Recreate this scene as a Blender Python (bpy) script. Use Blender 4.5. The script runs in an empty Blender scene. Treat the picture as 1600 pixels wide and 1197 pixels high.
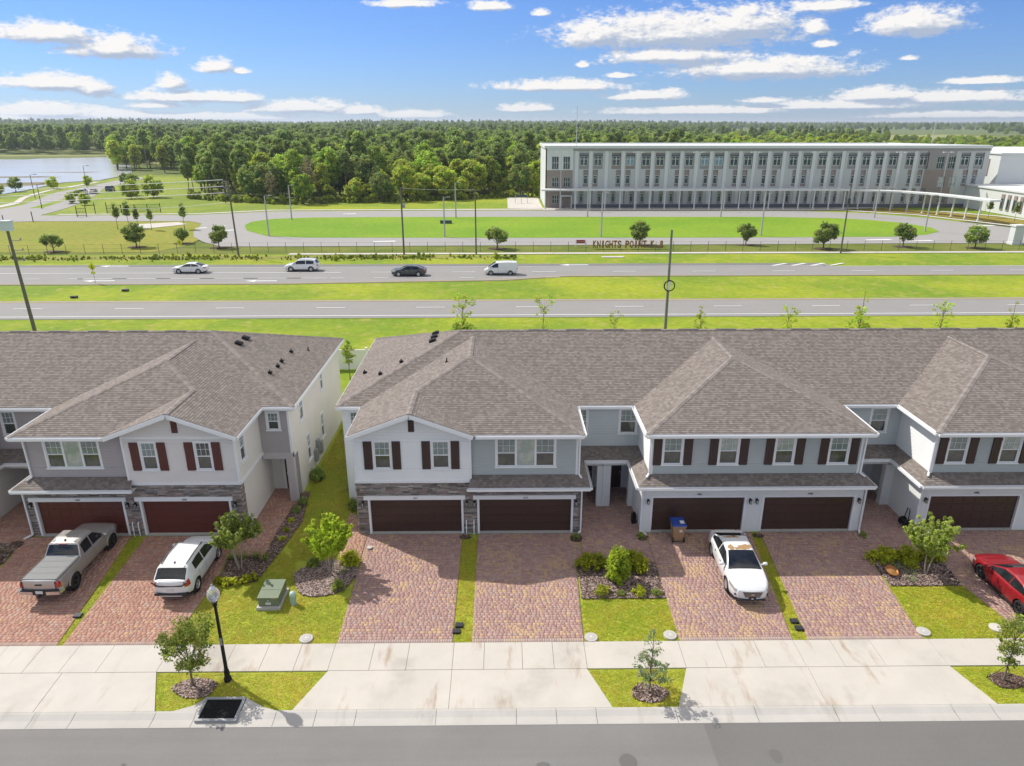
import bpy, bmesh, math, random
import numpy as np
from mathutils import Vector, Matrix

R = math.radians
sc = bpy.context.scene
col = sc.collection
rng = random.Random(7)
nr = np.random.default_rng(7)

# ------------------------------------------------------------------ camera
cam_d = bpy.data.cameras.new('camera')
cam_d.sensor_width = 36.0
cam_d.lens = 36.0 * 1109.0 / 1600.0
cam_d.clip_start = 0.5
cam_d.clip_end = 30000.0
cam = bpy.data.objects.new('camera', cam_d)
col.objects.link(cam)
cam.location = (0, 0, 20.6)
cam.rotation_euler = (R(90 - 20.13), 0, -0.0113)
sc.camera = cam

# ------------------------------------------------------------------ sun, sky, exposure
SUN_EL, SUN_AZ = R(47.5), R(-57.6)           # azimuth measured from +Y towards +X
sun_d = bpy.data.lights.new('sun', 'SUN')
sun_d.energy = 4.1
sun_d.angle = R(0.53)
sun_d.color = (1.0, 0.955, 0.88)
sun = bpy.data.objects.new('sun', sun_d)
col.objects.link(sun)
sdir = Vector((math.sin(SUN_AZ) * math.cos(SUN_EL), math.cos(SUN_AZ) * math.cos(SUN_EL), math.sin(SUN_EL)))
sun.rotation_euler = sdir.to_track_quat('Z', 'Y').to_euler()
sun.location = (-60, 40, 90)

sc.view_settings.view_transform = 'Standard'
sc.view_settings.look = 'None'
sc.view_settings.exposure = 0.27
sc.view_settings.gamma = 1.0
sc.view_settings.use_curve_mapping = False
sc.render.engine = 'CYCLES'
sc.cycles.use_denoising = True
sc.cycles.max_bounces = 6
sc.cycles.diffuse_bounces = 3
sc.cycles.glossy_bounces = 3
sc.cycles.transmission_bounces = 3
sc.cycles.volume_bounces = 0
sc.cycles.transparent_max_bounces = 8
sc.cycles.sample_clamp_indirect = 4.0

world = bpy.data.worlds.new('World')
sc.world = world
world.use_nodes = True
wt = world.node_tree
world.cycles.sampling_method = 'MANUAL'
world.cycles.sample_map_resolution = 512
wt.nodes.clear()


class NT:
    """small helper to write node trees"""
    def __init__(s, t):
        s.t = t
    def n(s, typ, **kw):
        nd = s.t.nodes.new(typ)
        for k, v in kw.items():
            setattr(nd, k, v)
        return nd
    def l(s, a, b):
        s.t.links.new(a, b)
    def put(s, sock, v):
        if hasattr(v, 'is_output') or hasattr(v, 'links'):
            s.l(v, sock)
        else:
            sock.default_value = v
    def m(s, op, a, b=None, c=None, clamp=False):
        nd = s.n('ShaderNodeMath', operation=op, use_clamp=clamp)
        s.put(nd.inputs[0], a)
        if b is not None:
            s.put(nd.inputs[1], b)
        if c is not None:
            s.put(nd.inputs[2], c)
        return nd.outputs[0]
    def vm(s, op, a, b=None):
        nd = s.n('ShaderNodeVectorMath', operation=op)
        s.put(nd.inputs[0], a)
        if b is not None:
            s.put(nd.inputs[1], b)
        return nd.outputs['Value'] if op in ('LENGTH', 'DOT_PRODUCT') else nd.outputs[0]
    def mix(s, f, a, b, blend='MIX'):
        nd = s.n('ShaderNodeMix', data_type='RGBA', blend_type=blend)
        s.put(nd.inputs[0], f)
        for i, v in ((6, a), (7, b)):
            if isinstance(v, (tuple, list)):
                v = (*v[:3], 1.0)
            s.put(nd.inputs[i], v)
        return nd.outputs[2]
    def noise(s, vec, scale, detail=4, rough=0.55, dim='3D'):
        nd = s.n('ShaderNodeTexNoise', noise_dimensions=dim)
        if vec is not None:
            s.l(vec, nd.inputs['Vector'])
        nd.inputs['Scale'].default_value = scale
        nd.inputs['Detail'].default_value = detail
        nd.inputs['Roughness'].default_value = rough
        return nd.outputs['Fac']
    def ramp(s, fac, stops, interp='LINEAR'):
        nd = s.n('ShaderNodeValToRGB')
        cr = nd.color_ramp
        cr.interpolation = interp
        while len(cr.elements) < len(stops):
            cr.elements.new(0.5)
        for e, (p, c) in zip(cr.elements, stops):
            e.position = p
            e.color = (c, c, c, 1) if isinstance(c, (int, float)) else (*c[:3], 1)
        s.l(fac, nd.inputs[0])
        return nd.outputs[0]
    def smooth(s, v, a, b):
        nd = s.n('ShaderNodeMapRange', interpolation_type='SMOOTHSTEP')
        s.l(v, nd.inputs[0])
        nd.inputs[1].default_value = a
        nd.inputs[2].default_value = b
        return nd.outputs[0]
    def comb(s, x, y, z=0.0):
        nd = s.n('ShaderNodeCombineXYZ')
        s.put(nd.inputs[0], x); s.put(nd.inputs[1], y); s.put(nd.inputs[2], z)
        return nd.outputs[0]


# clouds: (azimuth, elevation, half width, half height) in degrees
CLOUDS = [(-29.7, 5.34, 3.4, 0.95), (-26.43, 4.69, 3.5, 1.05), (-20.34, 3.72, 1.5, 0.72), (-18.72, 3.44, 0.7, 0.3),
 (-30.07, 2.46, 3.5, 0.8), (-28.15, 2.24, 1.5, 0.86), (-23.2, 2.66, 1.0, 0.7), (-22.45, 1.74, 4.2, 0.62),
 (-19.57, 1.69, 2.5, 0.57), (-14.85, 1.13, 4.3, 0.76), (-30.92, 0.77, 4.2, 0.76), (-27.0, 0.56, 4.0, 0.5),
 (-7.04, 0.63, 3.6, 0.45), (-10.77, 0.89, 2.2, 0.5), (12.57, 6.26, 9.2, 1.81), (16.47, 6.55, 5.4, 1.5),
 (6.68, 6.15, 3.1, 1.43), (18.49, 3.71, 7.3, 1.15), (12.25, 4.62, 5.4, 0.9), (27.65, 6.18, 3.4, 1.24),
 (21.72, 6.08, 1.0, 0.7), (4.46, 2.63, 5.9, 0.62), (10.84, 1.95, 3.5, 0.57), (1.61, 1.09, 2.3, 0.5),
 (26.12, 1.83, 3.3, 0.7), (31.0, 1.63, 4.4, 0.7), (24.21, 1.2, 6.5, 0.5), (32.22, 2.55, 2.6, 0.32),
 (-7.12, 7.99, 2.5, 0.45), (-0.96, 7.9, 1.8, 0.5), (22.14, 7.36, 2.6, 0.5), (2.72, 7.49, 0.7, 0.4),
 (27.66, 4.01, 0.6, 0.22), (14.37, 0.88, 8.0, 0.4), (22.47, 5.05, 0.9, 0.4), (5.83, 4.06, 0.5, 0.3), (-33, 0.35, 6, 0.35), (-20, 0.45, 6, 0.35), (-24.5, 1.15, 2.2, 0.3), (8.5, 3.3, 1.2, 0.25), (30.5, 0.55, 6, 0.35), (19, 1.55, 2.0, 0.25),
 (-52, 5, 8, 1.8), (50, 5, 8, 1.6), (30, 12, 9, 2.3), (-12, 15, 10, 2.8)]


def build_cloud_group():
    g = bpy.data.node_groups.new('cloud_density', 'ShaderNodeTree')
    g.interface.new_socket('P', in_out='INPUT', socket_type='NodeSocketVector')
    g.interface.new_socket('D', in_out='OUTPUT', socket_type='NodeSocketFloat')
    g.interface.new_socket('E', in_out='OUTPUT', socket_type='NodeSocketFloat')
    q = NT(g)
    gi = q.n('NodeGroupInput'); go = q.n('NodeGroupOutput')
    P = gi.outputs[0]
    s0 = q.n('ShaderNodeSeparateXYZ'); q.l(P, s0.inputs[0])
    V = q.comb(s0.outputs[0], s0.outputs[1], -1.0)          # running vector (azimuth, elevation, best so far)
    for (a, e, w, h) in CLOUDS:
        sp = q.n('ShaderNodeSeparateXYZ'); q.l(V, sp.inputs[0])
        dy = q.m('SUBTRACT', sp.outputs[1], e - 0.22 * h)
        yy = q.m('MAXIMUM', q.m('MULTIPLY', dy, 1 / h), q.m('MULTIPLY', dy, -1.7 / h))
        xx = q.m('MULTIPLY', q.m('SUBTRACT', sp.outputs[0], a), 1 / w)
        ln = q.m('SQRT', q.m('MULTIPLY_ADD', xx, xx, q.m('MULTIPLY', yy, yy)))
        V = q.comb(sp.outputs[0], sp.outputs[1], q.m('MAXIMUM', sp.outputs[2], q.m('SUBTRACT', 1.0, ln)))
    se = q.n('ShaderNodeSeparateXYZ'); q.l(V, se.inputs[0])
    best = se.outputs[2]
    st = q.vm('MULTIPLY', P, (0.75, 1.55, 1))
    n1 = q.noise(st, 0.9, 6, 0.62)
    n2 = q.noise(st, 3.4, 3, 0.6)
    nz = q.m('ADD', q.m('MULTIPLY', q.m('SUBTRACT', n1, 0.5), 1.75), q.m('MULTIPLY', q.m('SUBTRACT', n2, 0.5), 0.75))
    q.l(q.m('ADD', q.m('MAXIMUM', best, -1.0), nz), go.inputs[0])
    q.l(best, go.inputs[1])
    return g


W = NT(wt)
tc = W.n('ShaderNodeTexCoord')
sep = W.n('ShaderNodeSeparateXYZ'); W.l(tc.outputs['Generated'], sep.inputs[0])
az = W.m('MULTIPLY', W.m('ARCTAN2', sep.outputs[0], sep.outputs[1]), 57.2958)
el = W.m('MULTIPLY', W.m('ARCSINE', sep.outputs[2]), 57.2958)
cg = build_cloud_group()
def cloud_at(da, de):
    nd = W.n('ShaderNodeGroup'); nd.node_tree = cg
    W.l(W.comb(W.m('ADD', az, da), W.m('ADD', el, de), 0.0), nd.inputs[0])
    return nd.outputs[0], nd.outputs[1]
d0, e0 = cloud_at(0, 0)
d1, e1 = cloud_at(-0.4, 0.40)
mask = W.smooth(d0, -0.16, 0.46)
lit = W.m('ADD', W.m('ADD', 0.42, W.m('MULTIPLY', W.m('SUBTRACT', d0, d1), 0.8)), W.m('MULTIPLY', W.m('SUBTRACT', e0, e1), 0.95), clamp=True)
thick = W.smooth(d0, 0.1, 1.1)
lit2 = W.m('SUBTRACT', lit, W.m('MULTIPLY', thick, 0.10), clamp=True)
ccol = W.ramp(lit2, [(0.1, (0.38, 0.45, 0.58)), (0.42, (0.56, 0.60, 0.67)), (0.8, (0.86, 0.84, 0.82))])
sky = W.n('ShaderNodeTexSky', sky_type='NISHITA')
sky.sun_disc = False
sky.sun_elevation = SUN_EL
sky.sun_rotation = SUN_AZ
sky.altitude = 0
sky.air_density = 1.0
sky.dust_density = 0.15
sky.ozone_density = 3.0
SKY_STRENGTH = 0.10
hs = W.n('ShaderNodeHueSaturation')
hs.inputs['Saturation'].default_value = 1.0
W.l(sky.outputs[0], hs.inputs['Color'])
skyc = W.mix(1.0, hs.outputs[0], (0.45, 0.635, 1.06), 'MULTIPLY')
cl = W.mix(1.0, ccol, (0.95 / SKY_STRENGTH,) * 3, 'MULTIPLY')
hz = W.smooth(el, 0.0, 2.5)
mk = W.m('MULTIPLY', mask, W.m('ADD', 0.88, W.m('MULTIPLY', hz, 0.12)))
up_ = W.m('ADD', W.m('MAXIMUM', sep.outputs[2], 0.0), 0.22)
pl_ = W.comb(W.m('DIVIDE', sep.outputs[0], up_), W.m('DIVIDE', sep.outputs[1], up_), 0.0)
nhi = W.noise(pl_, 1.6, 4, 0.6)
hi = W.m('MULTIPLY', W.smooth(nhi, 0.40, 0.52), W.smooth(el, 9.5, 15.0))     # extra cloud overhead, out of view, added as fill light for the facades
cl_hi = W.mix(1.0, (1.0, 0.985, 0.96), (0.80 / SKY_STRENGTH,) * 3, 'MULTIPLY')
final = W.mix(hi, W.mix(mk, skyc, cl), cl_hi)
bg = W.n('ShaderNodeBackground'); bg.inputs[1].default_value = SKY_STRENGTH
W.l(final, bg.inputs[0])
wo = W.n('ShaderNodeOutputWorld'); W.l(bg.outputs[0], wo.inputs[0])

# ------------------------------------------------------------------ object helpers
ORIGIN = {}
PALET = None


def tag(o, label=None, cat=None, group=None, kind=None):
    if label: o['label'] = label
    if cat: o['category'] = cat
    if group: o['group'] = group
    if kind: o['kind'] = kind
    return o


def thing(name, loc, label, cat, group=None, rz=0.0):
    o = bpy.data.objects.new(name, None)
    o.empty_display_size = 0.3
    col.objects.link(o)
    o.location = loc
    o.rotation_euler = (0, 0, rz)
    ORIGIN[o] = Vector(loc)
    return tag(o, label, cat, group)


def link(name, me, parent=None, loc=None, rz=0.0):
    o = bpy.data.objects.new(name, me)
    col.objects.link(o)
    if parent:
        o.parent = parent
        ORIGIN[o] = ORIGIN.get(parent, Vector((0, 0, 0)))
        if loc is not None:
            o.location = Vector(loc) - ORIGIN.get(parent, Vector((0, 0, 0)))
    elif loc is not None:
        o.location = loc
        ORIGIN[o] = Vector(loc)
    if rz:
        o.rotation_euler = (0, 0, rz)
    return o


def copy_tree(o, loc=None, rz=None, parent=None, scale=None):
    c = o.copy()
    col.objects.link(c)
    if parent:
        c.parent = parent
    if loc is not None:
        c.location = loc
    if rz is not None:
        c.rotation_euler = (0, 0, rz)
    if scale is not None:
        c.scale = (scale, scale, scale) if not isinstance(scale, (tuple, list)) else scale
    for ch in o.children:
        copy_tree(ch, parent=c)
    return c


class MB:
    """collects geometry for one mesh"""
    def __init__(s, local=False):
        s.v = []; s.f = []; s.mi = []; s.uv = {}; s.sm = []; s.local = local; s.fc = {}
    def add(s, vs, fs, m=0, smooth=False, uvs=None, c=None):
        b = len(s.v)
        s.v.extend([tuple(p) for p in vs])
        for k, f in enumerate(fs):
            if uvs is not None:
                s.uv[len(s.f)] = [uvs[i] for i in f]
            if c is not None:
                s.fc[len(s.f)] = c
            s.f.append([i + b for i in f])
            s.mi.append(m); s.sm.append(smooth)
    def box(s, x0, x1, y0, y1, z0, z1, m=0, c=None):
        vs = [(x0, y0, z0), (x1, y0, z0), (x1, y1, z0), (x0, y1, z0), (x0, y0, z1), (x1, y0, z1), (x1, y1, z1), (x0, y1, z1)]
        s.add(vs, [(0, 3, 2, 1), (4, 5, 6, 7), (0, 1, 5, 4), (1, 2, 6, 5), (2, 3, 7, 6), (3, 0, 4, 7)], m, c=c)
    def bar(s, p, q, w, h, m=0, up=(0, 0, 1), c=None):
        """box of width w and height h along p-q"""
        p = Vector(p); q = Vector(q); d = (q - p).normalized(); u = Vector(up)
        if abs(d.dot(u)) > 0.98: u = Vector((0, 1, 0))
        r = d.cross(u).normalized(); u = r.cross(d)
        vs = []
        for e in (p, q):
            for a, b in ((-1, -1), (1, -1), (1, 1), (-1, 1)):
                vs.append(e + r * (a * w / 2) + u * (b * h / 2))
        s.add(vs, [(0, 1, 2, 3)[::-1], (4, 5, 6, 7), (0, 1, 5, 4), (1, 2, 6, 5), (2, 3, 7, 6), (3, 0, 4, 7)], m, c=c)
    def tube(s, pts, rad, n=8, m=0, caps=True, smooth=True, c=None):
        pts = [Vector(p) for p in pts]
        if not isinstance(rad, (list, tuple)): rad = [rad] * len(pts)
        vs = []; fs = []
        u = None
        for i, p in enumerate(pts):
            d = (pts[min(i + 1, len(pts) - 1)] - pts[max(i - 1, 0)]).normalized()
            if u is None:
                u = d.orthogonal().normalized()
            u = (u - d * u.dot(d))
            u = u.normalized() if u.length > 1e-6 else d.orthogonal().normalized()
            w = d.cross(u)
            for k in range(n):
                a = 2 * math.pi * k / n
                vs.append(p + (u * math.cos(a) + w * math.sin(a)) * rad[i])
        for i in range(len(pts) - 1):
            for k in range(n):
                fs.append((i * n + k, i * n + (k + 1) % n, (i + 1) * n + (k + 1) % n, (i + 1) * n + k))
        s.add(vs, fs, m, smooth, c=c)
        if caps:
            b = len(pts) - 1
            s.add([vs[k] for k in range(n)], [tuple(range(n))[::-1]], m, c=c)
            s.add([vs[b * n + k] for k in range(n)], [tuple(range(n))], m, c=c)
    def lathe(s, prof, ctr, n=16, m=0, axis='z', smooth=True):
        vs = []; fs = []
        for (r, h) in prof:
            for k in range(n):
                a = 2 * math.pi * k / n
                x, y = r * math.cos(a), r * math.sin(a)
                p = (x, y, h) if axis == 'z' else ((h, x, y) if axis == 'x' else (x, h, -y))
                vs.append((p[0] + ctr[0], p[1] + ctr[1], p[2] + ctr[2]))
        for i in range(len(prof) - 1):
            for k in range(n):
                f = (i * n + k, i * n + (k + 1) % n, (i + 1) * n + (k + 1) % n, (i + 1) * n + k)
                fs.append(f)
        s.add(vs, fs, m, smooth)
    def quad(s, a, b, c_, d, m=0, c=None):
        s.add([a, b, c_, d], [(0, 1, 2, 3)], m, c=c)
    def poly(s, pts, m=0, uvs=None, c=None):
        s.add(pts, [tuple(range(len(pts)))], m, uvs=uvs, c=c)
    def slab(s, pts, t, m=0, uvd=None, mb=None):
        """planar polygon thickened downwards by t; uvd = eave direction for shingle uv"""
        n = len(pts); P = [Vector(p) for p in pts]
        nn = Vector((0, 0, 0))
        for i in range(n):
            nn += (P[i] - P[0]).cross(P[(i + 1) % n] - P[0])
        if nn.z < 0:
            P.reverse(); nn = -nn
        nn.normalize()
        uvs = None
        if uvd is not None:
            e = Vector(uvd).normalized(); up = nn.cross(e)
            uvs = [(p.dot(e), p.dot(up)) for p in P]
        s.poly(P, m, uvs)
        Q = [p - Vector((0, 0, t)) for p in P]
        mm = m if mb is None else mb
        s.poly(Q[::-1], mm)
        for i in range(n):
            j = (i + 1) % n
            s.add([P[i], Q[i], Q[j], P[j]], [(0, 1, 2, 3)], mm)
    def build(s, name, mats, parent=None, loc=None):
        me = s.mesh(name, mats, off=None if (s.local or not parent) else ORIGIN.get(parent, Vector((0, 0, 0))))
        return link(name, me, parent, loc)
    def mesh(s, name, mats, off=None):
        me = bpy.data.meshes.new(name)
        vs = s.v
        if off is not None and off.length > 0:
            vs = [(a - off.x, b - off.y, c - off.z) for a, b, c in vs]
        me.from_pydata(vs, [], s.f)
        if not isinstance(mats, (list, tuple)): mats = [mats]
        for m in mats: me.materials.append(m)
        me.polygons.foreach_set('material_index', s.mi)
        me.polygons.foreach_set('use_smooth', s.sm)
        if s.uv:
            ul = me.uv_layers.new(name='UVMap')
            for fi, uv in s.uv.items():
                p = me.polygons[fi]
                for k, li in enumerate(p.loop_indices):
                    ul.data[li].uv = uv[k]
        if s.fc:
            at = me.attributes.new('tone', 'FLOAT_COLOR', 'FACE')
            arr = np.ones((len(s.f), 4), dtype=np.float32)
            for fi, c in s.fc.items(): arr[fi, :3] = c
            at.data.foreach_set('color', arr.ravel())
        me.update()
        return me


def np_mesh(name, verts, faces, mats, tone=None, smooth=False):
    """fast mesh from numpy arrays, faces all of one size"""
    me = bpy.data.meshes.new(name)
    verts = np.asarray(verts, dtype=np.float32); faces = np.asarray(faces, dtype=np.int32)
    k = faces.shape[1]
    me.vertices.add(len(verts)); me.vertices.foreach_set('co', verts.ravel())
    me.loops.add(faces.size); me.loops.foreach_set('vertex_index', faces.ravel())
    me.polygons.add(len(faces))
    me.polygons.foreach_set('loop_start', np.arange(0, faces.size, k, dtype=np.int32))
    me.polygons.foreach_set('loop_total', np.full(len(faces), k, dtype=np.int32))
    if smooth: me.polygons.foreach_set('use_smooth', np.ones(len(faces), dtype=bool))
    if not isinstance(mats, (list, tuple)): mats = [mats]
    for m in mats: me.materials.append(m)
    if tone is not None:
        at = me.attributes.new('tone', 'FLOAT_COLOR', 'FACE')
        arr = np.ones((len(faces), 4), dtype=np.float32); arr[:, :3] = tone
        at.data.foreach_set('color', arr.ravel())
    me.update(calc_edges=True)
    return me


# ------------------------------------------------------------------ materials
MATS = {}


def base_mat(name, rough=0.6, metal=0.0, spec=0.5):
    m = bpy.data.materials.new(name)
    m.use_nodes = True
    m.node_tree.nodes.clear()
    q = NT(m.node_tree)
    b = q.n('ShaderNodeBsdfPrincipled')
    b.inputs['Roughness'].default_value = rough
    b.inputs['Metallic'].default_value = metal
    b.inputs['Specular IOR Level'].default_value = spec
    o = q.n('ShaderNodeOutputMaterial')
    q.l(b.outputs[0], o.inputs[0])
    MATS[name] = m
    return m, q, b, o


def bump(q, b, h, strength=0.3, dist=0.02):
    bp = q.n('ShaderNodeBump')
    bp.inputs['Strength'].default_value = strength
    bp.inputs['Distance'].default_value = dist
    q.l(h, bp.inputs['Height'])
    q.l(bp.outputs[0], b.inputs['Normal'])


def flat(name, c, rough=0.6, metal=0.0, var=0.08, scale=3.0, spec=0.5, bmp=0.0, coat=0.0):
    """plain painted or moulded surface with faint mottling"""
    m, q, b, o = base_mat(name, rough, metal, spec)
    t = q.n('ShaderNodeTexCoord')
    n = q.noise(t.outputs['Object'], scale, 4)
    c1 = tuple(x * (1 - var) for x in c); c2 = tuple(min(1, x * (1 + var)) for x in c)
    q.l(q.mix(n, c1, c2), b.inputs['Base Color'])
    if bmp:
        n2 = q.noise(t.outputs['Object'], 60, 3)
        bump(q, b, n2, bmp, 0.01)
    if coat:
        b.inputs['Coat Weight'].default_value = coat
        b.inputs['Coat Roughness'].default_value = 0.05
    return m


def toned(name, rough=0.8, var=0.12, scale=30.0, bmp=0.3, spec=0.3):
    """colour per piece from the 'tone' attribute, with fine grain"""
    m, q, b, o = base_mat(name, rough, 0, spec)
    a = q.n('ShaderNodeAttribute'); a.attribute_name = 'tone'
    t = q.n('ShaderNodeTexCoord')
    n = q.noise(t.outputs['Object'], scale, 3)
    k = q.m('ADD', 1 - var, q.m('MULTIPLY', n, 2 * var))
    q.l(q.mix(1.0, a.outputs['Color'], q.comb(k, k, k), 'MULTIPLY'), b.inputs['Base Color'])
    if bmp: bump(q, b, n, bmp, 0.01)
    return m

def shingle_mat(name, cols):
    m, q, b, o = base_mat(name, 0.9, 0, 0.2)
    t = q.n('ShaderNodeTexCoord')
    sp = q.n('ShaderNodeSeparateXYZ'); q.l(t.outputs['UV'], sp.inputs[0])
    u, v = sp.outputs[0], sp.outputs[1]
    rv = q.m('DIVIDE', v, 0.143)
    row = q.m('FLOOR', rv)
    wn = q.n('ShaderNodeTexWhiteNoise', noise_dimensions='1D'); q.l(row, wn.inputs['W'])
    uu = q.m('ADD', q.m('DIVIDE', u, 0.17), q.m('MULTIPLY', wn.outputs[0], 9.0))
    cell = q.m('FLOOR', uu)
    w2 = q.n('ShaderNodeTexWhiteNoise', noise_dimensions='2D')
    q.l(q.comb(cell, row, 0), w2.inputs['Vector'])
    big = q.noise(t.outputs['UV'], 0.55, 3)
    f = q.m('ADD', q.m('MULTIPLY', w2.outputs[0], 0.8), q.m('MULTIPLY', big, 0.2))
    c = q.ramp(f, cols)
    gr = q.noise(t.outputs['UV'], 70, 2)
    k = q.m('ADD', 0.82, q.m('MULTIPLY', gr, 0.36))
    q.l(q.mix(1.0, c, q.comb(k, k, k), 'MULTIPLY'), b.inputs['Base Color'])
    fr = q.m('FRACT', rv)
    thick = q.m('MULTIPLY', q.m('GREATER_THAN', w2.outputs[0], 0.5), 0.6)
    bump(q, b, thick, 0.6, 0.012)
    return m


ROOF = shingle_mat('shingle_weathered', [(0.05, (0.155, 0.132, 0.119)), (0.35, (0.185, 0.158, 0.142)), (0.62, (0.212, 0.184, 0.166)), (0.95, (0.255, 0.223, 0.202))])
CAP = shingle_mat('shingle_cap', [(0.05, (0.19, 0.165, 0.15)), (0.9, (0.27, 0.238, 0.217))])


def wall_mat(name, c, rough=0.65, bmp=0.25, sc_=40):
    m, q, b, o = base_mat(name, rough, 0, 0.3)
    t = q.n('ShaderNodeTexCoord')
    n = q.noise(t.outputs['Object'], 0.8, 5, 0.6)
    n2 = q.noise(t.outputs['Object'], sc_, 3)
    f = q.m('ADD', q.m('MULTIPLY', n, 0.8), q.m('MULTIPLY', n2, 0.2))
    q.l(q.mix(f, tuple(x * 0.90 for x in c), tuple(min(1, x * 1.08) for x in c)), b.inputs['Base Color'])
    bump(q, b, n2, bmp, 0.006)
    return m


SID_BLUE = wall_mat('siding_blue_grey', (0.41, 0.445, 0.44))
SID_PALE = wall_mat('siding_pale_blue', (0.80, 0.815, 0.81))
SID_BACK = wall_mat('siding_soft_blue', (0.51, 0.555, 0.56))
STUC_BLUE = wall_mat('stucco_pale_blue', (0.73, 0.74, 0.73), 0.85, 0.5, 80)
SID_TAUPE = wall_mat('siding_taupe', (0.40, 0.365, 0.365))
SID_CREAM = wall_mat('siding_cream', (0.72, 0.68, 0.65))
STUC_CREAM = wall_mat('stucco_cream', (0.70, 0.665, 0.62), 0.85, 0.5, 80)
WHITE = flat('white_trim', (0.78, 0.79, 0.80), 0.45, var=0.03)
SHUT_D = flat('shutter_dark_brown', (0.045, 0.022, 0.020), 0.5, bmp=0.2)
SHUT_R = flat('shutter_red_brown', (0.10, 0.024, 0.020), 0.5, bmp=0.2)
DOOR_D = flat('door_dark_brown', (0.058, 0.029, 0.022), 0.42, bmp=0.2)
DOOR_R = flat('door_red_brown', (0.115, 0.031, 0.023), 0.42, bmp=0.2)
BLACK = flat('black_metal', (0.012, 0.012, 0.013), 0.6, spec=0.25)
DKGREY = flat('dark_grey', (0.05, 0.052, 0.055), 0.6)
GREY = flat('grey_metal', (0.32, 0.33, 0.34), 0.45, 0.2)
GALV = flat('galvanised', (0.48, 0.49, 0.5), 0.5, 0.3)
STONE = toned('ledge_stone', 0.9, 0.25, 14, 0.6)
PAVER = toned('paver', 0.9, 0.07, 70, 0.06)
CHIP = toned('mulch_chip', 0.95, 0.2, 30, 0.3)


def glass_mat(name, c, c2, rough=0.06):
    m, q, b, o = base_mat(name, rough, 0, 0.6)
    t = q.n('ShaderNodeTexCoord')
    n = q.noise(t.outputs['Object'], 1.6, 3)
    q.l(q.mix(q.smooth(n, 0.4, 0.6), c, c2), b.inputs['Base Color'])
    n2 = q.noise(t.outputs['Object'], 1.1, 2)
    bump(q, b, n2, 0.05, 0.05)
    b.inputs['IOR'].default_value = 1.52
    return m


GL_D = glass_mat('glass_dark', (0.035, 0.045, 0.043), (0.07, 0.075, 0.065))
GL_B = glass_mat('glass_blind', (0.17, 0.22, 0.215), (0.25, 0.30, 0.28))
GL_C = glass_mat('glass_curtain', (0.30, 0.36, 0.32), (0.45, 0.48, 0.42))
GL_CAR = glass_mat('glass_car', (0.012, 0.015, 0.018), (0.02, 0.024, 0.028), 0.03)
GL_SCH = glass_mat('glass_school', (0.025, 0.05, 0.06), (0.05, 0.085, 0.09))
GL_BLUE = glass_mat('glass_school_blind', (0.16, 0.28, 0.34), (0.20, 0.33, 0.38))


def concrete_mat(name, c, stain=0.35, warm=(0.33, 0.25, 0.18)):
    m, q, b, o = base_mat(name, 0.9, 0, 0.2)
    t = q.n('ShaderNodeTexCoord')
    P = q.n('ShaderNodeNewGeometry').outputs['Position']
    n = q.noise(P, 0.6, 6, 0.62)
    n2 = q.noise(P, 45, 3)
    st = q.vm('MULTIPLY', P, (1.5, 0.35, 1))
    n3 = q.noise(st, 0.9, 5, 0.6)
    n4 = q.noise(P, 0.35, 4, 0.6)
    c1 = q.mix(n, tuple(x * 0.82 for x in c), tuple(min(1, x * 1.1) for x in c))
    c2 = q.mix(q.m('MULTIPLY', q.smooth(n3, 0.55, 0.75), stain), c1, warm)
    c2 = q.mix(q.m('MULTIPLY', q.smooth(n4, 0.52, 0.72), stain * 0.45), c2, tuple(x * 0.55 for x in c))
    k = q.m('ADD', 0.9, q.m('MULTIPLY', n2, 0.2))
    q.l(q.mix(1.0, c2, q.comb(k, k, k), 'MULTIPLY'), b.inputs['Base Color'])
    bump(q, b, n2, 0.25, 0.006)
    return m


CONC = concrete_mat('concrete', (0.525, 0.488, 0.438), 1.0)
CONC_B = concrete_mat('concrete_pale', (0.535, 0.503, 0.457), 0.5)
CONC_G = concrete_mat('concrete_gutter', (0.47, 0.45, 0.42), 0.5, (0.26, 0.24, 0.20))
JOINT = flat('joint_dirt', (0.10, 0.09, 0.075), 0.95)


def asphalt_mat(name, c, patch=0.12):
    m, q, b, o = base_mat(name, 0.85, 0, 0.3)
    P = q.n('ShaderNodeNewGeometry').outputs['Position']
    n = q.noise(P, 0.25, 5, 0.6)
    n2 = q.noise(P, 55, 3, 0.7)
    st = q.noise(q.vm('MULTIPLY', P, (0.05, 1.6, 1)), 1.0, 3)
    f = q.m('ADD', q.m('MULTIPLY', n, 0.6), q.m('MULTIPLY', st, 0.4))
    c1 = q.mix(f, tuple(x * (1 - patch * 1.6) for x in c), tuple(x * (1 + patch * 1.6) for x in c))
    k = q.m('ADD', 0.62, q.m('MULTIPLY', n2, 0.76))
    q.l(q.mix(1.0, c1, q.comb(k, k, k), 'MULTIPLY'), b.inputs['Base Color'])
    bump(q, b, n2, 0.4, 0.01)
    return m


ASPH = asphalt_mat('asphalt_street', (0.19, 0.185, 0.18), 0.2)
ASPH_P = asphalt_mat('asphalt_patch', (0.155, 0.151, 0.146))
ASPH_H = asphalt_mat('asphalt_highway', (0.25, 0.243, 0.235), 0.1)
ASPH_N = asphalt_mat('asphalt_new', (0.175, 0.17, 0.165), 0.08)
ASPH_L = asphalt_mat('asphalt_loop', (0.30, 0.29, 0.28), 0.06)
PAINT_W = flat('road_paint_white', (0.72, 0.72, 0.72), 0.7)
PAINT_Y = flat('road_paint_yellow', (0.60, 0.40, 0.09), 0.7)


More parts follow.
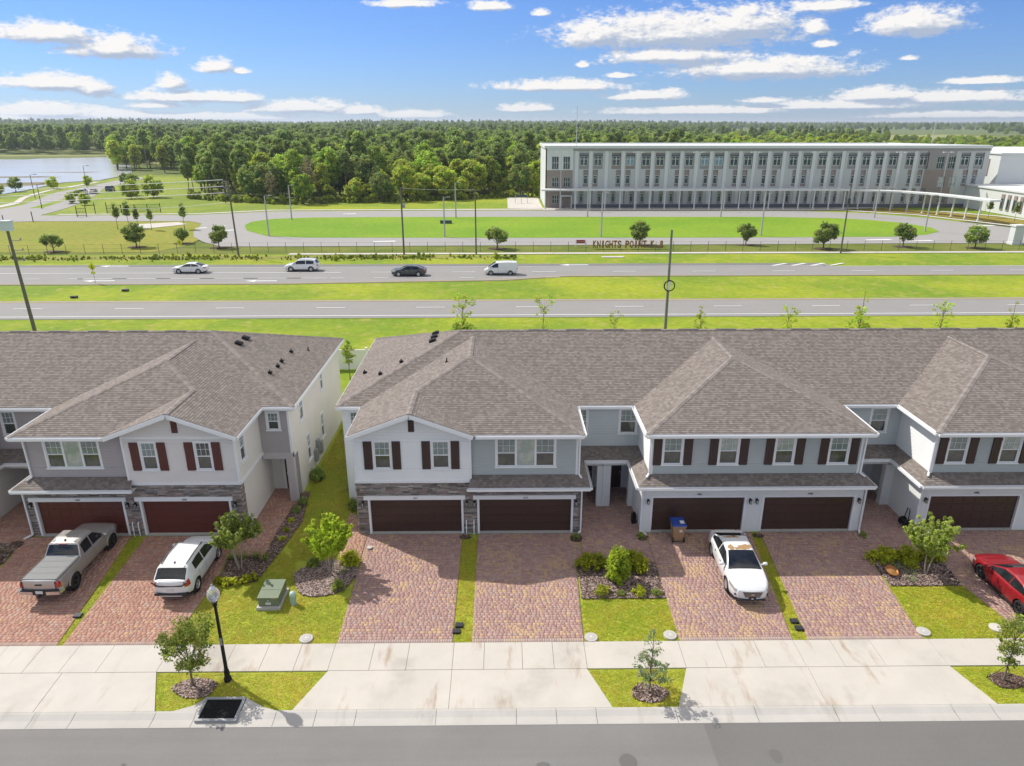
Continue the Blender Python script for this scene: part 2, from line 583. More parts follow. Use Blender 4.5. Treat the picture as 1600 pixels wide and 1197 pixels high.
def grass_mat(name, ca, cb, cc, big=0.05, fine=9.0):
    m, q, b, o = base_mat(name, 0.9, 0, 0.15)
    P = q.n('ShaderNodeNewGeometry').outputs['Position']
    n = q.noise(P, big, 5, 0.6)
    n2 = q.noise(P, big * 9, 4, 0.65)
    n3 = q.noise(P, fine, 4, 0.7)
    c1 = q.mix(q.smooth(n, 0.35, 0.65), ca, cb)
    c2 = q.mix(q.m('MULTIPLY', q.smooth(n2, 0.5, 0.72), 0.7), c1, cc)
    k = q.m('ADD', 0.55, q.m('MULTIPLY', n3, 0.9))
    q.l(q.mix(1.0, c2, q.comb(k, k, k), 'MULTIPLY'), b.inputs['Base Color'])
    bump(q, b, n3, 0.5, 0.05)
    return m


G_LAWN = grass_mat('grass_lawn', (0.27, 0.33, 0.03), (0.36, 0.40, 0.045), (0.42, 0.36, 0.12), 0.35, 22)
G_SHADE = grass_mat('grass_side', (0.10, 0.17, 0.018), (0.13, 0.20, 0.022), (0.15, 0.20, 0.03), 0.3, 22)
G_VERGE = grass_mat('grass_verge', (0.15, 0.235, 0.018), (0.27, 0.315, 0.022), (0.33, 0.30, 0.08), 0.06, 1.2)
G_OVAL = grass_mat('grass_oval', (0.14, 0.265, 0.016), (0.20, 0.31, 0.020), (0.21, 0.26, 0.035), 0.03, 1.0)
G_FIELD = grass_mat('grass_field', (0.20, 0.22, 0.028), (0.26, 0.25, 0.04), (0.17, 0.24, 0.022), 0.03, 1.0)
G_FAR = grass_mat('grass_far', (0.10, 0.145, 0.03), (0.15, 0.165, 0.05), (0.06, 0.10, 0.02), 0.004, 0.2)
G_PALE = grass_mat('meadow_pale', (0.23, 0.25, 0.09), (0.28, 0.27, 0.11), (0.15, 0.20, 0.06), 0.006, 0.2)
G_SWALE = grass_mat('grass_swale', (0.11, 0.15, 0.02), (0.17, 0.19, 0.035), (0.16, 0.12, 0.05), 0.12, 2.0)
MUD = grass_mat('marsh_mud', (0.17, 0.14, 0.09), (0.21, 0.17, 0.11), (0.10, 0.13, 0.05), 0.02, 0.3)
SOIL = grass_mat('mulch_soil', (0.085, 0.058, 0.045), (0.12, 0.085, 0.068), (0.06, 0.04, 0.03), 1.2, 26)
BLADE = None


def leaf_mat(name, stops, trans=0.35, rough=0.55):
    m, q, b, o = base_mat(name, rough, 0, 0.3)
    g = q.n('ShaderNodeNewGeometry')
    a = q.n('ShaderNodeAttribute'); a.attribute_name = 'tone'
    c = q.ramp(g.outputs['Random Per Island'], stops)
    oi = q.n('ShaderNodeObjectInfo')
    cc = q.mix(1.0, c, a.outputs['Color'], 'MULTIPLY')
    k = q.m('ADD', 0.78, q.m('MULTIPLY', oi.outputs['Random'], 0.44))
    cc = q.mix(1.0, cc, q.comb(k, k, q.m('MULTIPLY', k, 0.95)), 'MULTIPLY')
    q.l(cc, b.inputs['Base Color'])
    tr = q.n('ShaderNodeBsdfTranslucent'); q.l(cc, tr.inputs[0])
    mx = q.n('ShaderNodeMixShader'); mx.inputs[0].default_value = trans
    q.l(b.outputs[0], mx.inputs[1]); q.l(tr.outputs[0], mx.inputs[2])
    q.l(mx.outputs[0], o.inputs[0])
    return m


L_LIME = leaf_mat('leaf_lime', [(0, (0.26, 0.40, 0.02)), (0.5, (0.45, 0.58, 0.035)), (1, (0.62, 0.68, 0.08))], 0.5)
L_MYRT = leaf_mat('leaf_myrtle', [(0, (0.24, 0.34, 0.04)), (0.5, (0.40, 0.51, 0.07)), (0.9, (0.56, 0.62, 0.16)), (1, (0.75, 0.72, 0.55))], 0.5)
L_STREET = leaf_mat('leaf_street', [(0, (0.16, 0.23, 0.035)), (0.5, (0.29, 0.37, 0.06)), (1, (0.45, 0.50, 0.13))], 0.48)
L_GREY = leaf_mat('leaf_grey_green', [(0, (0.18, 0.24, 0.10)), (1, (0.38, 0.45, 0.24))], 0.48)
L_HEDGE = leaf_mat('leaf_hedge', [(0, (0.28, 0.34, 0.015)), (0.6, (0.48, 0.52, 0.025)), (1, (0.62, 0.60, 0.04))], 0.45)
L_BROAD = leaf_mat('leaf_broad', [(0, (0.25, 0.37, 0.04)), (0.5, (0.38, 0.52, 0.065)), (1, (0.51, 0.62, 0.11))], 0.55)
L_YEL = leaf_mat('leaf_yellow_green', [(0, (0.32, 0.41, 0.04)), (0.5, (0.46, 0.56, 0.065)), (1, (0.60, 0.65, 0.11))], 0.55)
L_PINE = leaf_mat('leaf_pine', [(0, (0.21, 0.30, 0.08)), (1, (0.38, 0.48, 0.14))], 0.5)
L_OAK = leaf_mat('leaf_oak', [(0, (0.20, 0.285, 0.065)), (1, (0.38, 0.47, 0.12))], 0.5)
L_FAR = leaf_mat('leaf_far', [(0, (0.035, 0.07, 0.026)), (0.5, (0.055, 0.095, 0.034)), (1, (0.09, 0.135, 0.045))], 0.2)
L_DRY = leaf_mat('leaf_dry', [(0, (0.22, 0.19, 0.09)), (1, (0.38, 0.33, 0.18))], 0.3)
L_GRASS = leaf_mat('grass_blade', [(0, (0.34, 0.42, 0.02)), (0.45, (0.47, 0.52, 0.035)), (0.8, (0.58, 0.56, 0.07)), (1, (0.62, 0.50, 0.20))], 0.45)
L_GRASS_S = leaf_mat('grass_blade_shade', [(0, (0.10, 0.19, 0.015)), (1, (0.20, 0.30, 0.035))], 0.4)
BARK = flat('bark', (0.17, 0.135, 0.105), 0.9, var=0.3, scale=8, bmp=0.5)
BARK_P = flat('bark_pale', (0.34, 0.29, 0.23), 0.8, var=0.2, scale=8, bmp=0.3)
WOODP = flat('pole_wood', (0.13, 0.12, 0.10), 0.85, var=0.25, scale=4, bmp=0.4)
POLE_C = flat('pole_concrete', (0.42, 0.42, 0.41), 0.8)

m, q, b, o = base_mat('lake_water', 0.22, 0, 0.5)
P = q.n('ShaderNodeNewGeometry').outputs['Position']
nw = q.noise(P, 0.35, 4)
q.l(q.mix(q.noise(P, 0.02, 3), (0.40, 0.42, 0.43), (0.50, 0.52, 0.53)), b.inputs['Base Color'])
bump(q, b, nw, 0.8, 0.3)
WATER = m

# ------------------------------------------------------------------ ground and paving
def yz(y):
    if y >= 32.6: return 0.0
    if y >= 24.85: return -0.05 * (32.6 - y)
    return -0.3875 - 0.02 * (24.85 - max(y, 20.6))


def clip_y(poly, lo, hi):
    def half(pts, f):
        out = []
        for i in range(len(pts)):
            a, b = pts[i], pts[(i + 1) % len(pts)]
            fa, fb = f(a), f(b)
            if fa >= 0: out.append(a)
            if fa * fb < 0:
                t = fa / (fa - fb)
                out.append((a[0] + (b[0] - a[0]) * t, a[1] + (b[1] - a[1]) * t))
        return out
    pts = half(poly, lambda p: p[1] - lo)
    return half(pts, lambda p: hi - p[1]) if len(pts) > 2 else []


BANDS = [(-1e6, 20.6), (20.6, 24.85), (24.85, 32.6), (32.6, 1e6)]


def area2(p):
    return sum(p[i][0] * p[(i + 1) % len(p)][1] - p[(i + 1) % len(p)][0] * p[i][1] for i in range(len(p)))


def drape(mb, poly, off, m=0):
    if area2(poly) < 0: poly = poly[::-1]
    for lo, hi in BANDS:
        p = clip_y(poly, lo, hi)
        if len(p) > 2 and abs(area2(p)) > 1e-6:
            mb.poly([(x, y, yz(y) + off) for x, y in p], m)


def sheet(name, polys, off, mat, parent=None, label=None):
    mb = MB()
    if not isinstance(polys[0][0], (tuple, list)): polys = [polys]
    for p in polys: drape(mb, p, off)
    o = mb.build(name, mat, parent)
    if parent is None: o['kind'] = 'structure'
    if label: o['label'] = label
    return o


def rect(x0, x1, y0, y1):
    return [(x0, y0), (x1, y0), (x1, y1), (x0, y1)]


def hw(poly):
    return [(x, y + 0.006 * x) for x, y in poly]


mb = MB()
for lo, hi in ((-300, 20.6), (20.6, 24.85), (24.85, 32.6), (32.6, 700), (700, 14000)):
    drape(mb, [(-9000, lo), (9000, lo), (9000, hi), (-9000, hi)], -0.16)
g_ = mb.build('ground', G_FAR); g_['kind'] = 'structure'

XL, XR = -400, 420
sheet('front_lawn', rect(-70, 70, 24.4, 32.8), -0.05, G_LAWN)
sheet('verge_lawn', rect(-70, 70, 21.0, 23.6), -0.04, G_LAWN)
sheet('rear_lawn', rect(XL, XR, 32.7, 80), -0.06, G_VERGE)
SIDE_LAWN = [(-11.45, 32.2), (-10.6, 30.6), (-7.4, 30.6), (-7.4, 33.0), (-8.4, 34.6), (-8.9, 36.6), (-8.9, 59.5), (-11.75, 59.5), (-11.75, 37.6), (-11.2, 34.4)]
sheet('side_lawn', [(-12.0, 32.7), (-8.4, 32.7), (-8.9, 36.6), (-8.9, 59.5), (-12.0, 59.5)], -0.045, G_LAWN)
sheet('median', hw(rect(XL, XR, 84.5, 102.0)), -0.07, G_VERGE)
sheet('far_verge', hw(rect(XL, XR, 106.5, 119.6)), -0.08, G_VERGE)
sheet('swale', hw(rect(XL, XR, 119.0, 132)), -0.085, G_SWALE)
sheet('left_field', [(-260, 121), (-60, 122), (-57, 128), (-58, 150), (-66, 166), (-110, 166), (-125, 158), (-260, 158)], -0.06, G_FIELD)
sheet('school_ground', [(-110, 160), (180, 160), (180, 260), (15, 260), (6, 232), (-50, 206), (-110, 190)], -0.09, G_VERGE)

# street
sheet('street', [rect(-90, 90, -30, 20.56)], -0.05, ASPH)
sheet('street_patch', [(8.2, -30), (90, -30), (90, 20.5), (7.4, 20.5)], -0.045, ASPH_P)
mb = MB()
for cx, cy, a, b_ in ((9.6, 19.0, 0.22, 0.3), (4.3, 18.75, 0.3, 0.42), (1.3, 18.7, 0.22, 0.15), (4.9, 18.5, 0.2, 0.1), (-13.4, 18.9, 0.09, 0.05), (-9.5, 18.3, 0.12, 0.07)):
    drape(mb, [(cx + a * math.cos(t) * (1 + .15 * math.sin(3 * t)), cy + b_ * math.sin(t)) for t in [k * math.pi / 9 for k in range(18)]], -0.04)
st = mb.build('oil_stain', asphalt_mat('tar_stain', (0.135, 0.13, 0.126))); st['kind'] = 'structure'

# gutter in segments with rolled kerb
gut = sheet('gutter', rect(-60, 60, 20.45, 21.3), -0.06, JOINT)
prof = [(20.50, -0.515), (20.62, -0.505), (20.86, -0.50), (21.04, -0.455), (21.12, -0.435), (21.22, -0.435)]
edges = [-60, -50, -40, -33]
x = -30.0
while x < 30:
    edges.append(x); x += 1.52 if rng.random() < 0.4 else 3.04
edges += [31, 40, 50, 60]
for a, b_ in zip(edges[:-1], edges[1:]):
    mb = MB()
    g2 = 0.008
    vs = [(xx, y, z) for xx in (a + g2, b_ - g2) for (y, z) in prof]
    n = len(prof)
    fs = [(i, n + i, n + i + 1, i + 1) for i in range(n - 1)]
    mb.add(vs, fs)
    mb.build('gutter_segment', CONC_G, gut)


def slab_part(parent, poly, mat, off=0.0, name='slab', thick=0.08):
    if area2(poly) < 0: poly = poly[::-1]
    mb = MB()
    top = [(x, y, yz(y) + off) for x, y in poly]
    bot = [(x, y, z - thick) for x, y, z in top]
    mb.poly(top)
    n = len(top)
    for i in range(n):
        j = (i + 1) % n
        mb.add([top[i], bot[i], bot[j], top[j]], [(0, 1, 2, 3)])
    return mb.build(name, mat, parent)


walk = sheet('sidewalk', rect(-60, 60, 23.2, 24.9), -0.045, JOINT)
def walk_run(xs, mat, y0=23.27, y1=24.83):
    for a, b_ in zip(xs[:-1], xs[1:]):
        slab_part(walk, rect(a + 0.008, b_ - 0.008, y0, y1), mat, 0.012 + rng.uniform(-.003, .003))
walk_run([-60, -45, -32, -28.7, -27.2, -25.7, -24.2, -22.7, -21.2, -19.7, -18.2, -16.7, -14.25], CONC_B)
walk_run([-14.25, -12.9, -11.55, -10.1, -8.7, -7.28], CONC)
walk_run([-7.28, -5.6, -4.1, -2.2, -0.9, 0.7, 2.0, 3.36], CONC)
walk_run([3.36, 7.43], CONC)
walk_run([7.43, 9.1, 10.7, 12.4, 14.0, 15.7, 18.28], CONC)
walk_run([18.28, 21.0, 24.6, 27, 32, 45, 60], CONC)

apr = sheet('driveway_apron', [[(-26, 23.2), (-14.2, 23.2), (-13.3, 21.2), (-27, 21.2)], [(-7.25, 23.2), (-8.2, 21.2), (4.15, 21.2), (3.3, 23.2)], [(7.4, 23.2), (6.6, 21.2), (19.0, 21.2), (18.3, 23.2)], [(24.6, 23.2), (23.8, 21.2), (36, 21.2), (35.5, 23.2)]], -0.055, JOINT)
for p, mt in (([(-26, 23.25), (-18.05, 23.25), (-18.0, 21.24), (-27, 21.24)], CONC_B), ([(-18.03, 23.25), (-14.23, 23.25), (-13.38, 21.24), (-17.98, 21.24)], CONC_B),
          ([(-7.25, 23.25), (-2.2, 23.25), (-2.2, 21.24), (-8.15, 21.24)], CONC), ([(-2.185, 23.25), (3.34, 23.25), (4.1, 21.24), (-2.185, 21.24)], CONC),
          ([(7.42, 23.25), (12.42, 23.25), (12.38, 21.24), (6.65, 21.24)], CONC), ([(12.435, 23.25), (18.3, 23.25), (18.98, 21.24), (12.395, 21.24)], CONC),
          ([(24.62, 23.25), (35.5, 23.25), (36, 21.24), (23.85, 21.24)], CONC)):
    slab_part(apr, p, mt, 0.010)
# concrete throat round the street inlet
inl_c = sheet('inlet_surround', [[(-12.7, 21.23), (-12.0, 21.5), (-11.68, 21.85), (-11.68, 21.23)], [(-10.08, 21.85), (-9.3, 21.4), (-8.8, 21.23), (-10.08, 21.23)]], 0.016, CONC_G)

# pavers ------------------------------------------------------
PAL_PINK = [((0.34, 0.215, 0.185), 5), ((0.30, 0.185, 0.165), 5), ((0.38, 0.255, 0.215), 3), ((0.32, 0.24, 0.215), 3), ((0.25, 0.155, 0.145), 2)]
PAL_RED = [((0.36, 0.20, 0.15), 5), ((0.31, 0.17, 0.13), 4), ((0.40, 0.245, 0.185), 4), ((0.34, 0.255, 0.215), 2), ((0.27, 0.155, 0.125), 2)]
TAN = (0.44, 0.305, 0.17)


def xspan(poly, y):
    xs = []
    for i in range(len(poly)):
        (x0, y0), (x1, y1) = poly[i], poly[(i + 1) % len(poly)]
        if (y0 <= y < y1) or (y1 <= y < y0):
            xs.append(x0 + (x1 - x0) * (y - y0) / (y1 - y0))
    return (min(xs), max(xs)) if len(xs) >= 2 else None


def pavers(name, poly, pal, tanp=0.2, soldier=True, seed=1):
    r = random.Random(seed)
    base = sheet(name, poly, -0.012, SOILJ)
    cols = [c for c, w in pal for _ in range(w)]
    vs = []; fs = []; tone = []
    def put(x0, x1, y0, y1, c):
        x0 += .0008; x1 -= .0008; y0 += .0025; y1 -= .0025
        if x1 - x0 < 0.02: return
        h = -0.008 + r.uniform(-.0006, .0006)
        b = len(vs); bv = 0.001
        for zz, i_ in ((-0.013, 0), (h, bv)):
            for (xx, yy) in ((x0 + i_, y0 + i_), (x1 - i_, y0 + i_), (x1 - i_, y1 - i_), (x0 + i_, y1 - i_)):
                vs.append((xx, yy, yz(yy) + zz))
        for f in ((4, 5, 6, 7), (0, 1, 5, 4), (1, 2, 6, 5), (2, 3, 7, 6), (3, 0, 4, 7)):
            fs.append([b + k for k in f]); tone.append(c)
    LIFT = 1.10
    def pick(x, y):
        cl = math.sin(x * 1.3 + y * 0.9 + seed) * math.sin(y * 1.7 - x * 0.7 + 2 * seed) + 0.5 * math.sin(3.1 * x + seed) * math.sin(2.3 * y)
        if r.random() < tanp * (0.35 + max(0, cl) * 1.8): c = TAN
        else: c = r.choice(cols)
        k = r.uniform(0.95, 1.05); f = .62; mu = pal[0][0]
        return tuple((v * f + u_ * (1 - f)) * k * LIFT for v, u_ in zip(c, mu))
    ylo = min(p[1] for p in poly); yhi = max(p[1] for p in poly)
    y = ylo
    if soldier:
        s = xspan(poly, y + 0.1)
        if s:
            x = s[0]
            while x < s[1] - 0.03:
                c = pick(x, y); gk = 0.75
                c = tuple(0.55 * v + 0.45 * gv for v, gv in zip(c, (0.36, 0.32, 0.30)))
                put(x, min(x + 0.105, s[1]), y, y + 0.21, c); x += 0.105
        y += 0.21
    while y < yhi - 0.03:
        hgt = min(0.12 if r.random() < 0.5 else 0.165, yhi - y)
        s = xspan(poly, y + hgt / 2)
        if s:
            x = s[0] - (0 if soldier else r.uniform(0, .1))
            x = s[0]
            first = True
            while x < s[1] - 0.02:
                ln = r.choice((0.12, 0.17, 0.21, 0.23, 0.25))
                if first: ln = r.uniform(0.06, 0.2); first = False
                e = min(x + ln, s[1])
                if s[1] - e < 0.05: e = s[1]
                put(x, e, y, y + hgt, pick(x, y)); x = e
        y += hgt
    me = np_mesh('paver_field', vs, fs, PAVER, np.array(tone))
    o = link('paver_field', me, base)
    o['kind'] = 'stuff'
    return base


SOILJ = flat('joint_sand', (0.30, 0.215, 0.19), 0.95)
pavers('driveway', [(-25.0, 24.86), (-19.2, 24.86), (-19.8, 32.4), (-19.8, 32.8), (-25.1, 32.8)], PAL_RED, 0.06, seed=3)
pavers('driveway', [(-18.95, 24.86), (-14.35, 24.86), (-14.0, 29.1), (-14.1, 31.0), (-13.9, 32.8), (-19.05, 32.8)], PAL_RED, 0.06, seed=4)
pavers('driveway', [(-7.22, 24.86), (-2.28, 24.86), (-2.28, 32.85), (-7.3, 32.85)], PAL_PINK, 0.16, seed=5)
pavers('driveway', [(-1.44, 24.86), (3.38, 24.86), (3.56, 30.36), (3.9, 30.36), (3.9, 32.85), (-1.44, 32.85)], PAL_PINK, 0.30, seed=6)
pavers('driveway', [(7.53, 24.86), (12.43, 24.86), (13.14, 32.85), (7.55, 32.85)], PAL_PINK, 0.34, seed=7)
pavers('driveway', [(13.1, 24.86), (18.12, 24.86), (18.5, 30.75), (18.6, 32.85), (13.66, 32.85)], PAL_PINK, 0.26, seed=8)
pavers('driveway', [(22.65, 24.86), (29, 24.86), (29, 32.85), (22.3, 32.85), (22.1, 30.8), (21.95, 28.3), (22.4, 26.4)], PAL_PINK, 0.2, seed=9)
pavers('walkway', [(3.92, 30.37), (7.53, 30.37), (7.5, 32.85), (7.3, 33.0), (7.3, 38.2), (4.0, 38.2), (4.0, 32.8)], PAL_PINK, 0.14, False, seed=10)
pavers('walkway', [(18.52, 30.76), (22.08, 30.76), (22.28, 32.9), (22.2, 38.2), (18.95, 38.2), (18.95, 33.0), (18.62, 32.8)], PAL_PINK, 0.10, False, seed=11)
pavers('walkway', [(-13.88, 31.1), (-12.25, 31.1), (-12.15, 38.5), (-13.85, 38.5)], PAL_RED, 0.05, False, seed=12)
pavers('walkway', [(-8.35, 30.7), (-7.32, 30.7), (-7.32, 33.2), (-7.72, 34.2), (-8.7, 35.2), (-8.75, 33.0)], PAL_RED, 0.1, False, seed=13)
pavers('walkway', [(-28.0, 31.6), (-25.02, 31.2), (-25.12, 33.1), (-25.1, 38.2), (-28.0, 38.2)], PAL_RED, 0.05, False, seed=14)

# mulch beds --------------------------------------------------
def in_poly(poly, x, y):
    c = False
    j = len(poly) - 1
    for i in range(len(poly)):
        xi, yi = poly[i]; xj, yj = poly[j]
        if (yi > y) != (yj > y) and x < (xj - xi) * (y - yi) / (yj - yi) + xi: c = not c
        j = i
    return c


def sample_poly(poly, dens, r):
    x0 = min(p[0] for p in poly); x1 = max(p[0] for p in poly); y0 = min(p[1] for p in poly); y1 = max(p[1] for p in poly)
    n = int((x1 - x0) * (y1 - y0) * dens)
    for _ in range(n):
        x, y = r.uniform(x0, x1), r.uniform(y0, y1)
        if in_poly(poly, x, y): yield x, y


def blob(cx, cy, rx, ry, n=20, seed=0):
    r = random.Random(seed)
    ph = [r.uniform(0, 6.28) for _ in range(3)]
    return [(cx + rx * math.cos(t) * (1 + .07 * math.sin(3 * t + ph[0]) + .04 * math.sin(5 * t + ph[1])), cy + ry * math.sin(t) * (1 + .07 * math.sin(2 * t + ph[2]))) for t in [2 * math.pi * k / n for k in range(n)]]


def mulch(poly, seed, pale=0.5, dens=330):
    base = sheet('mulch_bed', poly, 0.002, SOIL)
    r = random.Random(seed)
    vs = []; fs = []; tone = []
    for x, y in sample_poly(poly, dens, r):
        a = r.uniform(0, math.pi); L = r.uniform(.025, .075); w = r.uniform(.012, .03); t = r.uniform(-.3, .3)
        ux, uy = math.cos(a) * L, math.sin(a) * L; vx, vy = -math.sin(a) * w, math.cos(a) * w
        z = yz(y) + r.uniform(.012, .04); b = len(vs)
        vs += [(x - ux - vx, y - uy - vy, z - t * L), (x + ux - vx, y + uy - vy, z + t * L), (x + ux + vx, y + uy + vy, z + t * L + .006), (x - ux + vx, y - uy + vy, z - t * L + .006)]
        fs.append([b, b + 1, b + 2, b + 3])
        k = r.uniform(.6, 1.15)
        c = (0.40, 0.31, 0.28) if r.random() < pale else ((0.20, 0.125, 0.095) if r.random() < .6 else (0.11, 0.075, 0.06))
        tone.append((c[0] * k, c[1] * k, c[2] * k))
    if fs:
        o = link('mulch_chips', np_mesh('mulch_chips', vs, fs, CHIP, np.array(tone)), base); o['kind'] = 'stuff'
    return base


BED_L = [(-14.02, 31.0), (-13.9, 29.2), (-13.3, 28.65), (-12.0, 29.0), (-11.45, 31.9), (-11.15, 34.3), (-11.6, 37.6), (-12.05, 37.4), (-12.2, 33.8), (-12.25, 31.05)]
BED_M = blob(-8.75, 29.25, 1.5, 1.4, 24, 2)
BED_B = [(3.58, 27.6), (7.5, 27.6), (7.5, 30.33), (3.6, 30.33)]
BED_R = [(18.42, 28.36), (21.9, 28.36), (22.1, 30.73), (18.52, 30.73)]
BED_LL = blob(-26.2, 31.0, 1.1, 1.2, 16, 5)
mulch(BED_L, 1, 0.25); mulch(BED_M, 2, 0.75, 420); mulch(BED_B, 3, 0.5); mulch(BED_R, 4, 0.65); mulch(BED_LL, 9, 0.4)
BED_T1 = blob(-12.3, 22.4, 0.85, 0.52, 18, 6); BED_T2 = blob(5.65, 21.95, 0.72, 0.46, 18, 7); BED_T3 = blob(20.15, 22.45, 0.7, 0.45, 16, 8)
mulch(BED_T1, 6, 0.6, 450); mulch(BED_T2, 7, 0.4, 450); mulch(BED_T3, 8, 0.15, 300)
mulch(blob(-2.1, 32.55, 0.33, 0.2, 10, 3), 11, 0.1, 300); mulch(blob(13.45, 32.5, 0.3, 0.2, 10, 3), 12, 0.1, 300)
mulch(blob(3.75, 32.35, 0.33, 0.36, 10, 3), 13, 0.1, 300); mulch(blob(7.25, 32.4, 0.3, 0.3, 10, 3), 14, 0.1, 300)
mulch(blob(-25.5, 32.1, 0.4, 0.35, 10, 3), 15, 0.1, 300)

# grass blades over the near lawns ----------------------------
LAWNS = [
    [(-19.2, 24.9), (-18.95, 24.9), (-19.05, 32.7), (-19.8, 32.7)],
    [(-14.3, 24.9), (-7.24, 24.9), (-7.32, 27.8), (-9.9, 28.6), (-10.6, 30.6), (-11.45, 31.5), (-12.0, 28.9), (-13.3, 28.55), (-13.9, 29.0)],
    [(-2.26, 24.9), (-1.46, 24.9), (-1.46, 32.4), (-2.26, 32.4)],
    [(3.42, 24.9), (7.5, 24.9), (7.52, 27.58), (3.56, 27.58)],
    [(12.47, 24.9), (13.07, 24.9), (13.62, 32.3), (13.1, 32.3)],
    [(18.16, 24.9), (22.6, 24.9), (22.4, 26.4), (21.95, 28.3), (18.4, 28.33)],
    [(-14.2, 21.3), (-12.6, 21.28), (-12.0, 21.54), (-11.7, 21.89), (-10.0, 21.89), (-9.3, 21.39), (-8.15, 21.28), (-7.35, 23.2), (-14.2, 23.2)],
    [(3.4, 23.2), (4.15, 21.28), (6.6, 21.28), (7.38, 23.2)],
    [(18.35, 23.2), (19.05, 21.28), (23.8, 21.28), (24.5, 23.2)],
]


def blades(polys, dens, mat, seed, skip=(), hmul=1.0):
    r = random.Random(seed)
    vs = []; fs = []; tone = []
    for poly in polys:
        for x, y in sample_poly(poly, dens, r):
            if any(in_poly(s, x, y) for s in skip): continue
            z = yz(y) - 0.045
            pt = 0.5 + 0.5 * math.sin(x * 1.1 + 2.1 * math.sin(y * .8)) * math.sin(y * 1.4 + 1.7 * math.sin(x * .6))
            pt = 0.6 * pt + 0.4 * (0.5 + 0.5 * math.sin(4.3 * x + 3 * math.sin(2.9 * y)) * math.sin(3.7 * y + 2 * math.sin(3.3 * x)))
            k = r.uniform(.75, 1.15)
            tn = (k * (0.85 + 0.45 * pt), k * (1.0 + 0.05 * pt), k * (0.8 + 0.7 * pt))
            for _ in range(3):
                a = r.uniform(0, 2 * math.pi); h = r.uniform(.022, .05) * hmul; lean = r.uniform(.05, .15); w = r.uniform(.006, .013)
                ox, oy = r.uniform(-.03, .03), r.uniform(-.03, .03)
                cx, sx = math.cos(a), math.sin(a); b = len(vs)
                vs += [(x + ox - sx * w, y + oy + cx * w, z), (x + ox + sx * w, y + oy - cx * w, z), (x + ox + cx * lean + sx * w * .3, y + oy + sx * lean - cx * w * .3, z + h), (x + ox + cx * lean - sx * w * .3, y + oy + sx * lean + cx * w * .3, z + h)]
                fs.append([b, b + 1, b + 2, b + 3]); tone.append(tn)
    me = np_mesh('grass', vs, fs, mat, np.array(tone))
    o = link('grass', me); o['kind'] = 'stuff'
    tag(o, 'short mown grass of the front lawns and verges', 'grass')
    return o


blades(LAWNS, 330, L_GRASS, 5, skip=(BED_T1, BED_T2, BED_T3, BED_M))
o_ = blades([[p for p in SIDE_LAWN if p[1] < 48] + [(-8.9, 48), (-11.75, 48)]] if False else [[(-11.45, 32.2), (-10.6, 30.6), (-7.4, 30.6), (-7.4, 33.0), (-8.4, 34.6), (-8.9, 36.6), (-8.9, 48), (-11.75, 48), (-11.75, 37.6), (-11.2, 34.4)]], 300, L_GRASS, 6, skip=(BED_M,))
o_['label'] = 'dark green side lawn grass between the two townhouse rows'

# highway -----------------------------------------------------
road = sheet('highway', [hw(rect(XL, XR, 77.8, 86.5))], -0.02, ASPH_H)
sheet('highway_far', [hw([(XL, 95.6), (-30, 95.9), (0, 97.8), (9, 100.4), (XR, 100.4), (XR, 107.6), (50.5, 107.4), (49.8, 110.2), (XL, 110.4)])], -0.02, ASPH_H)
sheet('turn_lane', [hw([(-12, 107.95), (49.5, 107.6), (49.5, 110.1), (XL, 110.3), (XL, 108.2)])], -0.005, ASPH_N)
mk = []
mk.append(hw(rect(XL, XR, 78.65, 78.85)))
mk.append(hw([(XL, 108.0), (49, 107.7), (49, 107.85), (XL, 108.15)]))
mk.append(hw([(50, 107.4), (XR, 107.3), (XR, 107.15), (50, 107.25)]))
mk.append(hw(rect(XL, -24, 103.6, 103.8)))
for k in range(-22, 30):
    x0 = -46.0 + k * 11.85 + 3.4
    mk.append(hw(rect(x0 - 3.4, x0, 82.45, 82.62)))
    if x0 > -26: mk.append(hw(rect(x0 - 0.6, x0 + 2.8, 103.7, 103.88)))
for k in range(-8, 5):
    x0 = -18.5 + k * 6.1
    mk.append(hw(rect(x0, x0 + 2.0, 99.7, 99.85)))
mk.append(hw(rect(-60, -25, 99.7, 99.85)))
def arrow(x, y, s, flip=1):
    return [hw([(x, y), (x + 1.5 * s, y + .55), (x + 1.5 * s, y + .2), (x + 4.5 * s, y + .2), (x + 4.5 * s, y - .2), (x + 1.5 * s, y - .2), (x + 1.5 * s, y - .55)])]
for (x, y, s) in ((-36, 97.9, 1), (-58.5, 98.3, 1), (8.5, 109.0, 1), (-62, 109.2, 1)):
    mk += arrow(x, y, s)
for k in range(4):
    x0 = 41.0 + k * 3.0
    mk.append(hw([(x0, 108.0), (x0 + 0.7, 108.0), (x0 + 3.4, 109.8), (x0 + 2.7, 109.8)]))
mks = sheet('lane_markings', mk, 0.012, PAINT_W)
sheet('edge_lines', [hw(rect(XL, XR, 85.75, 85.93)), hw([(XL, 95.95), (-30, 96.25), (0, 98.1), (9, 100.65), (XR, 100.65), (XR, 100.8), (9, 100.8), (0, 98.28), (-30, 96.4), (XL, 96.1)])], 0.012, PAINT_Y)
sheet('far_sidewalk', [hw([(-36, 118.9), (XR, 118.9), (XR, 120.3), (-36, 120.3)])], 0.0, CONC_B)
sheet('concrete_pad', [hw(rect(16.0, 19.6, 115.4, 116.6))], 0.0, CONC_B)

